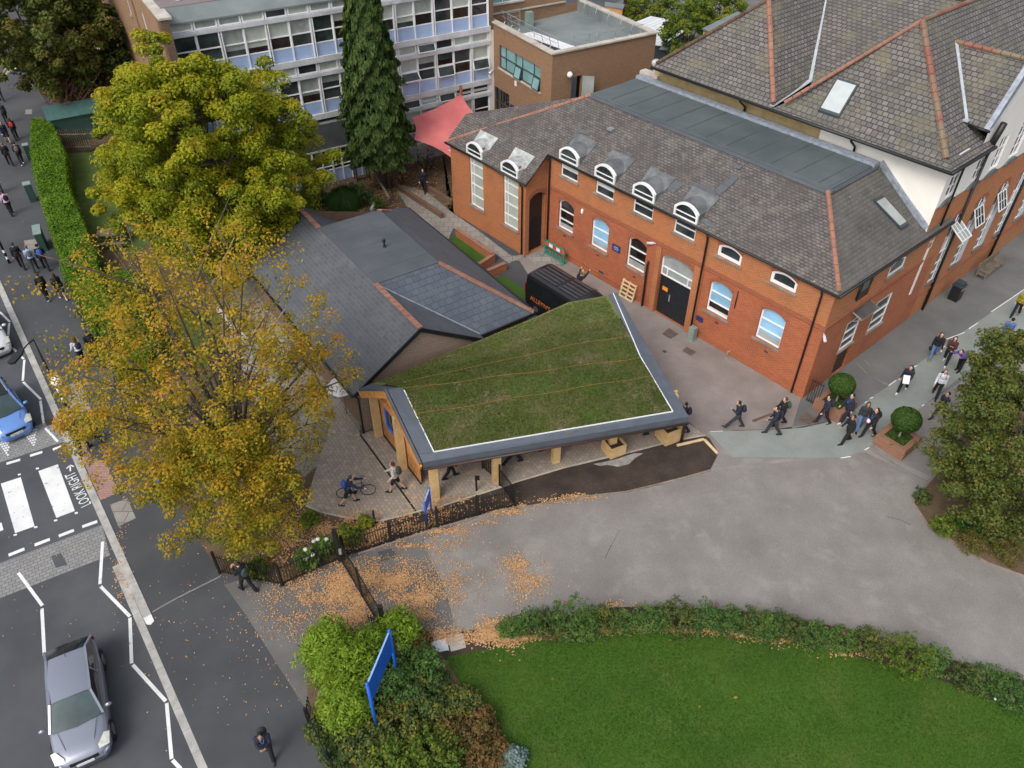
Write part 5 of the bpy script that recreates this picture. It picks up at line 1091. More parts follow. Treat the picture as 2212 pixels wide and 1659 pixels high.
# end barge boards of orange timber
g0 = Vector((-.09,-.03,0))
mb = MB(); mb.bar(SW+g0-Vector((0,0,.22)), RW+g0-Vector((0,0,.22)), .07, .34); mb.bar(RW+g0-Vector((0,0,.22)), back[0]+g0-Vector((0,0,.22)), .07, .42); mb.build('barge_board', M_cedar, CN)
mb = MB(); mb.bar(SW+g0+Vector((0,0,.02)), RW+g0+Vector((0,0,.02)), .09, .12); mb.bar(RW+g0+Vector((0,0,.02)), back[0]+g0+Vector((0,0,.02)), .09, .12); mb.build('dark_trim', M_felt4, CN)
az_ = R(21)
posts = [(-3.28,22.42),(-.66,23.40),(1.98,24.60),(4.58,25.35),(7.25,26.25)]
for i, (x, y) in enumerate(posts):
    top = 2.6; mb = MB(); mb.box((x,y,0), (.36,.24,top), az_); mb.box((x+.02,y+.25,0), (.36,.10,top), az_); mb.build('oak_post', M_oak, CN)
for x, y, h in ((-6.22,26.22,2.75),(-4.86,24.12,3.2)):
    mb = MB(); mb.box((x,y,0), (.26,.34,h), R(120)); mb.box((x+.36,y+.14,0), (.10,.26,h), R(120)); mb.build('oak_post', M_oak, CN)
# boarded kiosk wall with the blue framed window at the end
k0, k1 = Vector((-5.92,26.17,0)), Vector((-3.95,23.2,0)); kd = (k1-k0).normalized(); kn = Vector((-kd.y, kd.x, 0))
L_ = (k1-k0).length; sh = lambda p: p; K0_, K1__ = sh(k0), sh(k1)
wall_open(K0_, kd, [(0,.0),(L_,.0),(L_,2.35),(L_*.42,3.3),(0,2.6)], [rect(.42,1.95,1.05,2.45)], .15, kn).build('cedar_boarding', M_cedar, CN)
mb = MB()
for i in range(24): mb.bar(K0_+kd*(i*.155+.05)-kn*.004+Vector((0,0,.05)), K0_+kd*(i*.155+.05)-kn*.004+Vector((0,0,1.02)), .012, .012)
mb.build('board_joints', M_brownm, CN)
window(K0_, kd, kn, rect(.42,1.95,1.05,2.45), CN, (), (), .16, -.04, glass=M_glass, frame_m=M_bluew, sill=False, name='blue_window')
mb = MB(); mb.prism([K0_-kn*.06, K1__-kn*.06, K1__+kn*.02, K0_+kn*.02], (0,0,.10)); mb.build('brown_plinth', M_brownm, CN)
mb = MB(); mb.bar(K0_+Vector((0,0,2.62))-kn*.05, K0_+kd*(L_*.95)+Vector((0,0,2.55))-kn*.05, .14, .26); mb.build('tie_beam', M_cedar, CN)
MB().ball(K0_+kd*1.75-kn*.05+Vector((0,0,1.75)), .12, 10, (1,1,.8)).build('white_wall_lamp', M_petal, CN, smooth=True)
mb = MB(); 
for t in (.25,.5,.75): mb.bar(lerp(SW,RW,t)+Vector((.3,.1,-.36)), lerp(SE,RE,t)+Vector((-.3,.0,-.36)), .12, .2)
mb.build('roof_joists', M_oak, CN)
mb = MB()              # safety ropes lying on the turf
for v0, v1, v2 in ((.98,1.0,.98),(.60,.62,.66),(1.30,1.28,1.30)):
    mb.tube([surf(q/20, v0+(v2-v0)*q/20+.01*math.sin(q))+Vector((0,0,.10)) for q in range(1,20)], .008, 4)
mb.build('orange_ropes', plain('orange rope', (.42,.20,.06), .8), CN)
u.done()
# square oak planters round two of the posts
def oak_planter(x, y, w, h, label):
    root = empty('oak_planter', (x,y,.02), az_+.1, label, 'planter', 'square oak planters under the canopy')
    mb = MB(); t = .05
    for sx, sy, a, b in ((0,-1,w,t),(0,1,w,t),(-1,0,t,w-2*t-.004),(1,0,t,w-2*t-.004)): mb.box((sx*(w-t)/2, sy*(w-t)/2, 0), (a,b,h))
    mb.build('planter_box', M_oak, root); MB().box((0,0,.02), (w-.11,w-.11,h*.72)).build('planter_soil', M_earth, root)
    return root
oak_planter(4.66, 25.28, .82, .62, 'square oak planter wrapped round the fourth post of the canopy'); oak_planter(7.27, 26.15, .86, .80, 'taller square oak planter round the last post near the brown pole')
# ---------------------------------------------------------------- fences, gates, signs, street furniture
def railing(name, pts, h, label, post_h=None, step=.105, r=.012, posts_at=None, postw=.09, ends=(1,1), cat='fence', mat=None, group=None):
    mat = mat or M_black
    root = empty(name, pts[0], 0, label, cat, group); o0 = Vector(pts[0]); P_ = [Vector(p)-o0 for p in pts]
    bars = MB(); rails = MB(); L = 0
    for p, q in zip(P_[:-1], P_[1:]):
        d = q-p; n = max(1, int(d.length/step)); dn = d.normalized()
        for i in range(n): bars.bar(p+d*((i+.5)/n)+Vector((0,0,.06)), p+d*((i+.5)/n)+Vector((0,0,h)), r*2, r*2, up=dn)
        for z in (.14, h-.16): rails.bar(p+Vector((0,0,z)), q+Vector((0,0,z)), .035, .02)
    bars.build('railing_bars', mat, root); rails.build('rail', mat, root)
    for t in (posts_at if posts_at is not None else range(len(P_))):
        if isinstance(t, float): i = int(t); p = P_[i]+(P_[min(i+1,len(P_)-1)]-P_[i])*(t-i)
        else: p = P_[t]
        MB().box(p, (postw,postw,post_h or h+.12)).build('fence_post', mat, root)
    return root
railing('railing_fence', PL('n4', [(300,545),(370,528),(540,472),(660,432),(780,398),(880,366),(985,338),(1080,312),(1182,288)]), 1.15, 'curved black railing fence along the leafy bed in front of the plaza', posts_at=[0,2,4,6,8], post_h=1.3)
railing('railing_fence', [P('n4',1182,288), P('n4',1100,180)], 1.15, 'short black railing returning from curved fence towards canopy post', posts_at=[1], post_h=1.3)
railing('railing_fence', [P('n2',1010,835), P('n2',1090,905)], 1.15, 'short black railing panel under the green roofed canopy', posts_at=[0], post_h=1.35)
railing('railing_fence', [P('r10',560,412), P('r10',400,480), P('r10',220,563), P('r10',20,528), P('r9',1320,490)], 1.2, 'black railings in front of white hydrangeas beneath the amber tree', posts_at=[2,4], post_h=1.35)
gate_a, gate_m, gate_b = P('r10',570,415), P('r10',735,665), P('r10',838,868)
gd = (gate_b-gate_a)
root = empty('black_gate', gate_a, 0, 'tall black double gate across the leaf strewn driveway', 'gate'); 
for k, (p, q) in enumerate(((gate_a+gd*.02, gate_a+gd*.49), (gate_a+gd*.51, gate_a+gd*.98))):
    p = p-gate_a; q = q-gate_a; lf = MB(); d = q-p; n = int(d.length/.13)
    for i in range(n): lf.bar(p+d*((i+.5)/n)+Vector((0,0,.1)), p+d*((i+.5)/n)+Vector((0,0,1.75)), .018, .018, up=d.normalized())
    for z in (.12,1.6): lf.bar(p+Vector((0,0,z)), q+Vector((0,0,z)), .04, .04)
    for e in (p, q): lf.box(e+Vector((0,0,.05)), (.06,.06,1.75))
    lf.build('gate_leaf', M_black, root)
for p in (gate_a, gate_b): MB().box(p-gate_a, (.15,.15,1.95)).build('gate_post', M_black, root)
MB().box(gd*.12+Vector((-.06,.0,1.0)), (.10,.10,.25)).build('gate_lock', M_steel, root)
railing('railing_fence', [P('r10',838,870), P('r10',745,835)], 1.1, 'stub of black railing between gate post and bamboo', posts_at=[])
railing('railing_fence', PL('r10', [(395,1300),(385,1395),(440,1500),(505,1640),(560,1760)]), .95, 'low black railing along the footway edge of corner bed', posts_at=[1,3], post_h=1.1, step=.13)
railing('railing_fence', PL('r5', [(480,300),(620,560),(700,740),(772,835)]), 1.1, 'thin black railing beside the bright hedge along the pavement', posts_at=[0,1,2,3], post_h=1.2)
railing('railing_fence', [P('r8',440,1005), P('r8',520,1045)], 1.5, 'black railing panel leaning by red brick corner behind topiary', posts_at=[], step=.10)
railing('railing_fence', PL('r6', [(100,800),(200,760),(300,730),(385,775)]), 1.2, 'black playground railing glimpsed through the amber leaves', posts_at=[3], post_h=1.6)
b_ = MB(); p, q = P('r5',690,760,.3), P('r5',768,845,.3); b_.bar(p, q, .04, .5); tag(b_.build('white_banner', plain('grey white banner', (.55,.6,.66))), 'pale banner tied low on thin railing beside the hedge', 'banner')
def board_sign(name, base1, base2, h, ph, label, r=.055):
    root = empty(name, base1, 0, label, 'sign'); a = Vector((0,0,0)); b = Vector(base2)-Vector(base1)
    for p in (a, b): mb = MB(); mb.tube([p, p+Vector((0,0,h))], r, 10); mb.ball(p+Vector((0,0,h)), r*1.25, 8); mb.build('sign_post', M_blue, root, smooth=True)
    d = b.normalized(); mb = MB(); mb.bar(a+d*r+Vector((0,0,h-ph/2-.04)), b-d*r+Vector((0,0,h-ph/2-.04)), .035, ph); mb.build('sign_board', M_blue, root)
    mb = MB(); mb.bar(a+d*r+Vector((0,0,h-.032)), b-d*r+Vector((0,0,h-.032)), .055, .02); mb.build('board_capping', plain('pale blue edge', (.25,.42,.85)), root); return root
s1_, s2_ = P('r10',727,1155,3.3), P('r10',860,835,3.3); board_sign('blue_sign_board', Vector((s1_.x,s1_.y,0)), Vector((s2_.x,s2_.y,0)), 3.3, 1.15, 'big blue two post sign board seen edge on among bushes')
board_sign('blue_sign_board', P('n4',723,390), P('n4',747,316), 1.5, .62, 'small blue two post sign board at the plaza railing', .04)
def bollard(c, x, y, h, label, name='bollard', tilt=0, top=True):
    mb = MB(); mb.cyl((0,0,0), .045, h, 10); 
    if top: mb.box((.05,0,h-.22), (.20,.08,.2))
    o = mb.build(name, M_black, None); o.location = P(c, x, y); return tag(o, label, 'post')
bollard('n4', 457, 380, .85, 'short plain black post at the curved edge of the plaza', top=False)
bollard('n4', 980, 208, .95, 'black post with a small reader box near the gap in railings')
# belisha beacon and street lamp on one striped pole
bp = P('r5', 484, 1150)
root = empty('crossing_beacon', bp, 0, 'tall black and white striped beacon pole with lamp arm over the road', 'street lamp')
mb = MB(); mb.mat(0)
for i in range(8): mb.mat(i % 2).cyl((0,0,i*.28), .06, .279, 12)
mb.mat(0).tube([(0,0,2.24),(0,0,5.05)], [.05,.04], 10); mb.build('striped_pole', [M_black, M_signw], root, smooth=True)
tip = P('r5',150,690,5.0)-bp; mb = MB(); mb.tube([(0,0,5.0), (tip.x*.5, tip.y*.5, 5.08), (tip.x, tip.y, 5.1)], .03, 8); mb.build('lamp_arm', M_black, root, smooth=True)
d_ = Vector((tip.x, tip.y, 0)).normalized(); c_ = Vector((tip.x, tip.y, 5.08))+d_*.42
mb = MB(); sd = Vector((-d_.y, d_.x, 0)); 
vs = [c_-d_*.45-sd*.08, c_-d_*.1-sd*.17, c_+d_*.45-sd*.15, c_+d_*.52, c_+d_*.45+sd*.15, c_-d_*.1+sd*.17, c_-d_*.45+sd*.08]; mb.prism(vs, (0,0,.10)); mb.build('lamp_head', M_black, root)
gl = P('r5',415,920,2.75)-bp; gl = Vector((gl.x, gl.y, 2.78)); gx = Vector((gl.x, gl.y, 0)).normalized()*.45
mb = MB(); mb.tube([(0,0,2.55), (gx.x, gx.y, 2.5), (gx.x, gx.y, 2.62)], .03, 8); mb.cyl((gx.x,gx.y,2.58), .07, .1, 10); mb.build('globe_bracket', M_black, root, smooth=True)
MB().ball((gx.x,gx.y,2.90), .26, 16).build('globe', plain('cream globe', (.80,.76,.62), .4, 0, .05, 2), root, smooth=True)
def street_post(c, x, y, topc, h, label):
    p = P(c, x, y); root = empty('street_lamp', p, 0, label, 'street lamp'); mb = MB(); mb.tube([(0,0,0),(0,0,h)], [.07,.05], 10); mb.build('lamp_pole', M_black, root, smooth=True)
    for z in (.3,.75): MB().cyl((0,0,z), .075, .18, 10).build('white_band', M_signw, root)
    return root
street_post('r5', 62, 112, None, 6.0, 'dark lamp column at left edge beside three walking pupils')
street_post('r1', 112, 465, None, 7.0, 'dark lamp column under the top left tree crown')
# telecom cabinets and litter bin by the hedge
def cabinet(c, x, y, sz, rz_, label):
    p = P(c, x, y); root = empty('street_cabinet', p, rz_, label, 'cabinet'); w_, d, h = sz
    mb = MB(); mb.box((0,0,0), (w_,d,h)); mb.build('cabinet_body', M_green, root); mb = MB(); mb.prism([(-w_/2-.03,-d/2-.03,h),(w_/2+.03,-d/2-.03,h),(w_/2+.03,d/2+.03,h),(-w_/2-.03,d/2+.03,h)], (0,0,.06)); mb.build('cabinet_lid', M_pgreen, root)
    MB().box((0,-d/2-.012,.15), (w_*.9,.02,h*.8)).build('cabinet_door', M_green, root); return root
cabinet('r1', 218, 1300, (.50,.42,1.25), R(122), 'narrow pale topped green cabinet halfway along the hedge')
cabinet('r1', 285, 1600, (1.25,.40,1.2), R(118), 'long green cabinet with pale lid at near end of hedge')
cabinet('r1', 200, 1030, (.40,.35,1.1), R(120), 'dark green post box shaped cabinet beside the far hedge')
# pallet, barrier, cone, water fountain, bin, bench
def pallet():
    root = empty('wooden_pallet', AB(-24.1,29.55,0), 0, 'wooden pallet propped against the red brick wall', 'pallet')
    X = AV; Zp = (Vector((0,0,1))*.97+BV*.24).normalized(); O = AB(-24.6,29.45,.02)-AB(-24.1,29.55,0)
    for z in [.04,.28,.52,.76,1.0]: MB().bar(O+Zp*z, O+X*1.05+Zp*z, .10 if False else .03, .10, up=Zp).build('slat', M_palew, root)
    for s in (.05,.52,1.0): MB().bar(O+X*s+BV*.05, O+X*s+BV*.05+Zp*1.05, .09, .07, up=BV).build('bearer', M_palew, root)
    return root
pallet()
root = empty('barrier', AB(-29.9,29.3,0), AZA, 'green plastic barrier with red and white band below arched window', 'barrier')
mb = MB()
for s in (-.85,.85): mb.box((s,0,.02), (.10,.05,.98)); mb.box((s,0,0), (.08,.5,.05))
mb.bar((-.85,0,.96), (.85,0,.96), .06, .08); mb.bar((-.85,0,.12), (.85,0,.12), .05, .08)
for i in range(8): mb.bar((-.7+i*.2,0,.12), (-.7+i*.2,0,.62), .05, .03)
mb.bar((-.85,0,.62), (.85,0,.62), .05, .06); mb.build('barrier_frame', plain('green plastic', (.02,.26,.17), .5), root)
for i in range(5): MB().box((-.64+i*.32,0,.67), (.318,.055,.22)).build('barrier_band', plain('red band', (.65,.05,.04), .5) if i % 2 == 0 else M_signw, root)
root = empty('traffic_cone', AB(-27.35,29.25,0), 0, 'small yellow traffic cone at the foot of brick wall', 'cone')
MB().box((0,0,0), (.34,.34,.04)).build('cone_base', M_black, root); MB().tube([(0,0,.04),(0,0,.5)], [.13,.03], 12).build('cone_body', plain('yellow plastic', (.75,.5,.02), .5), root, smooth=True)
mb = MB(); mb.box((0,0,0), (.34,.30,.85), AZA); mb.tube([(0,0,.85),(0,0,.95),(0,-.12,.98)], .02, 6); o = mb.build('drinking_fountain', M_pgreen); o.location = AB(-19.12,29.35,0); tag(o, 'metal drinking fountain against brick wall right of the double doors', 'fountain')
mb = MB(); mb.tube([(0,0,0),(0,0,.45),(.12,0,.5)], .025, 6); mb.cyl((0,0,0), .08, .05, 8); o = mb.build('standpipe', M_steel); o.location = AB(-16.9,29.5,0); tag(o, 'little silver standpipe tap on the courtyard by brick wall', 'tap')
mb = MB(); mb.cyl((0,0,0), .02, .05, 8); mb.cyl((0,0,.045), .34, .035, 16); o = mb.build('metal_dish', M_steel); o.location = AB(-30.75,29.0,0); o.scale = (.5,.5,1); tag(o, 'round grey lid lying by green plastic barrier', 'lid')
root = empty('litter_bin', AB(-11.75,43.9,0), R(40), 'black lidded litter bin by hall wall near the bench', 'bin')
mb = MB(); mb.prism([(-.27,-.27,0),(.27,-.27,0),(.27,.27,0),(-.27,.27,0)], (0,0,.95)); mb.build('bin_body', M_black, root); mb = MB(); mb.prism([(-.31,-.31,.95),(.31,-.31,.95),(.31,.31,.95),(-.31,.31,.95)], (0,0,.08)); mb.box((0,0,1.03), (.46,.46,.16)); mb.build('bin_lid', M_darkf, root); MB().box((0,-.28,.72), (.4,.02,.1)).build('bin_plate', M_steel, root)
def bench(p, rz_, L, label, mat, name='park_bench'):
    root = empty(name, p, rz_, label, 'bench')
    for i in range(5): MB().box((0,-.22+i*.11,.42), (L,.085,.03)).build('seat_slat', mat, root)
    mb = MB()
    for i in range(int(L/.1)): mb.bar((-L/2+.05+i*.1,.28,.46), (-L/2+.05+i*.1,.34,.86), .05, .02)
    mb.bar((-L/2,.34,.9), (L/2,.34,.9), .05, .09); mb.bar((-L/2,.28,.45), (L/2,.28,.45), .04, .06); mb.build('backrest', mat, root)
    for s in (-L/2+.04, L/2-.04):
        mb = MB(); mb.box((s,-.24,0), (.06,.06,.62)); mb.box((s,.28,0), (.06,.06,.9)); mb.bar((s,-.30,.63), (s,.32,.63), .07, .04); mb.bar((s,-.24,.36), (s,.28,.36), .05, .07); mb.build('bench_side', mat, root)
    return root
bench(AB(-11.7,48.2,0), AZA+math.pi/2, 2.5, 'weathered slatted wooden bench against the red brick hall wall', M_oldwood)
def picnic(p, rz_, label):
    root = empty('picnic_table', p, rz_, label, 'picnic table')
    for i in range(6): MB().box((0,-.35+i*.14,.74), (1.8,.12,.035)).build('top_slat', M_oldwood, root)
    for s in (-.78,.78):
        for k in (0,.14): MB().box((0,s+(k if s > 0 else -k),.44), (1.8,.13,.035)).build('seat_slat', M_oldwood, root)
    for s in (-.65,.65): mb = MB(); mb.bar((s,-.35,.72), (s,-.8,0), .05, .1); mb.bar((s,.35,.72), (s,.8,0), .05, .1); mb.bar((s,-.9,.40), (s,.9,.40), .05, .09); mb.build('leg_frame', M_oldwood, root)
    return root
picnic(P('r1',745,1575), R(8), 'wooden picnic table on the grass below the golden green tree')
root = empty('round_metal_seat', P('r1',705,345), 0, 'ring shaped pale metal seat on terrace at top left', 'seat')
mb = MB(); n = 20; ring = lambda r, z, a0=0, a1=1: [(r*math.cos(2*math.pi*(a0+(a1-a0)*k/n)), r*math.sin(2*math.pi*(a0+(a1-a0)*k/n)), z) for k in range(n+1)]
mb.tube(ring(1.1,.45), .05, 5); mb.tube(ring(.85,.45), .05, 5); mb.build('seat_ring', M_coping, root); mb = MB(); mb.tube(ring(1.3,.9,.05,.8), .035, 5)
for k in range(8): a = 2*math.pi*(.05+.75*k/7); mb.tube([(1.2*math.cos(a),1.2*math.sin(a),0),(1.3*math.cos(a),1.3*math.sin(a),.9)], .025, 5)
mb.build('seat_back', M_coping, root)
flat('terrace', PL('r1', [(650,200),(760,250),(830,270),(905,415),(760,450),(740,400),(640,390),(600,300)]), M_slab, .03)
# red shade sail on rust coloured timber posts, bicycles beneath
pc = [P('r2',1395,610,4.6), P('r2',1555,797,3.7), P('r2',1345,1030,3.2), P('r2',1090,905,3.4), P('r2',1078,760,3.9)]
root = empty('shade_sail', P('r2',1020,1190), 0, 'red fabric shade sail stretched between rust brown timber posts', 'shade sail'); o0 = root.location
cn = sum(pc, Vector())/len(pc); mb = MB(); n = 8; edge = []
for i in range(len(pc)):
    p, q = pc[i], pc[(i+1)%len(pc)]
    for k in range(n): t = k/n; e = lerp(p, q, t); e = e + (cn-e)*(.09*math.sin(math.pi*t)); edge.append(e)
rings = [[lerp(e, cn, s)+Vector((0,0,-.25*math.sin(math.pi*s)*.5)) for e in edge] for s in (0,.25,.5,.75,.97)]
vs = [p-o0 for r_ in rings for p in r_]; m = len(edge); mb.mesh(vs, [(j*m+i, j*m+(i+1)%m, (j+1)*m+(i+1)%m, (j+1)*m+i) for j in range(4) for i in range(m)] + [tuple(4*m+i for i in range(m))])
mb.build('sail_fabric', M_sail, root, smooth=True)
for p, h in ((P('r2',1020,1190),3.5),(Vector((pc[0].x,pc[0].y,0)),5.2)):
    mb = MB(); mb.cyl(p-o0, .11, h, 10); mb.build('sail_post', M_terraw, root, smooth=True)
# rounded timber handrail, log, low brick walls
def log(name, c1, c2, r, label, mat=M_oldwood, z=.25, cat='timber'):
    p, q = P(*c1), P(*c2); mb = MB(); mb.tube([Vector((0,0,z)), q-p+Vector((0,0,z))], r, 8); o = mb.build(name, mat); o.location = p; return tag(o, label, cat)
log('handrail_log', ('r2',800,1110), ('r2',935,1345), .10, 'long pale sloping timber rail left of the conifer trunk', plain('pale log', (.25,.19,.12), .8), .75)
root = empty('trellis_stand', P('r2',725,1180), AZC, 'small dark timber frame beside the blue panelled ground floor', 'frame')
mb = MB()
for x in (0,.95): mb.bar((x,0,0), (x,0,1.1), .08)
mb.bar((0,0,1.1), (.95,0,1.1), .08); mb.bar((0,0,.2), (.95,0,.2), .08); mb.build('frame_bars', M_brownm, root); mb = MB()
for x in (0,.95): mb.bar((x,.55,0), (x,.55,1.1), .06); mb.bar((x,0,1.12), (x,.55,1.12), .06)
mb.bar((0,.55,1.1), (.95,.55,1.1), .06); mb.build('back_bars', M_brownm, root)
def lowwall(name, c, pts, wd, h, mat, label, cap=None):
    p = PL(c, pts); root = empty(name, p[0], 0, label, 'wall')
    mb = MB(); cb = MB()
    for a, b in zip(p[:-1], p[1:]):
        a_, b_ = a-p[0], b-p[0]; mb.bar(a_+Vector((0,0,h/2)), b_+Vector((0,0,h/2)), wd, h); cb.bar(a_+Vector((0,0,h+.035)), b_+Vector((0,0,h+.035)), wd+.03, .07)
    mb.build('wall_body', mat, root); cb.build('wall_coping', cap or M_terra, root); return root
lowwall('low_brick_wall', 'n1', [(895,178),(1045,282),(985,322)], .22, .50, M_brick, 'low orange brick wall edging the small grass strip by path')
lowwall('low_brick_wall', 'n1', [(1092,315),(1020,345)], .22, .45, M_brick, 'short stub of low orange brick wall nearest the van')
lowwall('low_brick_wall', 'r2', [(960,1205),(1100,1300),(1275,1415)], .22, .30, M_brick_dk, 'low brick edging wall left of the slab path', M_brick_dk)
lowwall('low_brick_wall', 'r2', [(1175,1230),(1340,1330)], .25, .30, M_brick_dk, 'low brick edging wall right of slab path by schoolhouse', M_brick_dk)
lowwall('playground_wall', 'r5', [(1420,425),(1510,540),(1600,650)], .25, .40, M_coping, 'low pale wall between nursery grass and paving slabs', M_coping)
# wooden board fence at the top of the side garden, with green shed
def boardfence(name, pts, h, label, mat=M_oldwood):
    root = empty(name, pts[0], 0, label, 'fence'); mb = MB(); cap = MB()
    for a, b in zip(pts[:-1], pts[1:]):
        a_, b_ = a-pts[0], b-pts[0]; d = b_-a_; n = int(d.length/.15)
        for i in range(n): mb.bar(a_+d*(i/n), a_+d*(i/n)+Vector((0,0,h+random.uniform(-.02,.02))), .02, .14, up=d.normalized().cross(Vector((0,0,1))))
        cap.bar(a_+Vector((0,0,h*.8)), b_+Vector((0,0,h*.8)), .07, .09); cap.bar(a_+Vector((0,0,h*.25)), b_+Vector((0,0,h*.25)), .07, .09)
    mb.build('fence_boards', mat, root); cap.build('fence_rails', mat, root); return root
boardfence('board_fence', PL('r1', [(430,990),(600,985),(760,950),(860,900)]), 1.8, 'dark weathered board fence across the top of side lawn')
root = empty('garden_shed', P('r1',560,870), AZC, 'dark green garden shed behind board fence and bare tree', 'shed')
mb = MB(); mb.box((0,0,0), (4.2,2.4,2.0)); mb.build('shed_wall', M_green, root); mb = MB(); mb.prism([(-2.3,-1.4,2.0),(2.3,-1.4,2.0),(2.3,0,2.6),(-2.3,0,2.6)], (0,0,.06)); mb.prism([(2.3,1.4,2.0),(-2.3,1.4,2.0),(-2.3,0.01,2.6),(2.3,.01,2.6)], (0,0,.06)); mb.build('shed_roof', plain('teal grey roof', (.06,.14,.13), .6), root); MB().box((.9,-1.215,.1), (.8,.03,1.7)).build('shed_door', M_darkf, root)
# timber garden rails near the lodge corner
for k, (a, b, zz_) in enumerate((((1430,200),(1610,140),.5),((1430,235),(1610,180),.35))):
    log('timber_rail', ('r5',)+a, ('r5',)+b, .06, ['upper of two timber rails at the lodge roof corner','lower of two timber rails at the lodge roof corner'][k], M_palew, zz_)
# white bell roofed arbour glimpsed behind amber leaves
root = empty('white_canvas_parasol', P('r6',655,1090), 0, 'white canvas parasol half hidden by leaves at the lodge eaves', 'parasol')
mb = MB(); mb.tube([(0,0,1.75),(0,0,2.35)], [.75,.03], 8, False); mb.build('parasol_canopy', M_signw, root); MB().cyl((0,0,0), .03, 2.4, 6).build('parasol_pole', M_oldwood, root)
# yards, garages and sheds beyond the extension
def shed(c, pts, h, roofm, wallm, label, name='garage', slope=0.0):
    p = [P(*(c+(x,y)) if isinstance(c, tuple) else (c,x,y), h) for x, y in pts]; ctr = sum(p, Vector())/len(p); ctr.z = 0
    root = empty(name, ctr, 0, label, 'outbuilding'); b = [Vector((q.x,q.y,0))-ctr for q in p]
    MB().prism([lerp(x, Vector(), .06) for x in b], (0,0,h-.05)).build('walls', wallm, root); MB().prism([x+Vector((0,0,h-.045)) for x in b], (0,0,.12)).build('roof', roofm, root, uvdir=(b[1]-b[0]).normalized()); return root
M_corr = brick_mat('white corrugated sheet', (.74,.76,.78), (.68,.70,.72), (.42,.44,.46), 40, .5, .04, (.6,.95), (.5,.5,.5), .5, bumpd=.01)
shed('e3', [(325,175),(440,130),(640,170),(770,205),(525,355),(450,345)], 2.6, M_corr, M_darkf, 'low outbuilding with white corrugated roof beyond the brick extension')
shed('e3', [(505,380),(820,215),(960,235),(700,410)], 2.5, M_felt3, M_darkf, 'grey roofed garage in front of the feathery tree')
shed('e3', [(520,110),(600,80),(760,110),(830,150),(600,165)], 2.3, M_felt, M_darkf, 'dark grey roofed shed beyond white corrugated roof')
shed('e3', [(840,225),(1110,95),(1200,130),(940,265)], 6.0, M_felt3, M_ochre, 'flat grey roofed annexe tucked behind the hall roof')
flat('back_yard', PL('e3', [(520,90),(700,10),(1000,-20),(1150,20),(1000,120),(700,180)]), M_yard, .01)
flat('back_lane', PL('e3', [(-100,200),(100,60),(520,-160),(1500,-300),(1500,500),(350,700),(-100,500)]), M_drive, .006)
boardfence('board_fence', [P('e3',225,110), P('e3',300,170), P('e3',400,240)], 1.8, 'dark board fence beside orange shed beyond the extension', M_brownm)
shed('e3', [(85,20),(240,40),(225,75),(85,50)], 2.4, M_felt3, M_cedar, 'orange timber shed behind the flat railed roof', 'timber_shed')
boardfence('board_fence', [P('e3',440,520), P('e3',560,490), P('e3',680,450)], 1.5, 'dark low fence between extension and grey roofed garage', M_brownm)

log('bed_edge_board', ('n3',1025,432), ('n3',1172,398), .07, 'longer pale timber board at the end of soil bed', M_palew, .09)
log('bed_edge_board', ('n3',1178,402), ('n3',1248,476), .07, 'shorter pale timber board angled at the soil bed corner', M_palew, .09)
# ---------------------------------------------------------------- foliage
def unit(v): return v/np.maximum(np.linalg.norm(v, axis=1, keepdims=True), 1e-9)
def leafmesh(name, C, Nm, S, H, mat, parent=None, aspect=.62, droop=None, loc=(0,0,0), quads=True):
    """C centres (n,3), Nm normals, S sizes, H hue 0..1; droop: long axis direction"""
    n = len(C); Nm = unit(Nm); r = rng.normal(size=(n,3)) if droop is None else np.tile(np.array(droop, float), (n,1)) + rng.normal(size=(n,3))*.25
    U = unit(r - Nm*(r*Nm).sum(1, keepdims=True)); V = np.cross(Nm, U); S = S[:,None]
    a = U*S*.5; b = V*S*.5*aspect
    bend = Nm*S*.10
    vs = np.stack([C-a-bend, C+b*1.0, C+a-bend, C-b*1.0], 1).reshape(-1,3) - np.array(loc, float)
    me = bpy.data.meshes.new(name); me.vertices.add(4*n); me.vertices.foreach_set('co', vs.astype(np.float32).ravel())
    me.loops.add(4*n); me.loops.foreach_set('vertex_index', np.arange(4*n, dtype=np.int32))
    me.polygons.add(n); me.polygons.foreach_set('loop_start', np.arange(0,4*n,4, dtype=np.int32)); me.polygons.foreach_set('loop_total', np.full(n,4, dtype=np.int32))
    me.update(calc_edges=True)
    at = me.attributes.new('hue', 'FLOAT', 'FACE'); at.data.foreach_set('value', np.clip(H,0,1).astype(np.float32))
    me.materials.append(mat); o = bpy.data.objects.new(name, me); COL.objects.link(o); o.location = loc
    if parent: o.parent = parent; o.location = Vector(loc)-parent.location if parent.location else Vector(loc)
    return o
def dirs(n, upb=0.0):
    v = rng.normal(size=(n,3)); v[:,2] += upb; return unit(v)
def vnoise(p, k):
    """cheap smooth noise in -1..1"""
    return (np.sin(p[:,0]*k+1.3)*np.cos(p[:,1]*k*1.1+.7)+np.sin(p[:,1]*k*.83-p[:,2]*k*1.2+2.1)+np.cos(p[:,2]*k*.9+p[:,0]*k*.6))/3
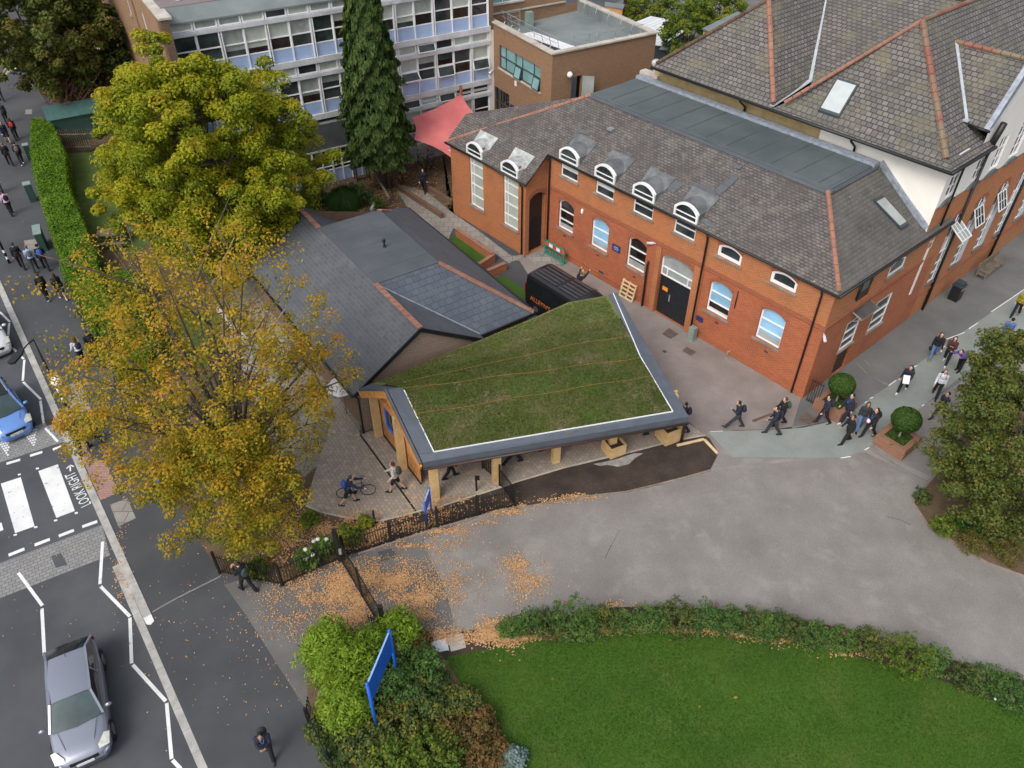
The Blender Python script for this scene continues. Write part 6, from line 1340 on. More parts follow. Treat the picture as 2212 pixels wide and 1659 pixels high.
def crown_points(c, rad, nclump, per, rc, inner=.55, upb=.35, lump=.18, fill=0.0, keep=None, bottom=-1.0, flat_=.75):
    d = dirs(nclump*3, .15); rr_ = inner+(1-inner)*rng.random(len(d))**.45
    lum = 1+lump*vnoise(d*3.2+np.array(c)*.3, 2.0)
    pc = np.array(c)+d*rr_[:,None]*np.array(rad)*lum[:,None]
    ok = d[:,2] > bottom; pc, d = pc[ok], d[ok]
    if keep is not None: k = keep(pc); pc, d = pc[k], d[k]
    pc, d = pc[:nclump], d[:nclump]; m = len(pc)
    idx = np.repeat(np.arange(m), per); q = dirs(len(idx), upb); cr = rc*(.6+.8*rng.random(m))
    rad_l = cr[idx]*(.35+.65*rng.random(len(idx))**.5)
    C = pc[idx]+q*rad_l[:,None]*np.array([1,1,flat_]); Nn = q*.8+np.array([0,0,.55])+rng.normal(size=q.shape)*.45
    hue_c = rng.random(m)
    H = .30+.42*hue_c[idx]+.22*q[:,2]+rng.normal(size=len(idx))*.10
    return pc, C, Nn, H
def limbs(name, base, tops, r0, mat, parent, split=.35, n=8, wig=.3, tname='trunk', rmin=.02):
    """tapered trunk plus limbs to the given points"""
    base = Vector(base); ctr = sum((Vector(t) for t in tops), Vector())/len(tops)
    fork = base+(ctr-base)*split; fork.z = base.z+(ctr.z-base.z)*split*1.1
    mb = MB(); mid = (base+fork)/2+Vector((random.uniform(-.1,.1), random.uniform(-.1,.1), 0))
    mb.tube([base-Vector((0,0,.1)), base+Vector((0,0,.15)), mid, fork], [r0*1.5, r0*1.1, r0*.9, r0*.75], 10); mb.build(tname, mat, parent, smooth=True)
    lm = MB()
    for t in tops:
        t = Vector(t); d = t-fork; k = [fork]; 
        for i in range(1,5):
            f = i/4; k.append(fork+d*f+Vector((0,0,math.sin(f*math.pi)*d.length*.10))+Vector((random.uniform(-1,1),random.uniform(-1,1),random.uniform(-.5,.5)))*wig*(1 if i < 4 else 0)*.5)
        r = r0*.5*random.uniform(.5,1); lm.tube(k, [r, r*.75, r*.5, r*.3, rmin*.6], 6)
        for i in (2,3):
            e = k[i]+Vector((random.uniform(-1,1),random.uniform(-1,1),random.uniform(-.1,.9)))*d.length*.28; lm.tube([k[i], (k[i]+e)/2+Vector((0,0,.1)), e], [r*.4, r*.25, rmin*.5], 5)
    lm.build('limbs', mat, parent, smooth=True)
def seat(root):
    """children built in world space are re-seated under their thing"""
    for o in root.children:
        if o.type == 'MESH' and not o.get('_s'): pass
class Plant:
    def __init__(s, name, base, label, cat, group=None):
        s.root = empty(name, base, 0, label, cat, group); s.b = Vector(base); s.u = Under(s.root)
    def leaves(s, C, Nn, S, H, mat, name='crown', **k):
        o = leafmesh(name, C, Nn, S, H, mat, None, **k); o.parent = s.root; return o
    def end(s): s.u.done(); return s.root
def mpp(c, x, y, z):
    p = P(c,x,y,z); return (p-Vector((0,0,CAMH))).length/FPX
# golden green broadleaf tree in the side garden
c = P('d', 458, 338, 7.2)
T = Plant('broadleaf_tree', (c.x, c.y, 0), 'big golden green broadleaf tree in front of the blue panelled block', 'tree')
pc, C, Nn, H = crown_points(c, (5.4,5.4,5.3), 540, 300, .60, inner=.58, lump=.42, upb=.5, bottom=-.85, keep=lambda p: (vnoise(p*1.0, 1.5) > -.62))
pc2, C2, N2, H2 = crown_points(c+Vector((.0,-.4,-2.4)), (4.9,4.8,3.2), 170, 230, .60, inner=.5, lump=.25, upb=.5)
C = np.vstack([C,C2]); Nn = np.vstack([Nn,N2]); H = np.concatenate([H,H2-.08])
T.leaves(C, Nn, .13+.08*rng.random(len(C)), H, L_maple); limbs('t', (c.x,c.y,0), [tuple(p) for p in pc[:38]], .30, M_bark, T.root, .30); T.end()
# amber tree in the foreground, thinner towards the top
c = P('d', 440, 800, 7.4)
T = Plant('amber_tree', (c.x, c.y, 0), 'tall amber leaved tree leaning over pavement and plaza, thin towards top', 'tree')
def keepf(p):
    t = (p[:,2]-2)/11.0; return rng.random(len(p)) < np.clip(1.1-.50*t, .35, 1)
pc, C, Nn, H = crown_points(c, (4.7,4.6,6.5), 640, 92, .46, inner=.30, lump=.26, upb=.4, keep=keepf, flat_=.8)
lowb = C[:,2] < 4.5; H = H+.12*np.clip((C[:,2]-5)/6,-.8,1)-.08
# thin out leaves in the upper crown
kk = rng.random(len(C)) < np.clip(1.12-.066*(C[:,2]-2), .26, 1); C, Nn, H = C[kk], Nn[kk], H[kk]
pcb, Cb, Nb, Hb = crown_points(P('d',500,1060,3.6), (2.7,2.3,2.9), 130, 150, .46, inner=.4, lump=.2)
pcr, Cr, Nr, Hr = crown_points(P('d',700,790,5.6), (1.6,1.5,1.4), 26, 56, .42, inner=.3, lump=.2)
pcl, Cl, Nl, Hl = crown_points(P('d',215,925,4.6), (1.9,1.3,1.0), 30, 80, .40, inner=.3, lump=.2)
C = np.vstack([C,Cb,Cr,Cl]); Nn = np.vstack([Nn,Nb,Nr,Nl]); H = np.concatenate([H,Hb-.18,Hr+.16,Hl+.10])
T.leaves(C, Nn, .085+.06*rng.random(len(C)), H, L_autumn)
limbs('t', (c.x+.3,c.y,0), [tuple(p) for p in pc[:46]]+[tuple(p) for p in pcr[:5]]+[tuple(p) for p in pcl[:4]], .26, M_bark, T.root, .26, rmin=.03)
mb = MB()
for pts, r in (([(('r5'),1330,330,7),('r5',1390,230,8.5),('r5',1440,110,9.6),('r5',1490,10,10.6),('r5',1520,-60,11.0)],.07), ([('r6',80,640,7.2),('r6',180,520,8),('r6',260,400,8.8),('r6',290,215,9.6)],.045), ([('r6',100,640,7),('r6',60,600,7.6),('r6',-120,720,6)],.05), ([('r5',1030,1000,5),('r5',900,930,5.4),('r5',780,915,5.6),('r5',660,925,5.6)],.05)):
    q = [P(*a) for a in pts]; MB().tube(q, [r*(1-.2*i) for i in range(len(q))], 6).build('bare_limb', M_barkp, T.root, smooth=True)
T.end()
# conifer
b = P('r2', 893, 1225); T = Plant('conifer', b, 'tall dark green conifer with drooping sprays and bare double trunk', 'tree')
n = 56000; t = rng.random(n)**1.12; z = 2.7+t*12.6
rad = np.interp(z, [2.7,3.2,4.5,7,10,13,15.4], [1.6,1.95,2.2,2.0,1.55,.95,.15])
ang = rng.random(n)*2*np.pi; lump = 1+.16*np.sin(ang*5+z*1.7)*np.sin(z*3.1+ang*2)+.10*np.sin(ang*9-z*4.3)
tier = .80+.24*((z*1.05+ang*.35) % 1.0)[::1]
rr2 = rad*lump*tier*(.62+.38*rng.random(n)**.35)
C = np.stack([b.x+rr2*np.cos(ang), b.y+rr2*np.sin(ang), z-.45*rr2*(rr2/rad.max())], 1)
Nn = np.stack([np.cos(ang), np.sin(ang), np.full(n,.35)], 1)+rng.normal(size=(n,3))*.38
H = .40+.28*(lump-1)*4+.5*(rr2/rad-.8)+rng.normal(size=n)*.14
T.leaves(C, Nn, .24+.18*rng.random(n), H, L_conifer, aspect=.34, droop=(0,0,-1))
mb = MB(); mb.tube([b-Vector((0,0,.1)), b+Vector((0,0,5)), b+Vector((0,0,14.5))], [.26,.18,.03], 8); mb.build('trunk', M_bark, T.root, smooth=True)
mb = MB(); q = b+Vector((.42,.1,0)); mb.tube([q-Vector((0,0,.1)), q+Vector((-.1,0,4.5))], [.17,.10], 8); mb.build('trunk', M_bark, T.root, smooth=True); T.end()
# small bush beside conifer
def bush(name, c_, rx, ry, rz_, n, ls, mat, label, cat='shrub', group=None, inner=.5, per=26, rc=.16, hb=0.0, flowers=None, aspect=.62, up_=.5):
    c_ = Vector(c_); T = Plant(name, (c_.x, c_.y, 0.0), label, cat, group); m = max(4, int(n/per))
    pc, C, Nn, H = crown_points((c_.x,c_.y,max(c_.z, rz_*.55)), (rx,ry,rz_), m, per, rc, inner=inner, upb=up_, lump=.30)
    C[:,2] = np.maximum(C[:,2], .04)
    T.leaves(C, Nn, ls*(.7+.6*rng.random(len(C))), H+hb, mat, 'foliage', aspect=aspect)
    mb = MB(); b0 = Vector((c_.x,c_.y,0))
    for k in range(5): p = Vector(pc[k % len(pc)]); mb.tube([b0+Vector((random.uniform(-.08,.08),random.uniform(-.08,.08),0)), (b0+p)/2, p], [.022,.016,.008], 5)
    mb.build('stems', M_bark, T.root)
    if flowers:
        fm, fn, fr = flowers
        for k in range(fn):
            d = dirs(1, .8)[0]; p = np.array([c_.x,c_.y,max(c_.z,rz_*.55)])+d*np.array([rx,ry,rz_])*1.0; f = MB(); f.ball(p, fr, 8, (1,1,.8)); f.build('flower', fm, T.root, smooth=True)
    return T.end()
# large dark tree on the right
c = P('d', 2205, 985, 3.6); T = Plant('dark_garden_tree', (c.x, c.y, 0), 'dark olive tree with a few orange leaves filling right edge', 'tree')
pc, C, Nn, H = crown_points(c, (3.3,3.1,3.3), 420, 130, .40, inner=.45, lump=.22, upb=.45)
pc2, C2, N2, H2 = crown_points(P('d',2150,800,5.6), (1.2,1.1,2.2), 110, 100, .30, inner=.2, lump=.2)
C = np.vstack([C,C2]); Nn = np.vstack([Nn,N2]); H = np.concatenate([H,H2+.06]); H = np.where(rng.random(len(H)) < .03, 1.0, H*.82)
T.leaves(C, Nn, .09+.06*rng.random(len(C)), H, L_dark); limbs('t', (c.x,c.y,0), [tuple(p) for p in pc[:22]], .16, M_bark, T.root, .3); T.end()
# trees at the top left
def tree(c, rad, ncl, per, rc, ls, mat, label, name='garden_tree', hb=0, inner=.5, tr=.2, nl=14, **k):
    T = Plant(name, (c.x,c.y,0), label, 'tree'); pc, C, Nn, H = crown_points(c, rad, ncl, per, rc, inner=inner, **k)
    T.leaves(C, Nn, ls*(.8+.5*rng.random(len(C))), H+hb, mat); limbs('t', (c.x,c.y,0), [tuple(p) for p in pc[:nl]], tr, M_bark, T.root, .3); return T.end()
tree(P('d',60,45,8), (5.5,5.5,4.6), 380, 110, .6, .26, L_dark, 'dark olive street tree crown in the top left corner', hb=.0, tr=.28)
tree(P('d',165,85,6), (4.2,4.0,3.8), 220, 110, .6, .26, L_dark, 'second dark crown in the top left, just left of terrace', hb=-.12)
tree(P('d',190,175,2.6), (3.2,3.0,2.6), 150, 100, .5, .22, L_dark, 'low dark green tree above the twiggy reddish tree', hb=-.15)
tree(P('d',212,12,3.4), (1.9,1.9,2.0), 80, 100, .42, .24, L_red, 'small scarlet maple beside the orange brick house', 'red_maple')
b = P('r1',418,905); T = Plant('twiggy_tree', b, 'nearly bare reddish twiggy tree by board fence and green shed', 'tree')
tp = P('d',165,170,3.4); pc, C, Nn, H = crown_points((tp.x,tp.y,3.6), (3.9,3.4,2.3), 150, 26, .5, inner=.15, lump=.3)
T.leaves(C, Nn, .12+.06*rng.random(len(C)), H, L_rust); limbs('t', b, [tuple(p) for p in pc[:60]], .15, plain('reddish bark', (.17,.09,.07), .9), T.root, .25, rmin=.03, wig=.6); T.end()
tree(P('e3',740,230,4.4), (2.6,2.6,2.7), 130, 90, .45, .20, L_yshrub, 'feathery yellow green tree beside the grey garage roofs', 'feathery_tree', hb=-.15)
tree(P('e3',960,100,4.0), (2.8,2.4,2.2), 120, 90, .45, .20, L_yshrub, 'spreading light green tree just behind the hall roof', 'feathery_tree', hb=-.05)
tree(P('e3',440,40,2.6), (2.6,2.4,2.4), 110, 90, .45, .20, L_yshrub, 'rounded yellow green bush behind the white corrugated roof', 'round_tree', hb=-.1)
# clipped hedge along the pavement
def hedge(name, left, right, h, n, ls, mat, label, hb=0, rough=.06):
    m = len(left); L = [Vector((p.x,p.y,0)) for p in left]; Rr = [Vector((p.x,p.y,0)) for p in right]
    root = empty(name, L[0], 0, label, 'hedge'); u_ = Under(root); Cs, Ns, Hs = [], [], []
    ws = np.array([(L[i+1]-L[i]).length for i in range(m-1)]); pr_ = ws/ws.sum()
    seg = rng.choice(m-1, n, p=pr_); t = rng.random(n); s = rng.random(n); face = rng.random(n)
    La = np.array([tuple(p) for p in L]); Ra = np.array([tuple(p) for p in Rr])
    pl = La[seg]+(La[seg+1]-La[seg])*t[:,None]; pr2 = Ra[seg]+(Ra[seg+1]-Ra[seg])*t[:,None]; ac = unit(pr2-pl)
    top = face < .5; lf = (face >= .5) & (face < .75)
    P3 = pl+(pr2-pl)*s[:,None]; P3[:,2] = h
    z = rng.random(n)*h; P3[lf] = pl[lf]; P3[lf,2] = z[lf]; rt = face >= .75; P3[rt] = pr2[rt]; P3[rt,2] = z[rt]
    Nn = np.zeros((n,3)); Nn[top] = (0,0,1); Nn[lf] = -ac[lf]; Nn[rt] = ac[rt]
    nz = vnoise(P3*1.0, 3.1)+.6*vnoise(P3, 8.0); P3 = P3+Nn*(nz*rough*1.6+rng.normal(size=n)*rough)[:,None]
    H = .42+hb+.16*nz+rng.normal(size=n)*.16
    o = leafmesh('hedge_foliage', P3, Nn+rng.normal(size=(n,3))*.55, ls*(.7+.6*rng.random(n)), H, mat); o.parent = root
    mb = MB()
    for i in range(m-1):
        a, b, c_, d_ = L[i], L[i+1], Rr[i+1], Rr[i]; mid = (a+b+c_+d_)/4; q = [lerp(p, mid, .12) for p in (a,b,c_,d_)]; mb.prism(q, (0,0,h-.16))
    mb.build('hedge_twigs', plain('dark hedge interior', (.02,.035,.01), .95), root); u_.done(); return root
zt = 1.55
hedge('clipped_hedge', [P('r1',205,770,zt), P('r1',200,1000,zt), P('r1',255,1250,zt), P('r1',385,1659,zt), P('r5',470,240,zt), P('r5',600,500,zt)], [P('r1',335,785,zt), P('r1',420,1000,zt), P('r1',432,1190,zt), P('r1',610,1620,zt), P('r5',660,260,zt), P('r5',790,470,zt)], zt, 52000, .13, L_hedge, 'long bright green clipped hedge beside the pavement')
hedge('overgrown_hedge', [P('r5',470,200,.95), P('r5',600,480,.95), P('r5',690,660,.95), P('r5',775,820,.95)], [P('r5',900,160,.95), P('r5',960,440,.95), P('r5',1000,640,.95), P('r5',960,830,.95)], .95, 26000, .13, L_hedge, 'overgrown bushy green hedge end with white flowers, under the amber tree', hb=-.12, rough=.14)
for i, (x, y, rx, hh, f, lab) in enumerate([(560,200,1.5,1.1,1,'wild green shrub with white flower spray joined to the hedge end'),(690,420,1.5,1.1,1,'green shrub dotted with white flowers beneath the thin amber branches'),(760,640,1.4,1.0,0,'leafy green shrub by the thin railing under the amber tree'),(900,560,1.5,.9,0,'soft green shrub further in from railing under amber tree')]):
    p = P('r5',x,y,.5); bush('wild_shrub', p, rx, rx*.9, hh, 3600, .12, L_shrub if i else L_rose, lab, hb=.1, rc=.22, flowers=(M_petal, 10, .035) if f else None, group='wild shrubs beyond the hedge')
# topiary balls in brick planters
def topiary(cx_, cy_, bc, r, label, lab2, rzz):
    pb = P('r8', *bc, 1.62); root = empty('brick_planter', (pb.x,pb.y,.0), rzz, label, 'planter', 'square brick planters')
    mb = MB(); w_, t = 1.45, .24
    for sx, sy, a, b in ((0,-1,w_,t),(0,1,w_,t),(-1,0,t,w_-2*t-.004),(1,0,t,w_-2*t-.004)): mb.box((sx*(w_-t)/2, sy*(w_-t)/2, .02), (a,b,.60))
    mb.build('planter_wall', brick_mat('planter brick '+label[:3], (.31,.115,.06), (.22,.08,.045), (.26,.18,.12), .225, .075, .014), root); MB().box((0,0,.03), (w_-.5,w_-.5,.5)).build('planter_soil', M_garden, root)
    T = Plant('topiary_bush', (pb.x,pb.y,.53), lab2, 'topiary', 'ball topiaries in the brick planters')
    n = 9000; d = dirs(n); C = np.array([pb.x,pb.y,1.62])+d*(r*(.90+.13*rng.random(n)+.03*vnoise(d*4,3)))[:,None]*np.array([1,1,.86])
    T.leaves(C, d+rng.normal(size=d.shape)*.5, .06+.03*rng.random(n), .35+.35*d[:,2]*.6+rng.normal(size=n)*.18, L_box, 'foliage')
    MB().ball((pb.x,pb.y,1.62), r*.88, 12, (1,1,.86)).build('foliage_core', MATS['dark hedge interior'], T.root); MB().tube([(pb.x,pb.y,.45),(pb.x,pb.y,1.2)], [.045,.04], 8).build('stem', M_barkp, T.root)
    n = 1400; q = rng.random((n,2))-.5; C = np.stack([pb.x+q[:,0]*1.1, pb.y+q[:,1]*1.1, .56+.05*rng.random(n)], 1); T.leaves(C, np.tile([0,0,1.],(n,1))+rng.normal(size=(n,3))*.4, .07+.03*rng.random(n), rng.random(n), L_box, 'groundcover'); T.end()
topiary(0,0,(1097,1128),.64,'square brick planter in the open right of the green path','ball of clipped box in planter standing clear of the building',R(40))
topiary(0,0,(680,900),.60,'square brick planter tucked by the schoolhouse corner','ball of clipped box nearest the schoolhouse corner',R(40))
# rose border
rs = [('r11',110,800,.45,.55,0,'small rose bush at left end of border'),('r11',240,770,.55,.7,1,'rose bush with a tall pale shoot, second in the border'),('r11',350,770,.6,.9,0,'broad dark rose bush near leaf litter'),('r11',480,750,.75,1.35,3,'tallest rose bush with three magenta blooms'),('r11',560,790,.6,.8,0,'bright leaved rose bush in front of the tallest'),('r11',680,755,.6,.8,0,'rose bush right of the tallest one'),('r11',800,765,.5,.6,0,'low bluish rose bush beside fallen leaves'),('r11',960,745,.6,.85,0,'rounded rose bush left of the yellow green one'),('r11',1110,745,.7,.9,1,'yellow green rose bush mid border with one red bloom'),('r11',1290,745,.6,.95,2,'upright rose bush with two dark blooms'),('r11',1420,760,.6,.75,1,'grey green rose bush, fifth from the tallest'),('r11',1560,770,.55,.75,0,'rose bush with yellow lower leaves'),('r11',1680,790,.55,.7,0,'rose bush just before the border bends'),
 ('r12',150,790,.6,.75,0,'rose bush by pale marker stone'),('r12',300,800,.6,.8,0,'rose bush with upright shoots past the bend'),('r12',450,850,.55,.8,0,'rose bush with yellow tips beside small plaque'),('r12',620,870,.6,.6,2,'dark rose bush with two crimson blooms'),('r12',790,890,.65,.8,0,'dark green rose bush with a white bloom'),('r12',1010,960,.85,.9,0,'big golden leaved rose bush towards the right'),('r12',1170,990,.55,.85,0,'tall thin rose bush right of the golden one'),('r12',1370,1090,.55,.6,1,'sprawling dark rose bush near the right edge'),('r12',1500,1120,.6,.6,0,'rose bush above scattered white petals'),('r12',1660,1190,.75,.6,0,'last rose bush at right edge of the frame')]
for i, (cc, x, y, r, h, f, lab) in enumerate(rs):
    h *= 1.25; r *= 1.12; p = P(cc, x, y+20, h*.45); bush('rose_bush', p, r, r*.85, h*.66, int(2300*r/.6), .07, L_yshrub if i == 18 else (L_shrub if i % 3 == 2 else L_rose), lab, 'rose bush', 'rose bushes along the lawn border', inner=.25, per=22, rc=.14, hb=(.0 if i != 18 else -.2)+random.uniform(-.08,.12), flowers=(M_rose, f, .05) if f else None)
mb = MB(); p = P('r12',792,955,.3)
for (cc,x,y) in (('r12',845,955),('r12',1545,1195),('r12',1565,1218),('r12',1548,1244),('r11',422,818),('r11',352,858),('r11',410,788)): mb.ball(P(cc,x,y,.12), .05, 6, (1,1,.6))
tag(mb.build('fallen_white_blooms', M_petal), 'scattered white rose petals lying in the lawn border', 'petals', kind='stuff')
# corner bed: bamboo, shrubs
bm = [(500,960,.9,1.9,'bright lime bamboo clump at left of the corner bed',L_bamboo,.0),(620,1080,1.0,2.0,'large lime bamboo clump behind the big blue sign',L_bamboo,-.05),(600,1290,.8,1.6,'lime bamboo clump nearest the low railing',L_bamboo,.0),(740,980,.8,1.8,'darker bamboo clump next to the gate post',L_bamboo,-.30),(920,850,.7,1.3,'feathery bright bamboo tuft right of the gate post',L_bamboo,-.05)]
for x, y, r, h, lab, mt, hb in bm:
    p = P('r10',x,y,h*.5); bush('bamboo_clump', p, r, r, h*.62, 6500, .17, mt, lab, 'bamboo', 'bamboo clumps in the corner bed', inner=.15, per=24, rc=.34, hb=hb, aspect=.30, up_=.7)
sh_ = [(1010,930,.6,.7,'russet brown spirea mound beside grey slabs',L_brown,-.1),(1060,1080,.9,1.3,'blue green shrub at top of corner bed',L_rose,-.02),(1080,1250,.9,1.2,'grey green shrub in the middle of corner bed',L_shrub,.0),(920,1180,.8,1.2,'dark green shrub beside the big blue sign post',L_rose,-.1),(900,1420,.9,.9,'green shrub sprinkled with yellow leaves at bed centre',L_shrub,.15),(700,1480,.8,.9,'yellow flecked shrub in front of blue sign post',L_shrub,.1),(470,1420,.5,.4,'low mauve grey lavender beside railing',L_shrub,-.05),(560,1560,.6,.5,'dark low shrub by bottom of railing',L_shrub,-.1),(1280,1290,.7,.9,'yellow brown leaved shrub against the lawn edge',L_shrub,.12),(1400,1420,.7,.8,'russet shrub further down the lawn edge',L_brown,-.15),(1250,1440,.7,.8,'olive shrub with tan leaves left of lawn edge',L_brown,-.15),(1140,1580,1.0,1.1,'big bright leaved shrub at bottom edge',L_yshrub,-.3),(880,1620,.9,.9,'fresh green shrub at bottom left of corner bed',L_yshrub,-.3),(1440,1580,.7,.6,'rust coloured low shrub near silver plant',L_brown,-.05),(1590,1620,.4,.4,'silvery blue low plant at bottom of the lawn edge',L_silver,.1)]
for x, y, r, h, lab, mt, hb in sh_:
    p = P('r10',x,y,h*.4); bush('garden_shrub', p, r, r, h*.65, 3600, .11, mt, lab, 'shrub', 'shrubs of the corner bed', inner=.3, per=26, rc=.20, hb=hb)
mb = MB(); mb.box((0,0,0), (.18,.18,.55)); mb.ball((0,0,.68), .16, 8, (1,.8,1)); mb.ball((.05,.02,.86), .09, 8); o = mb.build('garden_ornament', M_conc); o.location = P('r10',925,1010); tag(o, 'small pale stone garden ornament on a plinth behind the blue sign', 'ornament')
# hydrangeas and leafy bits behind the railings
for x, y, lab in ((365,400,'hydrangea bush with white heads behind black railing, left one'),(460,330,'hydrangea bush with white heads nearest the gate post')):
    bush('hydrangea', P('r10',x,y,.4), .42, .4, .38, 1300, .11, L_rose, lab, 'hydrangea', flowers=(M_petal, 5, .10), hb=.25)
for x, y, r, lab in ((620,265,.55,'bright green leafy bush inside the curved railing by gate'),(380,170,.35,'small green bush in the leaf litter left of gate'),(720,180,.3,'little yellow green plant by the short black post'),(60,470,.45,'ivy covered bush at left end of the railings')):
    bush('bed_plant', P('r10',x,y,.3), r, r, r*.8, int(2400*r), .11, L_yshrub if r < .6 and x != 300 else L_shrub, lab, hb=-.2 if x != 720 else 0)
# courtyard garden between lodge and conifer
T = Plant('reed_clump', P('r2',640,1340), 'big clump of green reeds behind the lodge roof', 'reeds'); b = T.b; n = 2600; a = rng.random(n)*2*np.pi; r = rng.random(n)**.5*1.1
base = np.stack([b.x+r*np.cos(a)*.7, b.y+r*np.sin(a)*.7, .45+.5*rng.random(n)], 1); T.leaves(base+np.stack([np.cos(a)*r*.3,np.sin(a)*r*.3,np.zeros(n)],1), np.stack([np.cos(a),np.sin(a),np.full(n,.6)],1), .9+.5*rng.random(n), rng.random(n), L_reed, 'reeds', aspect=.045, droop=(0,0,1)); T.end()
bush('garden_shrub', P('r2',730,1270,.5), 1.0, .9, .7, 3200, .15, L_shrub, 'dark green shrub right of the reeds by small pond', hb=-.05); bush('garden_shrub', P('r2',410,1290,.5), 1.1, .9, .7, 3000, .15, L_shrub, 'dark green shrub left of the reeds', hb=-.1)
bush('garden_shrub', P('r2',860,1310,.3), .5, .5, .35, 900, .12, L_yshrub, 'small yellow green shrub beside pale log rail', hb=-.2)
bush('garden_shrub', P('r1',795,225,.6), .8, .8, 1.0, 1800, .18, L_dark, 'dark shrub against the tan end wall by terrace'); bush('garden_shrub', P('r1',690,230,.5), .9, .8, .7, 1800, .18, L_yshrub, 'yellow green shrub at the top of terrace', hb=-.2)
lowwall('pond_rim', 'r2', [(770,1300),(820,1310),(832,1350),(815,1380)], .14, .25, M_conc, 'curved pale concrete rim of a small pond near reeds', M_conc)
# planting under the right hand tree
for x, y, r, lab, mt, hb in ((1240,215,.5,'fresh green groundcover bush at kerb beneath dark tree',L_yshrub,-.25),(1400,200,.6,'strappy green iris clump beneath dark tree',L_reed,.2),(1400,310,.55,'straw coloured ornamental grass by right kerb',L_grassb,0),(1620,360,.6,'second straw coloured grass at far right kerb',L_grassb,-.1),(1110,30,.35,'small grey leaved plant at top of the kerbed bed',L_shrub,.0),(1560,250,.9,'dark shrub behind the ornamental grasses',L_dark,0)):
    bush('bed_plant', P('r12',x,y,.3), r, r, r*.8, int(2800*r), .10, mt, lab, hb=hb, aspect=.25 if mt in (L_silver, L_grassb) else .6)
# fallen leaves
def litter(name, blobs, n, label, z=.035, size=(.04,.07), region='r10'):
    Cs = []
    tot = sum(b[4] for b in blobs)
    for (cc, x, y, s, wgt) in blobs:
        k = int(n*wgt/tot); g = rng.normal(size=(k,2))*np.array(s)
        for q in g:
            p = P(cc, x+q[0], y+q[1]); Cs.append((p.x,p.y,z))
    C = np.array(Cs); C[:,2] += rng.random(len(C))*.025
    # break into patches
    nz = vnoise(C, 3.3)+.7*vnoise(C+5, 9.0); k = rng.random(len(C)) < np.clip(.52+.75*nz, .06, 1); C = C[k]; m = len(C)
    o = leafmesh(name, C, np.tile([0,0,1.],(m,1))+rng.normal(size=(m,3))*.22, size[0]+(size[1]-size[0])*rng.random(m), rng.random(m), M_litter, aspect=.75, loc=(0,0,0))
    return tag(o, label, 'fallen leaves', kind='stuff')
litter('leaf_litter', [('r10',480,620,(110,85),5.0),('r10',600,560,(60,90),3.5),('r10',860,500,(90,50),4.2),('r10',1010,660,(110,60),5.5),('r10',820,640,(70,90),3.2),('r10',330,650,(110,60),2.4),('r10',660,720,(60,60),3.0),('r10',1150,450,(150,120),1.6),('r10',1290,600,(60,70),1.0),('r11',180,430,(80,40),1.5),('r11',230,560,(70,60),1.5),('r10',1260,300,(80,80),.8),('r10',300,780,(100,80),.8)], 34000, 'drifts of tan fallen leaves on driveway both sides of the gate')
litter('leaf_litter', [('r10',1200,880,(120,30),2),('r10',1420,860,(130,40),2.5),('r11',60,850,(80,45),2.5),('r11',780,680,(60,12),.6)]+[('r11',x,y,(110,9),.7) for x, y in ((250,880),(450,855),(650,838),(850,828),(1050,828),(1250,836),(1450,846),(1650,866))]+[('r12',x,y,(110,9),.6) for x, y in ((100,860),(300,900),(500,940),(700,978))]+[('r10',x,y,(60,8),.5) for x, y in ((1000,330),(1200,240),(1400,190),(1560,120),(860,400))]+[('n3',x,y,(60,9),.5) for x, y in ((60,800),(200,765),(350,735),(480,712))], 15000, 'thin lines of tan fallen leaves along the lawn and border edges', size=(.05,.085))
litter('leaf_litter', [('r10',450,200,(170,60),3),('r10',700,260,(120,40),2.5),('r10',950,180,(130,40),1.6),('r10',1250,90,(150,35),1.5),('r10',200,330,(150,70),2)], 9000, 'brown leaf litter inside the railed bed around the plaza', size=(.06,.10))
litter('leaf_litter', [('r9',1400,650,(160,120),.8),('r9',1250,900,(260,260),.9),('r9',500,700,(400,350),.5),('r9',720,470,(22,120),1.6),('r9',800,640,(16,60),.8),('r5',300,300,(160,250),.4),('r10',200,1000,(100,180),.6),('r6',1150,350,(300,200),.0001)], 1300, 'sparse single leaves scattered over the pavement and road gutter', z=.012, size=(.04,.075))
litter('leaf_litter', [('r2',900,1250,(230,90),2),('r2',1050,1150,(120,60),1),('r1',1300,1400,(300,100),1.0)], 5000, 'brown litter over the ground around the conifer', size=(.08,.13))
litter('leaf_litter', [('r11',x,y,(420,170),1) for x,y in ((500,1250),(1300,1200))]+[('r7',300,900,(1,1),.001)], 14, 'few yellow leaves lying on the mown lawn', size=(.08,.11))

# short grass standing on the lawn and on the canopy turf
def inpoly(px, py, poly):
    ins = np.zeros(len(px), bool); j = len(poly)-1
    for i in range(len(poly)):
        xi, yi, xj, yj = poly[i][0], poly[i][1], poly[j][0], poly[j][1]
        c_ = ((yi > py) != (yj > py)) & (px < (xj-xi)*(py-yi)/(yj-yi+1e-12)+xi); ins ^= c_; j = i
    return ins
L_lawn = leaf_from('lawn grass blades', [(.030,.076,.004),(.060,.125,.008),(.100,.175,.012),(.165,.205,.035)], trans=.3)
L_sedum = leaf_from('turf blades', [(.045,.072,.010),(.075,.112,.015),(.125,.145,.026),(.22,.175,.10)], trans=.2)
px = rng.uniform(-6.5, 22, 420000); py = rng.uniform(8.5, 21, 420000); k = inpoly(px, py, lawn); px, py = px[k][:190000], py[k][:190000]; n = len(px)
C = np.stack([px, py, .02+.02*rng.random(n)], 1); q = C.copy(); q[:,2] = 0
H = .42+.20*vnoise(q*.8, 1.0)+.16*vnoise(q, 2.7)+rng.normal(size=n)*.17
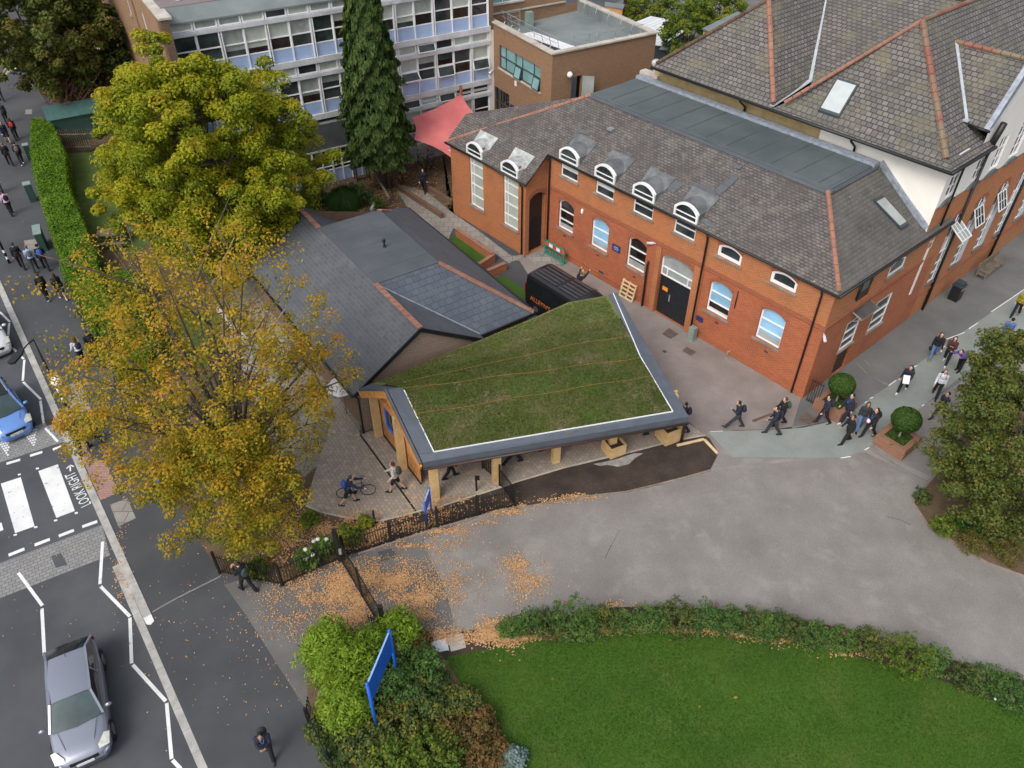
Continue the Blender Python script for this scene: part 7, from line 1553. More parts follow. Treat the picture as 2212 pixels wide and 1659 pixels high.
tag(leafmesh('lawn_grass', C, rng.normal(size=(n,3))*.6+np.array([0,0,.75]), .035+.03*rng.random(n), H, L_lawn, aspect=.4), 'short mown green grass of the oval lawn', 'grass', kind='stuff')
n = 60000; uu = .05+.90*rng.random(n); vv = .12+1.85*rng.random(n)
SWa, SEa, RWa, REa = (np.array(v) for v in (SW, SE, RW, RE)); ba = np.array([tuple(b_) for b_ in back]); x_ = uu*(len(back)-1); ii = np.minimum(x_.astype(int), len(back)-2); rm_ = ba[ii]+(ba[ii+1]-ba[ii])*(x_-ii)[:,None]
f_ = SWa+(SEa-SWa)*uu[:,None]; r_a = RWa+(REa-RWa)*uu[:,None]; C = np.where((vv <= 1)[:,None], f_+(r_a-f_)*vv[:,None], r_a+(rm_-r_a)*(vv-1)[:,None]); C[:,2] += .075-np.exp(-((vv-1)/.16)**2)*.10+.03*rng.random(n)
H = .42+.22*vnoise(C*1.2, 1.3)+.2*vnoise(C+3, 3.1)+rng.normal(size=n)*.16+.22*(vv > 1.5)  # last term paints the back strip's sheen into the blade colour
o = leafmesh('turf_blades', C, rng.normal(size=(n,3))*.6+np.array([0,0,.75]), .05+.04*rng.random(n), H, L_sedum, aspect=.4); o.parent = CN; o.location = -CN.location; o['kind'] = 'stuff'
# ---------------------------------------------------------------- vehicles
def carpaint(name, col, metal=.35):
    m, nt, bs = _new(name); bs.inputs['Base Color'].default_value = c4(col); bs.inputs['Roughness'].default_value = .32; bs.inputs['Metallic'].default_value = metal; bs.inputs['Coat Weight'].default_value = .6; bs.inputs['Coat Roughness'].default_value = .08
    MATS[name] = m; return m
M_cargl = glass_mat('car window glass', (.05,.085,.09), .05, .4, 1.5); M_side = glass_mat('dark car side glass', (.012,.016,.018), .06, .3, 1.5); M_tyre = plain('tyre rubber', (.012,.012,.012), .85); M_rim = plain('alloy rim', (.45,.46,.48), .35, .8)
M_lamp = plain('headlamp lens', (.75,.74,.66), .12, .2, .1, 6); M_tail = plain('tail lamp lens', (.35,.01,.01), .2)
def interp(x, xs, ys): return float(np.interp(x, xs, ys))
def make_car(name, loc, rz_, paint, label, L=4.35, Wd=1.80, Hh=1.50, hood=1.25, ws=.85, roofl=1.75, est=False, plate='', roof_mat=None, rails=False):
    """x runs from the front bumper (0) backwards; front faces +x locally after flip"""
    root = empty(name, loc, rz_, label, 'car')
    belt = .93
    hx = [0,.10,.35,.8,hood+.15,L*.55,L-.9,L-.35,L-.08,L]; hz = [.62,.74,.82,.88,.95,.97,.99,.99,.93,.70]
    wx = [0,.12,.35,.8,1.4,L*.5,L-1.0,L-.4,L-.1,L]; wy = [.60,.74,.83,.88,.90,.90,.89,.85,.76,.64]
    st = [0,.04,.12,.22,.35,.55,.8,1.05,1.3,1.6,1.9,2.3,2.7,3.1,L-1.0,L-.7,L-.45,L-.25,L-.12,L-.04,L]
    X = lambda x: L/2-x
    mb = MB(); vs = []; sec = 0
    for x in st:
        w_ = interp(x, wx, wy)*Wd/1.8; h = interp(x, hx, hz)
        arch_f = 0
        half = [(0,h+.015),(w_*.45,h+.005),(w_*.78,h-.025),(w_*.93,h-.09),(w_*.985,h-.20),(w_,.60),(w_*.99,.42),(w_*.955,.26),(w_*.86,.19),(0,.18)]
        loop = half + [(-a, b) for a, b in half[-2:0:-1]]; sec = len(loop); vs += [(X(x), a, b) for a, b in loop]
    fs = [(i*sec+k, i*sec+(k+1)%sec, (i+1)*sec+(k+1)%sec, (i+1)*sec+k) for i in range(len(st)-1) for k in range(sec)]; fs += [tuple(range(sec))[::-1], tuple(range((len(st)-1)*sec, len(st)*sec))]
    mb.mesh(vs, fs); body = mb.build('body', paint, root, smooth=True)
    # cabin
    xa, xb = hood-.05, hood+ws; xc = xb+roofl; xd = L-.12 if est else min(L-.10, xc+.85)
    zb, zr = .95, Hh; wb, wr = .80*Wd/1.8, .60*Wd/1.8
    def cab(x, t):      # section half width & top
        return None
    roof = MB(); rv = []
    rx = [xb+ (xc-xb)*i/6 for i in range(7)]
    for x in rx:
        t = (x-xb)/(xc-xb); z = zr-.05*(2*t-1)**2-.02*t; rv += [(X(x), -wr-.02, z-.05), (X(x), -wr*.75, z-.015), (X(x), 0, z), (X(x), wr*.75, z-.015), (X(x), wr+.02, z-.05)]
    roof.mesh(rv, [(i*5+k, i*5+k+1, (i+1)*5+k+1, (i+1)*5+k) for i in range(6) for k in range(4)]); roof.build('roof_panel', roof_mat or paint, root, smooth=True)
    g = MB(); a = [(X(xa), -wb, zb), (X(xa-.12), 0, zb-.01), (X(xa), wb, zb)]; b = [(X(xb), wr, zr-.10), (X(xb), 0, zr-.055), (X(xb), -wr, zr-.10)]
    g.mesh([a[0],a[1],a[2],b[0],b[1],b[2]], [(0,1,4,5),(1,2,3,4)]); g.build('windscreen', M_cargl, root, smooth=True)
    g = MB(); a = [(X(xd), -wb*.95, zb+.03), (X(xd+.06), 0, zb+.03), (X(xd), wb*.95, zb+.03)]; b = [(X(xc), wr, zr-.12), (X(xc), 0, zr-.075), (X(xc), -wr, zr-.12)]
    g.mesh([a[0],a[1],a[2],b[0],b[1],b[2]], [(5,4,1,0),(4,3,2,1)]); g.build('rear_window', M_side, root, smooth=True)
    for sg in (-1, 1):
        g = MB(); f = [(X(xa), sg*wb, zb), (X(xd), sg*wb*.95, zb+.03), (X(xc), sg*(wr+.01), zr-.11), (X(xb), sg*(wr+.01), zr-.09)]
        g.face(f if sg > 0 else f[::-1]); g.build('side_window', M_side, root)
        p_ = MB(); p_.bar((X(xa),sg*wb,zb), (X(xb),sg*(wr+.015),zr-.085), .07, .05); p_.bar((X(xb),sg*(wr+.02),zr-.075), (X(xc),sg*(wr+.02),zr-.095), .07, .05); p_.bar((X(xc),sg*(wr+.015),zr-.10), (X(xd),sg*wb*.95,zb+.03), .08, .06); xm = (xb+xc)/2; p_.bar((X(xm),sg*(wb+.0),zb), (X(xm),sg*(wr+.02),zr-.09), .06, .03); p_.build('window_pillar', paint, root)
        if rails: MB().bar((X(xb+.1),sg*(wr-.02),zr+.0), (X(xc-.1),sg*(wr-.02),zr-.01), .035, .04).build('roof_rail', M_steel, root)
        m_ = MB(); m_.ball((X(xa+.18), sg*(Wd/2+.10), zb+.06), .11, 8, (.7,1.1,.75)); m_.build('door_mirror', paint, root, smooth=True)
        l = MB(); l.mesh([(X(.10),sg*.50,.70),(X(.16),sg*.80,.68),(X(.52),sg*.875,.80),(X(.50),sg*.72,.875),(X(.20),sg*.50,.80)], [(0,1,2,3,4) if sg > 0 else (4,3,2,1,0)])
        l.v = [(p[0]+.012, p[1]*1.005, p[2]+.02) for p in l.v]; l.build('headlight', M_lamp, root)
        l = MB(); l.box((X(L-.05), sg*.66, .68), (.06,.24,.16)); l.build('rear_light', M_tail, root)
        for xw in (.82, L-.80):
            wh = MB(); wh.tube([(X(xw), sg*(Wd/2-.24), .33), (X(xw), sg*(Wd/2-.01), .33)], .33, 20); t_ = wh.build('wheel', M_tyre, root); rm = MB(); rm.tube([(X(xw), sg*(Wd/2-.03), .33), (X(xw), sg*(Wd/2+.004), .33)], .21, 14); rm.build('rim', M_rim, t_)
            ar_ = MB(); ar_.tube([(X(xw), sg*(Wd/2-.06), .35), (X(xw), sg*(Wd/2-.015), .35)], .39, 20); ar_.build('wheel_arch', M_black, root)
    gr = MB(); gr.box((X(.015), 0, .50), (.05,.85,.14)); gr.box((X(.03), 0, .28), (.05,1.1,.12)); gr.build('grille', M_black, root)
    pl = MB(); pl.box((X(-.025), 0, .40), (.02,.52,.115)); pl = pl.build('number_plate', M_signw, root)
    if plate:
        t = text_mesh(plate, .11, M_black, .002, 'plate_lettering'); t.parent = pl; t.matrix_local = Matrix(((0,0,1,X(-.037)),(1,0,0,0),(0,1,0,.458),(0,0,0,1)))
    ln = MB(); ln.bar((X(.42),-.42,.835), (X(hood-.1),-.60,.955), .012, .01); ln.bar((X(.42),.42,.835), (X(hood-.1),.60,.955), .012, .01); ln.build('bonnet_line', M_darkf, root)
    ae = MB(); ae.tube([(X(xc-.15),0,zr-.06), (X(xc+.02),0,zr+.12)], .010, 5); ae.build('aerial', M_black, root)
    return root
# silver saloon, front towards the camera
p1, p2 = P('r9',430,925,.9), P('r9',500,1640,.65); ctr = (P('r9',465,1290,1.0)); hd = p2-p1; hd.z = 0; hd.normalize()
make_car('silver_car', (-14.6, 13.0, ZR+.01), math.atan2(-.884, .468), carpaint('silver blue paint', (.27,.29,.35), .45), 'silver blue saloon car driving towards the camera at bottom left', L=4.45, Wd=1.80, Hh=1.46, hood=1.20, ws=.72, roofl=1.75)
f0 = P('r5',110,1215,.4); hd2 = Vector((-KD.x, -KD.y, 0)); hd2 = (hd2 + Vector((.0,0,0))).normalized(); hd2 = Matrix.Rotation(R(6), 3, 'Z') @ hd2
cc = f0-hd2*2.0; make_car('blue_car', (cc.x, cc.y, ZR+.01), math.atan2(hd2.y, hd2.x), carpaint('sky blue paint', (.13,.27,.62), .15), 'sky blue hatchback with black roof waiting before the crossing', L=3.9, Wd=1.72, Hh=1.55, hood=1.05, ws=.7, roofl=1.7, plate='LT66 UXE', roof_mat=M_black, rails=True)
f0 = P('r5',-60,640,.4); cc = f0-hd2*1.2; make_car('white_car', (cc.x, cc.y, ZR+.01), math.atan2(hd2.y, hd2.x), carpaint('white car paint', (.62,.64,.66), .0), 'white car cut off by the left edge behind the blue one', L=4.2)
# black school minibus
VN = empty('black_van', AB(-24.55,25.5,0), AZA, 'black passenger van with ribbed roof parked beyond turf roof', 'van'); Lv, Wv, Hv = 5.4, 2.0, 2.35
pv = carpaint('black van paint', (.012,.012,.014), .1)
mb = MB(); sx = [-Lv/2, -Lv/2+.06, -Lv/2+.25, 1.2, 1.75, 2.3, Lv/2-.08, Lv/2]; tz = [Hv-.30, Hv-.12, Hv-.03, Hv-.02, Hv-.12, 1.25, 1.05, .8]; hw = [.92,.98,1,1,.99,.96,.90,.8]; vs = []
for x, z, h in zip(sx, tz, hw):
    w_ = Wv/2*h; half = [(0,z),(w_*.70,z-.02),(w_*.84,z-.09),(w_*.90,z-.22),(w_,min(1.25,z-.25)),(w_,.55),(w_*.96,.30),(0,.28)]; loop = half+[(-a,b) for a,b in half[-2:0:-1]]; sec = len(loop); vs += [(x,a,b) for a,b in loop]
mb.mesh(vs, [(i*sec+k, (i+1)*sec+k, (i+1)*sec+(k+1)%sec, i*sec+(k+1)%sec)[::-1] for i in range(len(sx)-1) for k in range(sec)]+[tuple(range(sec)), tuple(range((len(sx)-1)*sec, len(sx)*sec))[::-1]]); mb.build('body', pv, VN, smooth=False)
M_vroof = plain('dull dark van roof', (.075,.075,.08), .4, .2, .1, 2)
for k in range(5): y = -.56+k*.28; MB().prism([(-Lv/2+.4,y-.05,Hv-.028),(-.6,y-.05,Hv-.022),(-.6,y+.05,Hv-.022),(-Lv/2+.4,y+.05,Hv-.028)], (0,0,.025)).build('roof_rib', M_vroof, VN); MB().prism([(-.4,y-.05,Hv-.022),(1.0,y-.05,Hv-.018),(1.0,y+.05,Hv-.018),(-.4,y+.05,Hv-.022)], (0,0,.025)).build('roof_rib', M_vroof, VN)
for x0, x1 in ((-2.45,-1.35),(-1.25,.05),(.15,1.25)):
    for sg in (-1, 1):
        f = [(x0,sg*(Wv/2*.985+.012),1.30),(x1,sg*(Wv/2*.985+.012),1.30),(x1,sg*(Wv/2*.915+.012),2.02),(x0,sg*(Wv/2*.915+.012),2.02)]; MB().face(f if sg < 0 else f[::-1]).build('side_window', M_side, VN)
MB().face([(-Lv/2-.01,-.75,1.35),(-Lv/2-.01,.75,1.35),(-Lv/2+.0,.7,1.98),(-Lv/2+.0,-.7,1.98)][::-1]).build('rear_window', M_side, VN)
for sg in (-1,1):
    for xw in (-1.75,1.65):
        t_ = MB().tube([(xw,sg*(Wv/2-.25),.34),(xw,sg*(Wv/2+.005),.34)], .34, 18).build('wheel', M_tyre, VN); MB().tube([(xw,sg*(Wv/2-.02),.34),(xw,sg*(Wv/2+.02),.34)], .20, 12).build('rim', M_rim, t_)
    MB().box((-Lv/2-.015,sg*.90,1.0), (.04,.12,.6)).build('rear_light', M_tail, VN); MB().ball((1.95,sg*(Wv/2+.14),1.35), .14, 8, (.6,1,1.3)).build('door_mirror', M_black, VN, smooth=True)
t = text_mesh("ALLEYN'S SCHOOL", .40, plain('orange van lettering', (.62,.19,.04), .5), .004, 'side_lettering'); xs = [v.co.x for v in t.data.vertices]; k = 3.3/(max(xs)-min(xs)); t.parent = VN
t.matrix_local = Matrix(((k,0,0,-.55),(0,0,-1,-Wv/2-.012),(0,1,0,.93),(0,0,0,1)))
# ---------------------------------------------------------------- bicycles
def ringpts(c, r, n=20): return [(c[0]+r*math.cos(2*math.pi*k/n), c[1], c[2]+r*math.sin(2*math.pi*k/n)) for k in range(n+1)]
def make_bike(label, loc, rz_, framecol, group=None, tilt=0.0):
    root = empty('bicycle', loc, rz_, label, 'bicycle', group); root.rotation_euler = (tilt, 0, rz_)
    for x in (-.51,.51):
        w_ = MB(); w_.tube(ringpts((x,0,.34), .325), .018, 6, False); wh = w_.build('wheel', M_tyre, root, smooth=True); sp = MB()
        for k in range(10): a = 2*math.pi*k/10; sp.tube([(x,0,.34),(x+.31*math.cos(a),0,.34+.31*math.sin(a))], .0022, 3)
        sp.cyl((x,0,.32), .03, .04, 8); sp.build('spokes', M_steel, wh)
    f = MB(); bb = (-.05,0,.30); st_ = (-.17,0,.80); hd_ = (.33,0,.82); f.tube([bb, st_], .016, 6); f.tube([bb, (.36,0,.70)], .018, 6); f.tube([(-.15,0,.76), hd_], .016, 6); f.tube([(-.51,0,.34), bb], .010, 5); f.tube([(-.51,0,.34), (-.15,0,.76)], .009, 5); f.tube([hd_, (.38,0,.66), (.51,0,.34)], .014, 6)
    f.build('frame', framecol, root, smooth=True)
    h = MB(); h.tube([(.31,0,.82),(.29,0,.95)], .014, 6); h.tube([(.29,-.27,.97),(.29,.27,.97)], .013, 6); h.tube([(.29,-.27,.97),(.40,-.27,.95),(.42,-.27,.86)], .013, 6); h.tube([(.29,.27,.97),(.40,.27,.95),(.42,.27,.86)], .013, 6); h.build('handlebar', M_black, root, smooth=True)
    s = MB(); s.tube([st_, (-.19,0,.90)], .013, 6); s.ball((-.21,0,.93), .13, 8, (1,.5,.25)); s.build('saddle', M_black, root, smooth=True)
    c_ = MB(); c_.tube([(-.05,-.03,.30),(-.05,.03,.30)], .09, 12); c_.tube([(-.05,.10,.30),(.08,.10,.19)], .010, 5); c_.tube([(-.05,-.10,.30),(-.18,-.10,.41)], .010, 5); c_.build('crankset', M_black, root)
    return root
wr_, wf_ = P('n4',292,222,.34), P('n4',425,203,.34); bd = wf_-wr_; mid = (wr_+wf_)/2
pushed = make_bike('black and blue bicycle pushed across plaza by a helmeted rider', (mid.x, mid.y, .022), math.atan2(bd.y, bd.x), M_navy)
cols = [M_steel, M_black, M_navy, M_tail]
bk = None
for i, (x, y) in enumerate([(1020,1010),(1050,1040),(1085,970),(1120,1010),(1140,1060),(1160,1090),(1180,1010),(1210,1040),(1100,930),(1000,1075),(1060,900),(1150,930)]):
    p = P('r2', x, y+30, 0); 
    if bk is None: bk = make_bike('dark bicycle parked in shadow among others under the red shade sail', p, R(95), M_steel, 'bicycles parked under the shade sail')
    else: c_ = copy_tree(bk); c_.location = p; c_.rotation_euler = (R(random.uniform(-6,6)), 0, R(random.uniform(80,115)))
# ---------------------------------------------------------------- people
SKIN = [plain('skin light', (.55,.33,.24), .6, 0, .05), plain('skin tan', (.36,.20,.13), .6, 0, .05), plain('skin dark', (.14,.075,.05), .6, 0, .05)]
def rot(v, ax, a): return Matrix.Rotation(a, 3, ax) @ Vector(v)
def ang_dir(a, side=0.0): # a: swing forward from straight down
    return Vector((math.sin(a), side, -math.cos(a))).normalized()
def skeleton(lean=.05, legs=((.4,.15),(-.35,.35)), arms=((-.35,.25,.08),(.35,.3,.08)), head=(0,.0), hip=.93, bend=0):
    J = {}; hipz = hip; pel = Vector((0,0,hipz)); up = Vector((math.sin(lean),0,math.cos(lean)))
    J['pel'] = pel; J['waist'] = pel+up*.16; J['chest'] = pel+up*.38; J['neck'] = pel+up*.53; hd_ = Vector((math.sin(lean+head[0]),math.sin(head[1]),math.cos(lean+head[0]))).normalized()
    J['head'] = J['neck']+hd_*.17; J['hdir'] = hd_
    for s, (sg, (th, kn)) in (('L',(1,legs[0])),('R',(-1,legs[1]))):
        h = pel+Vector((0,sg*.09,-.02)); k = h+ang_dir(th)*.43; a = k+ang_dir(th-kn)*.42
        J['hip'+s], J['knee'+s], J['ank'+s] = h, k, a
    for s, (sg, (sw, el, out)) in (('L',(1,arms[0])),('R',(-1,arms[1]))):
        sh_ = J['neck']+Vector((0,sg*.175,-.055)); e = sh_+(ang_dir(sw+lean)+Vector((0,sg*out,0))).normalized()*.28; w_ = e+(ang_dir(sw+lean+el)+Vector((0,sg*(out-(.5 if el > 1.2 else 0)),0))).normalized()*.25
        J['sh'+s], J['el'+s], J['wr'+s] = sh_, e, w_
    low = min(J['ankL'].z, J['ankR'].z)-.075
    for k in J:
        if k != 'hdir': J[k] = J[k]-Vector((0,0,low))
    return J
def cap(mb, p, q, r0, r1, n=9): mb.tube([p,q], [r0,r1], n); mb.ball(p, r0, n); mb.ball(q, r1, n)
def bake(mb, vox, smooth=2, name='tmp'):
    me = bpy.data.meshes.new(name); me.from_pydata(mb.v, [], mb.f); o = bpy.data.objects.new(name, me); COL.objects.link(o)
    m = o.modifiers.new('r','REMESH'); m.mode = 'VOXEL'; m.voxel_size = vox; m.use_smooth_shade = True
    if smooth: s = o.modifiers.new('s','SMOOTH'); s.factor = .5; s.iterations = smooth
    dg = bpy.context.evaluated_depsgraph_get(); out = bpy.data.meshes.new_from_object(o.evaluated_get(dg)); bpy.data.objects.remove(o); bpy.data.meshes.remove(me); out.name = name
    return out
def ell(mb, c, rx, ry, rz_, n=12): mb.ball(c, 1.0, n, (rx,ry,rz_))
def pose_meshes(J, shorts=False, skirt=False, long_hair=False, coat=False):
    M = {}
    b = MB(); up = (J['neck']-J['pel']).normalized()
    ell(b, J['head']+Vector((.0,0,.015)), .092,.075,.115); ell(b, J['head']+Vector((.035,0,-.055)), .055,.05,.055); cap(b, J['neck']-up*.03, J['head']-Vector((0,0,.05)), .052,.048)
    hf = J['head']; ell(b, hf+Vector((.098,0,-.012)), .016,.011,.02, 6); ell(b, hf+Vector((.0,.075,0)), .018,.010,.026, 6); ell(b, hf+Vector((.0,-.075,0)), .018,.010,.026, 6); ell(b, hf+Vector((.086,0,-.055)), .010,.022,.007, 6)
    ell(b, J['chest'], .095,.15,.17); ell(b, J['waist'], .085,.13,.13); ell(b, J['pel'], .095,.14,.11)
    for s, sg in (('L',1),('R',-1)):
        cap(b, J['hip'+s], J['knee'+s], .078,.052); cap(b, J['knee'+s], J['ank'+s], .050,.036); a = J['ank'+s]; cap(b, a+Vector((-.03,0,-.04)), a+Vector((.13,0,-.05)), .030,.024, 6)
        cap(b, J['sh'+s], J['el'+s], .046,.036); cap(b, J['el'+s], J['wr'+s], .034,.024)
        d = (J['wr'+s]-J['el'+s]).normalized(); sd = Vector((0,1,0)); w_ = J['wr'+s]; ax2 = d.cross(sd).normalized()
        pm = w_+d*.05; ell(b, pm, .022,.036,.042, 8)
        for k, ln_ in enumerate((.062,.072,.066,.050)):
            f0 = pm+d*.03+sd.cross(d).cross(d)*0+ (d.cross(ax2)).normalized()*(-.028+.019*k); f1 = f0+d*ln_*.55; f2 = f1+(d*.7+ax2*.5*(1)).normalized()*ln_*.5; b.tube([f0,f1,f2], [.0095,.009,.008], 6)
        t0 = pm-d*.01+(d.cross(ax2)).normalized()*(.034*sg*-1); b.tube([t0, t0+(d*.8+(d.cross(ax2)).normalized()*(-.7*sg)).normalized()*.05], [.011,.009], 6)
    M['body'] = bake(b, .011, 1, 'body')
    t = MB(); ex = .018 if not coat else .03
    ell(t, J['chest']+up*.02, .115+ex,.165+ex,.175); ell(t, J['waist'], .105+ex,.145+ex,.15); ell(t, J['pel']+up*.03, .11+ex,.150+ex,.09 if not coat else .16)
    for s, sg in (('L',1),('R',-1)):
        cap(t, J['sh'+s]+Vector((0,-sg*.02,0)), J['el'+s], .064+ex*.5,.052+ex*.3); cap(t, J['el'+s], J['wr'+s], .050+ex*.3,.038+ex*.2); cap(t, J['neck']+Vector((0,sg*.05,-.05)), J['sh'+s], .055,.062)
    M['jacket'] = bake(t, .016, 2, 'jacket')
    g = MB(); ell(g, J['pel']-Vector((0,0,.01)), .118,.158,.11)
    for s, sg in (('L',1),('R',-1)):
        if skirt: kk = J['hip'+s]+(J['knee'+s]-J['hip'+s])*.72; cap(g, J['hip'+s], kk, .10,.125)
        elif shorts: kk = J['hip'+s]+(J['knee'+s]-J['hip'+s])*.85; cap(g, J['hip'+s], kk, .092,.080)
        else: cap(g, J['hip'+s], J['knee'+s], .094,.072); cap(g, J['knee'+s], J['ank'+s]+Vector((0,0,.0)), .072,.062)
    M['trousers'] = bake(g, .016, 2, 'trousers')
    h = MB(); hc = J['head']; ell(h, hc+Vector((-.022,0,.04)), .098,.085,.098)
    if long_hair: cap(h, hc+Vector((-.06,0,.02)), J['neck']+Vector((-.09,0,-.10)), .075,.055); cap(h, hc+Vector((-.03,.06,.0)), J['neck']+Vector((-.04,.08,-.06)), .04,.03); cap(h, hc+Vector((-.03,-.06,.0)), J['neck']+Vector((-.04,-.08,-.06)), .04,.03)
    M['hair'] = bake(h, .014, 1, 'hair')
    for s in 'LR':
        f = MB(); a = J['ank'+s]; th = (J['ank'+s]-J['knee'+s]).normalized(); pit = Vector((1,0,0)) if True else th
        k = J['ank'+s].z > .12; dirf = Vector((.86,0,-.5)) if (k and J['ank'+s].x < J['pel'].x) else (Vector((.93,0,.36)) if k else Vector((1,0,0)))
        f.ball(a-Vector((0,0,.03))-dirf*.04, .052, 8, (1,.85,.8)); f.tube([a-Vector((0,0,.035))-dirf*.05, a-Vector((0,0,.035))+dirf*.08, a-Vector((0,0,.045))+dirf*.17], [.048,.048,.034], 8); f.ball(a-Vector((0,0,.045))+dirf*.165, .036, 8, (1,1,.8))
        me = bake(f, .014, 1, 'shoe'); M['shoe'+s] = me
    p = MB(); c_ = J['chest']-up*.02+Vector((-.20,0,0))*1.0; sd = Vector((0,1,0)); bk_ = up.cross(sd)
    ell(p, c_, .10,.15,.22); ell(p, c_+Vector((-.06,0,-.06)), .06,.11,.12)
    for sg in (-1,1): p.tube([J['neck']+Vector((-.08,sg*.10,-.02)), J['neck']+Vector((.03,sg*.11,.0)), J['chest']+Vector((.125,sg*.11,.02)), J['waist']+Vector((-.05,sg*.165,.0))], .02, 6)
    M['backpack'] = bake(p, .018, 1, 'backpack')
    return M
POSES = {}
def pose(key, **k):
    mk_ = {a: k.pop(a) for a in ('shorts','skirt','long_hair','coat') if a in k}
    J = skeleton(**k); POSES[key] = (J, pose_meshes(J, **mk_))
W1 = dict(legs=((.30,.08),(-.20,.34)), arms=((-.22,.25,.06),(.20,.35,.06)), lean=.06); W2 = dict(legs=((-.22,.34),(.28,.06)), arms=((.20,.40,.06),(-.20,.22,.06)), lean=.05)
pose('walk_a', **W1); pose('walk_b', **W2); pose('walk_coat', coat=True, **W1)
pose('walk_girl', long_hair=True, **W2); pose('skirt', long_hair=True, skirt=True, **W1); pose('shorts', shorts=True, legs=((.32,.08),(-.24,.30)), arms=((-.15,.8,.05),(.20,.8,.05)), lean=.06)
pose('stride', legs=((.58,.02),(-.32,.15)), arms=((.25,1.9,.05),(-.25,.4,.1)), lean=.10, head=(.30,0)); pose('phone', legs=((.30,.10),(-.22,.30)), arms=((.30,1.75,.02),(.32,1.7,.02)), lean=.08, head=(.45,0))
pose('carry', legs=((-.26,.30),(.32,.08)), arms=((.35,1.2,.05),(-.1,.5,.1)), lean=.08, head=(.2,0)); pose('stand', legs=((.05,.03),(-.06,.03)), arms=((.05,.15,.12),(.02,.2,.12)), lean=.02)
pose('push', shorts=True, legs=((.32,.12),(-.30,.30)), arms=((.62,.35,.14),(.55,.45,.14)), lean=.32, head=(.1,0)); pose('bend', legs=((.10,.12),(-.10,.05)), arms=((.9,.5,.1),(1.0,.4,.1)), lean=.72, head=(.1,0))
pose('arms_fold', long_hair=True, legs=((.30,.08),(-.28,.30)), arms=((.35,1.9,.02),(.40,1.9,.02)), lean=.0)
CL = {'black': plain('black cloth', (.010,.010,.013), .9), 'navy': plain('navy cloth', (.012,.016,.034), .9), 'blazer': plain('navy blazer', (.016,.020,.040), .85), 'char': plain('charcoal cloth', (.030,.032,.036), .9), 'grey': plain('mid grey cloth', (.12,.12,.13), .9), 'white': plain('white shirt', (.62,.64,.70), .8), 'cream': plain('cream top', (.55,.48,.42), .85), 'pink': plain('pale pink shirt', (.60,.42,.58), .8), 'red': plain('red coat', (.50,.03,.03), .85), 'blue': plain('bright blue top', (.03,.10,.45), .8), 'denim': plain('blue denim', (.10,.17,.32), .9), 'lblue': plain('pale blue shirt', (.33,.45,.66), .8), 'brown': plain('dark brown knit', (.07,.025,.02), .9), 'yellow': plain('yellow vest', (.26,.22,.015), .8), 'purple': plain('purple blue coat', (.10,.06,.30), .85), 'green': plain('dark green pack', (.03,.075,.035), .85), 'dgreen': plain('slate green pack', (.035,.055,.05), .85)}
HR = {'bk': plain('black hair', (.010,.008,.007), .8), 'br': plain('brown hair', (.055,.028,.014), .8), 'lb': plain('light brown hair', (.17,.10,.05), .8), 'rd': plain('auburn hair', (.14,.035,.015), .8), 'hm': plain('dark helmet', (.02,.03,.05), .35)}
_mcache = {}
def remat(me, m):
    k = (me.name, m.name)
    if k not in _mcache: c_ = me.copy(); c_.materials.clear(); c_.materials.append(m); _mcache[k] = c_
    return _mcache[k]
def person(c, x, y, heading, ps, top, legs, hair, label, pack=None, h=1.0, skin=0, shoes='black', zf=.0, lanyard=False, group=None, at=None):
    J, M = POSES[ps]; p = at if at is not None else P(c, x, y, zf)
    root = empty('person', (p.x, p.y, zf), R(heading), label, 'person', group); root.scale = (h*1.1,h*1.1,h)
    body = bpy.data.objects.new('body', remat(M['body'], SKIN[skin])); COL.objects.link(body); body.parent = root
    for nm, key, mt in (('jacket','jacket',CL[top]),('trousers','trousers',CL[legs]),('hair','hair',HR[hair]),('shoe','shoeL',CL[shoes]),('shoe','shoeR',CL[shoes])):
        nm2 = {'shorts':'shorts','push':'shorts','skirt':'skirt'}.get(ps, nm) if nm == 'trousers' else nm
        if nm == 'jacket' and top in ('white','pink','lblue','cream'): nm2 = 'shirt'
        o = bpy.data.objects.new(nm2, remat(M[key], mt)); COL.objects.link(o); o.parent = root
    if pack: o = bpy.data.objects.new('backpack', remat(M['backpack'], CL[pack])); COL.objects.link(o); o.parent = root
    if lanyard:
        n_, ch = J['neck'], J['chest']; mb = MB(); mb.tube([n_+Vector((.07,.06,.0)), ch+Vector((.148,.03,-.02)), ch+Vector((.148,0,-.10))], .008, 4); mb.tube([n_+Vector((.07,-.06,.0)), ch+Vector((.148,-.03,-.02)), ch+Vector((.148,0,-.10))], .008, 4); mb.build('lanyard', plain('light blue lanyard', (.08,.22,.62), .7), root)
    return root, J
def held(name, parentp, J, side, mb, mat, label, cat, offset=(0,0,0), rz_=0):
    """a thing held in the hand: its own top-level object"""
    root, sc = parentp, parentp.scale[0]; w_ = (J['wr'+side]+(J['wr'+side]-J['el'+side]).normalized()*.06+Vector(offset))*sc
    c_, s_ = math.cos(root.rotation_euler.z), math.sin(root.rotation_euler.z)
    o = mb.build(name, mat); o.location = (root.location.x+w_.x*c_-w_.y*s_, root.location.y+w_.x*s_+w_.y*c_, root.location.z+w_.z); o.rotation_euler = (0,0,root.rotation_euler.z+rz_); return tag(o, label, cat)
UPS = math.degrees(math.atan2(KD.y, KD.x)); DNS = UPS+180
G1 = 'pupils walking on the roadside pavement'
person('r1',15,655,UPS,'walk_a','black','black','bk','person in black at the far left edge near street tree',group=G1)
person('r1',50,800,UPS,'walk_b','char','black','br','person in charcoal walking just ahead of red backpack wearer',group=G1)
person('r1',112,905,UPS,'walk_girl','black','black','br','person with red backpack beside the far end of hedge','red',group=G1)
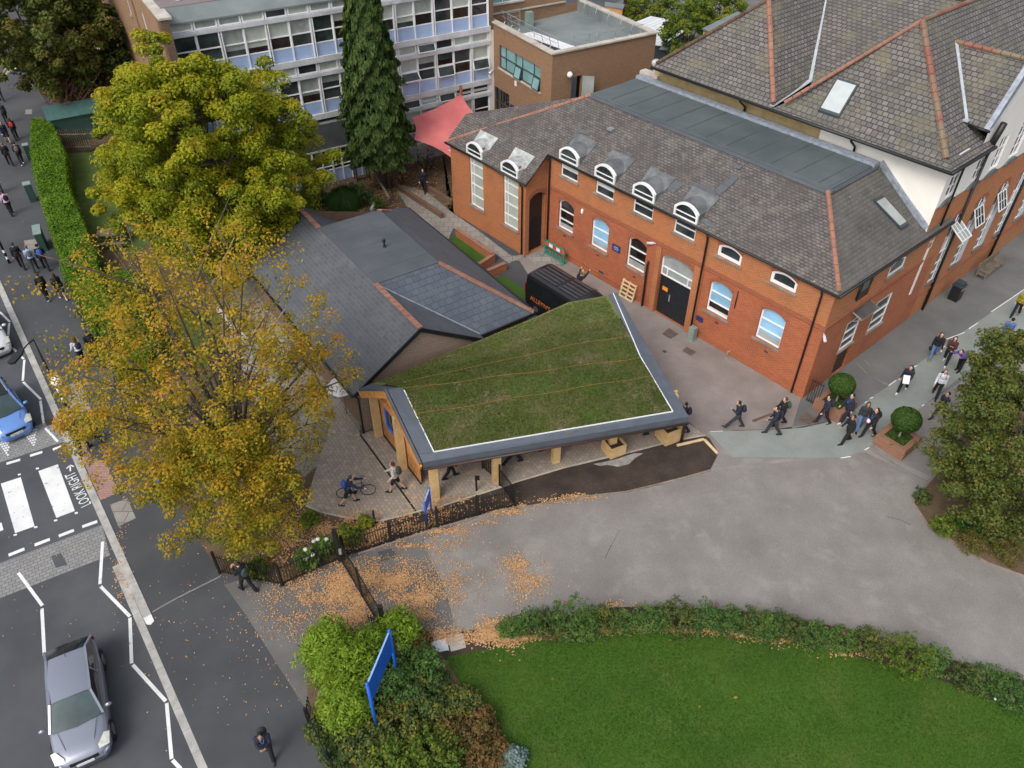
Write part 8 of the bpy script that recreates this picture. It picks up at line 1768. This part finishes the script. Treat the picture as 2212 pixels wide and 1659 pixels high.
person('r1',58,925,DNS,'skirt','navy','navy','br','bare legged person in navy skirt at top left pavement',group=G1,h=.97)
person('r1',72,1070,UPS,'walk_a','black','black','lb','person in long black coat with light brown hair',group=G1)
person('r1',148,1065,UPS,'walk_b','black','black','bk','person with pale grey backpack and white shoes','grey',shoes='white',group=G1)
person('r1',8,1250,DNS,'walk_a','red','char','bk','person in red coat at the left edge of pavement',group=G1)
person('r1',80,1390,UPS+8,'walk_b','pink','black','bk','person in pink shirt with black backpack',  'black',group=G1)
person('r5',150,145,UPS-8,'walk_a','black','black','br','person in black jacket, left of the trio by hedge',group=G1)
person('r5',238,162,UPS-5,'walk_b','lblue','char','lb','person in pale blue shirt, middle of trio by the hedge','grey',group=G1)
person('r5',305,153,UPS-5,'walk_a','black','black','bk','person with bright blue backpack, right of trio by hedge','blue',group=G1)
person('r5',312,345,UPS+10,'walk_b','black','black','br','person in black with backpack next to skirted companion','black',shoes='white',group=G1)
r_, J_ = person('r5',412,345,UPS+5,'skirt','black','char','br','person in patterned dark skirt carrying a black bag',shoes='white',group=G1)
b_ = MB(); b_.ball((0,0,-.18), .16, 10, (1.2,.6,.8)); b_.tube([(.0,0,0),(.12,0,-.06)], .012, 5); held('sports_bag', r_, J_, 'R', b_, CL['black'], 'black holdall in the hand of the skirted walker', 'bag')
person('r5',548,765,UPS+18,'walk_girl','white','black','rd','auburn haired person in white shirt with navy backpack','blazer',group=G1)
person('r5',628,725,UPS+12,'walk_a','black','black','br','person in black jacket and white shoes by low railing','black',shoes='white',group=G1)
person('r5',640,1260,UPS,'walk_a','navy','black','bk','person in navy partly hidden by leaves near tactile paving')
person('r5',560,1330,UPS-30,'walk_b','black','black','bk','person in black beneath amber leaves at the kerb')
person('r5',1075,1650,UPS+10,'walk_a','black','black','br','person with blue backpack under the amber tree','blue')
r_, J_ = person('r9',1490,592,150,'phone','black','black','br','person with grey backpack holding a phone beside railings','dgreen')
person('r9',1620,1582,-72,'phone','blazer','black','bk','person in black with blue lanyard alone on foreground tarmac','char',skin=1,lanyard=True,shoes='char',h=1.02)
# plaza
pd = math.degrees(math.atan2(bd.y, bd.x)); nn_ = Vector((-bd.y, bd.x, 0)).normalized()
fp = P('n4',362,272,.02); person('n4',0,0,pd,'push','blazer','black','hm','helmeted person with blue backpack pushing a bicycle','blue',zf=.02,at=Vector((mid.x-.25,mid.y-.38,0)))
person('n4',568,208,178,'shorts','cream','black','br','person in cream top and dark shorts walking across plaza','dgreen',zf=.02,h=1.03)
GC = 'people under the green roofed canopy'
person('n4',845,140,15,'walk_a','black','black','br','person in black under canopy nearest the first post',zf=.02,group=GC)
person('n3',125,525,190,'stride','navy','navy','br','person striding under the canopy behind the short gate',zf=.02,group=GC)
person('n3',240,455,20,'walk_b','black','black','bk','person in black deep under canopy right of the strider',zf=.02,group=GC)
person('n3',425,415,20,'walk_a','black','black','bk','person in black hidden under the middle of canopy',zf=.02,group=GC)
person('n3',820,362,15,'walk_b','black','black','bk','person in black under canopy left of the last planter',zf=.02,group=GC)
person('n3',880,352,195,'walk_a','navy','black','br','person in navy walking the other way beside the last planter',zf=.02,group=GC)
person('n3',1050,338,160,'walk_b','navy','navy','bk','person in navy leaving canopy by the brown downpipe','navy',zf=.02)
# courtyard and green path
r_, J_ = person('r7',1580,1178,176,'stride','blazer','char','bk','person striding left with one hand at the face','blazer',shoes='char')
person('r8',268,1160,182,'walk_a','black','black','br','person in black with dark green backpack behind the board carrier','green')
r_, J_ = person('r8',222,1220,182,'carry','blazer','char','bk','person in blazer carrying a longboard across the path','navy')
b_ = MB(); b_.prism([(.45,-.10,0),(.38,-.13,0),(-.40,-.12,0),(-.50,0,0),(-.40,.12,0),(.38,.13,0),(.45,.10,0)], (0,0,.02)); b_.tube([(.3,-.1,-.04),(.3,.1,-.04)], .03, 8); b_.tube([(-.32,-.1,-.04),(-.32,.1,-.04)], .03, 8)
o = held('longboard', r_, J_, 'L', b_, plain('longboard deck', (.15,.09,.06), .6), 'brown longboard held level in front of its carrier', 'skateboard', (.25,.0,.02)); o.rotation_euler = (.4,.5,o.rotation_euler.z)
GP = 'group walking past the brick planters'
person('r8',545,1150,185,'walk_b','blazer','black','bk','person in blazer with backpack nearest the rusty cover','blazer',group=GP)
person('r8',690,1135,200,'walk_a','blazer','navy','bk','person in blazer with blue lanyard in front of near topiary',lanyard=True,shoes='white',group=GP)
r_, J_ = person('r8',785,1190,250,'walk_girl','char','denim','br','curly haired person in grey jacket and jeans carrying a helmet',group=GP,skin=1)
b_ = MB(); b_.mat(0).ball((0,0,0), .14, 12, (1,.8,.8)); b_.mat(1).ball((.03,0,.04), .125, 12, (1,.7,.8)); held('red_helmet', r_, J_, 'L', b_, [plain('red helmet shell', (.6,.02,.03), .3), M_signw], 'red and white helmet carried by the curly haired person', 'helmet', (.08,-.05,0))
person('r8',695,1275,195,'walk_a','black','black','bk','person in plain black leading the group on the path',group=GP,skin=1)
person('r8',840,1235,205,'walk_b','black','black','bk','person in black with blue lanyard and backpack behind leader','black',lanyard=True,group=GP,h=1.03)
r_, J_ = person('r8',1062,945,228,'carry','blazer','black','bk','person carrying a white sheet on the green path','char',shoes='white')
b_ = MB(); b_.box((0,0,0), (.42,.30,.012)); o = held('white_sheet', r_, J_, 'L', b_, M_signw, 'white sheet of card held low by a walking person', 'paper', (.10,-.12,-.02)); o.rotation_euler = (.0,.9,o.rotation_euler.z+.5)
r_, J_ = person('r8',1255,735,245,'walk_girl','black','denim','br','long haired person in black top and jeans with shoulder bag',shoes='yellow')
b_ = MB(); b_.ball((0,0,-.2), .17, 10, (1,.5,.9)); b_.tube([(0,0,-.05),(0,0,.05)], .012, 4); held('shoulder_bag', r_, J_, 'R', b_, CL['black'], 'black bag on the arm of the jeans wearer', 'bag')
person('r8',1340,762,235,'arms_fold','brown','black','bk','person in dark brown patterned top with folded arms',shoes='white')
person('r8',1425,812,210,'bend','purple','black','bk','person in purple blue coat stooping beside the dark tree')
person('r8',1275,975,240,'walk_a','white','black','lb','person in white shirt with black straps at edge of dark tree','black')
person('r8',1290,1125,200,'walk_b','blazer','char','bk','person mostly hidden behind the dark tree, near far planter')
person('r8',1705,640,60,'walk_a','denim','denim','bk','person in denim blue jacket above the dark tree','blue')
person('r8',1795,455,225,'walk_b','yellow','black','bk','person in yellow and black vest at the right edge')
person('r2',1158,1243,265,'walk_a','navy','black','br','person in navy walking on slab path from shade sail')
person('r7',395,235,60,'bend','navy','char','lb','person stooping behind the black van',at=AB(-25.9,27.3,0))
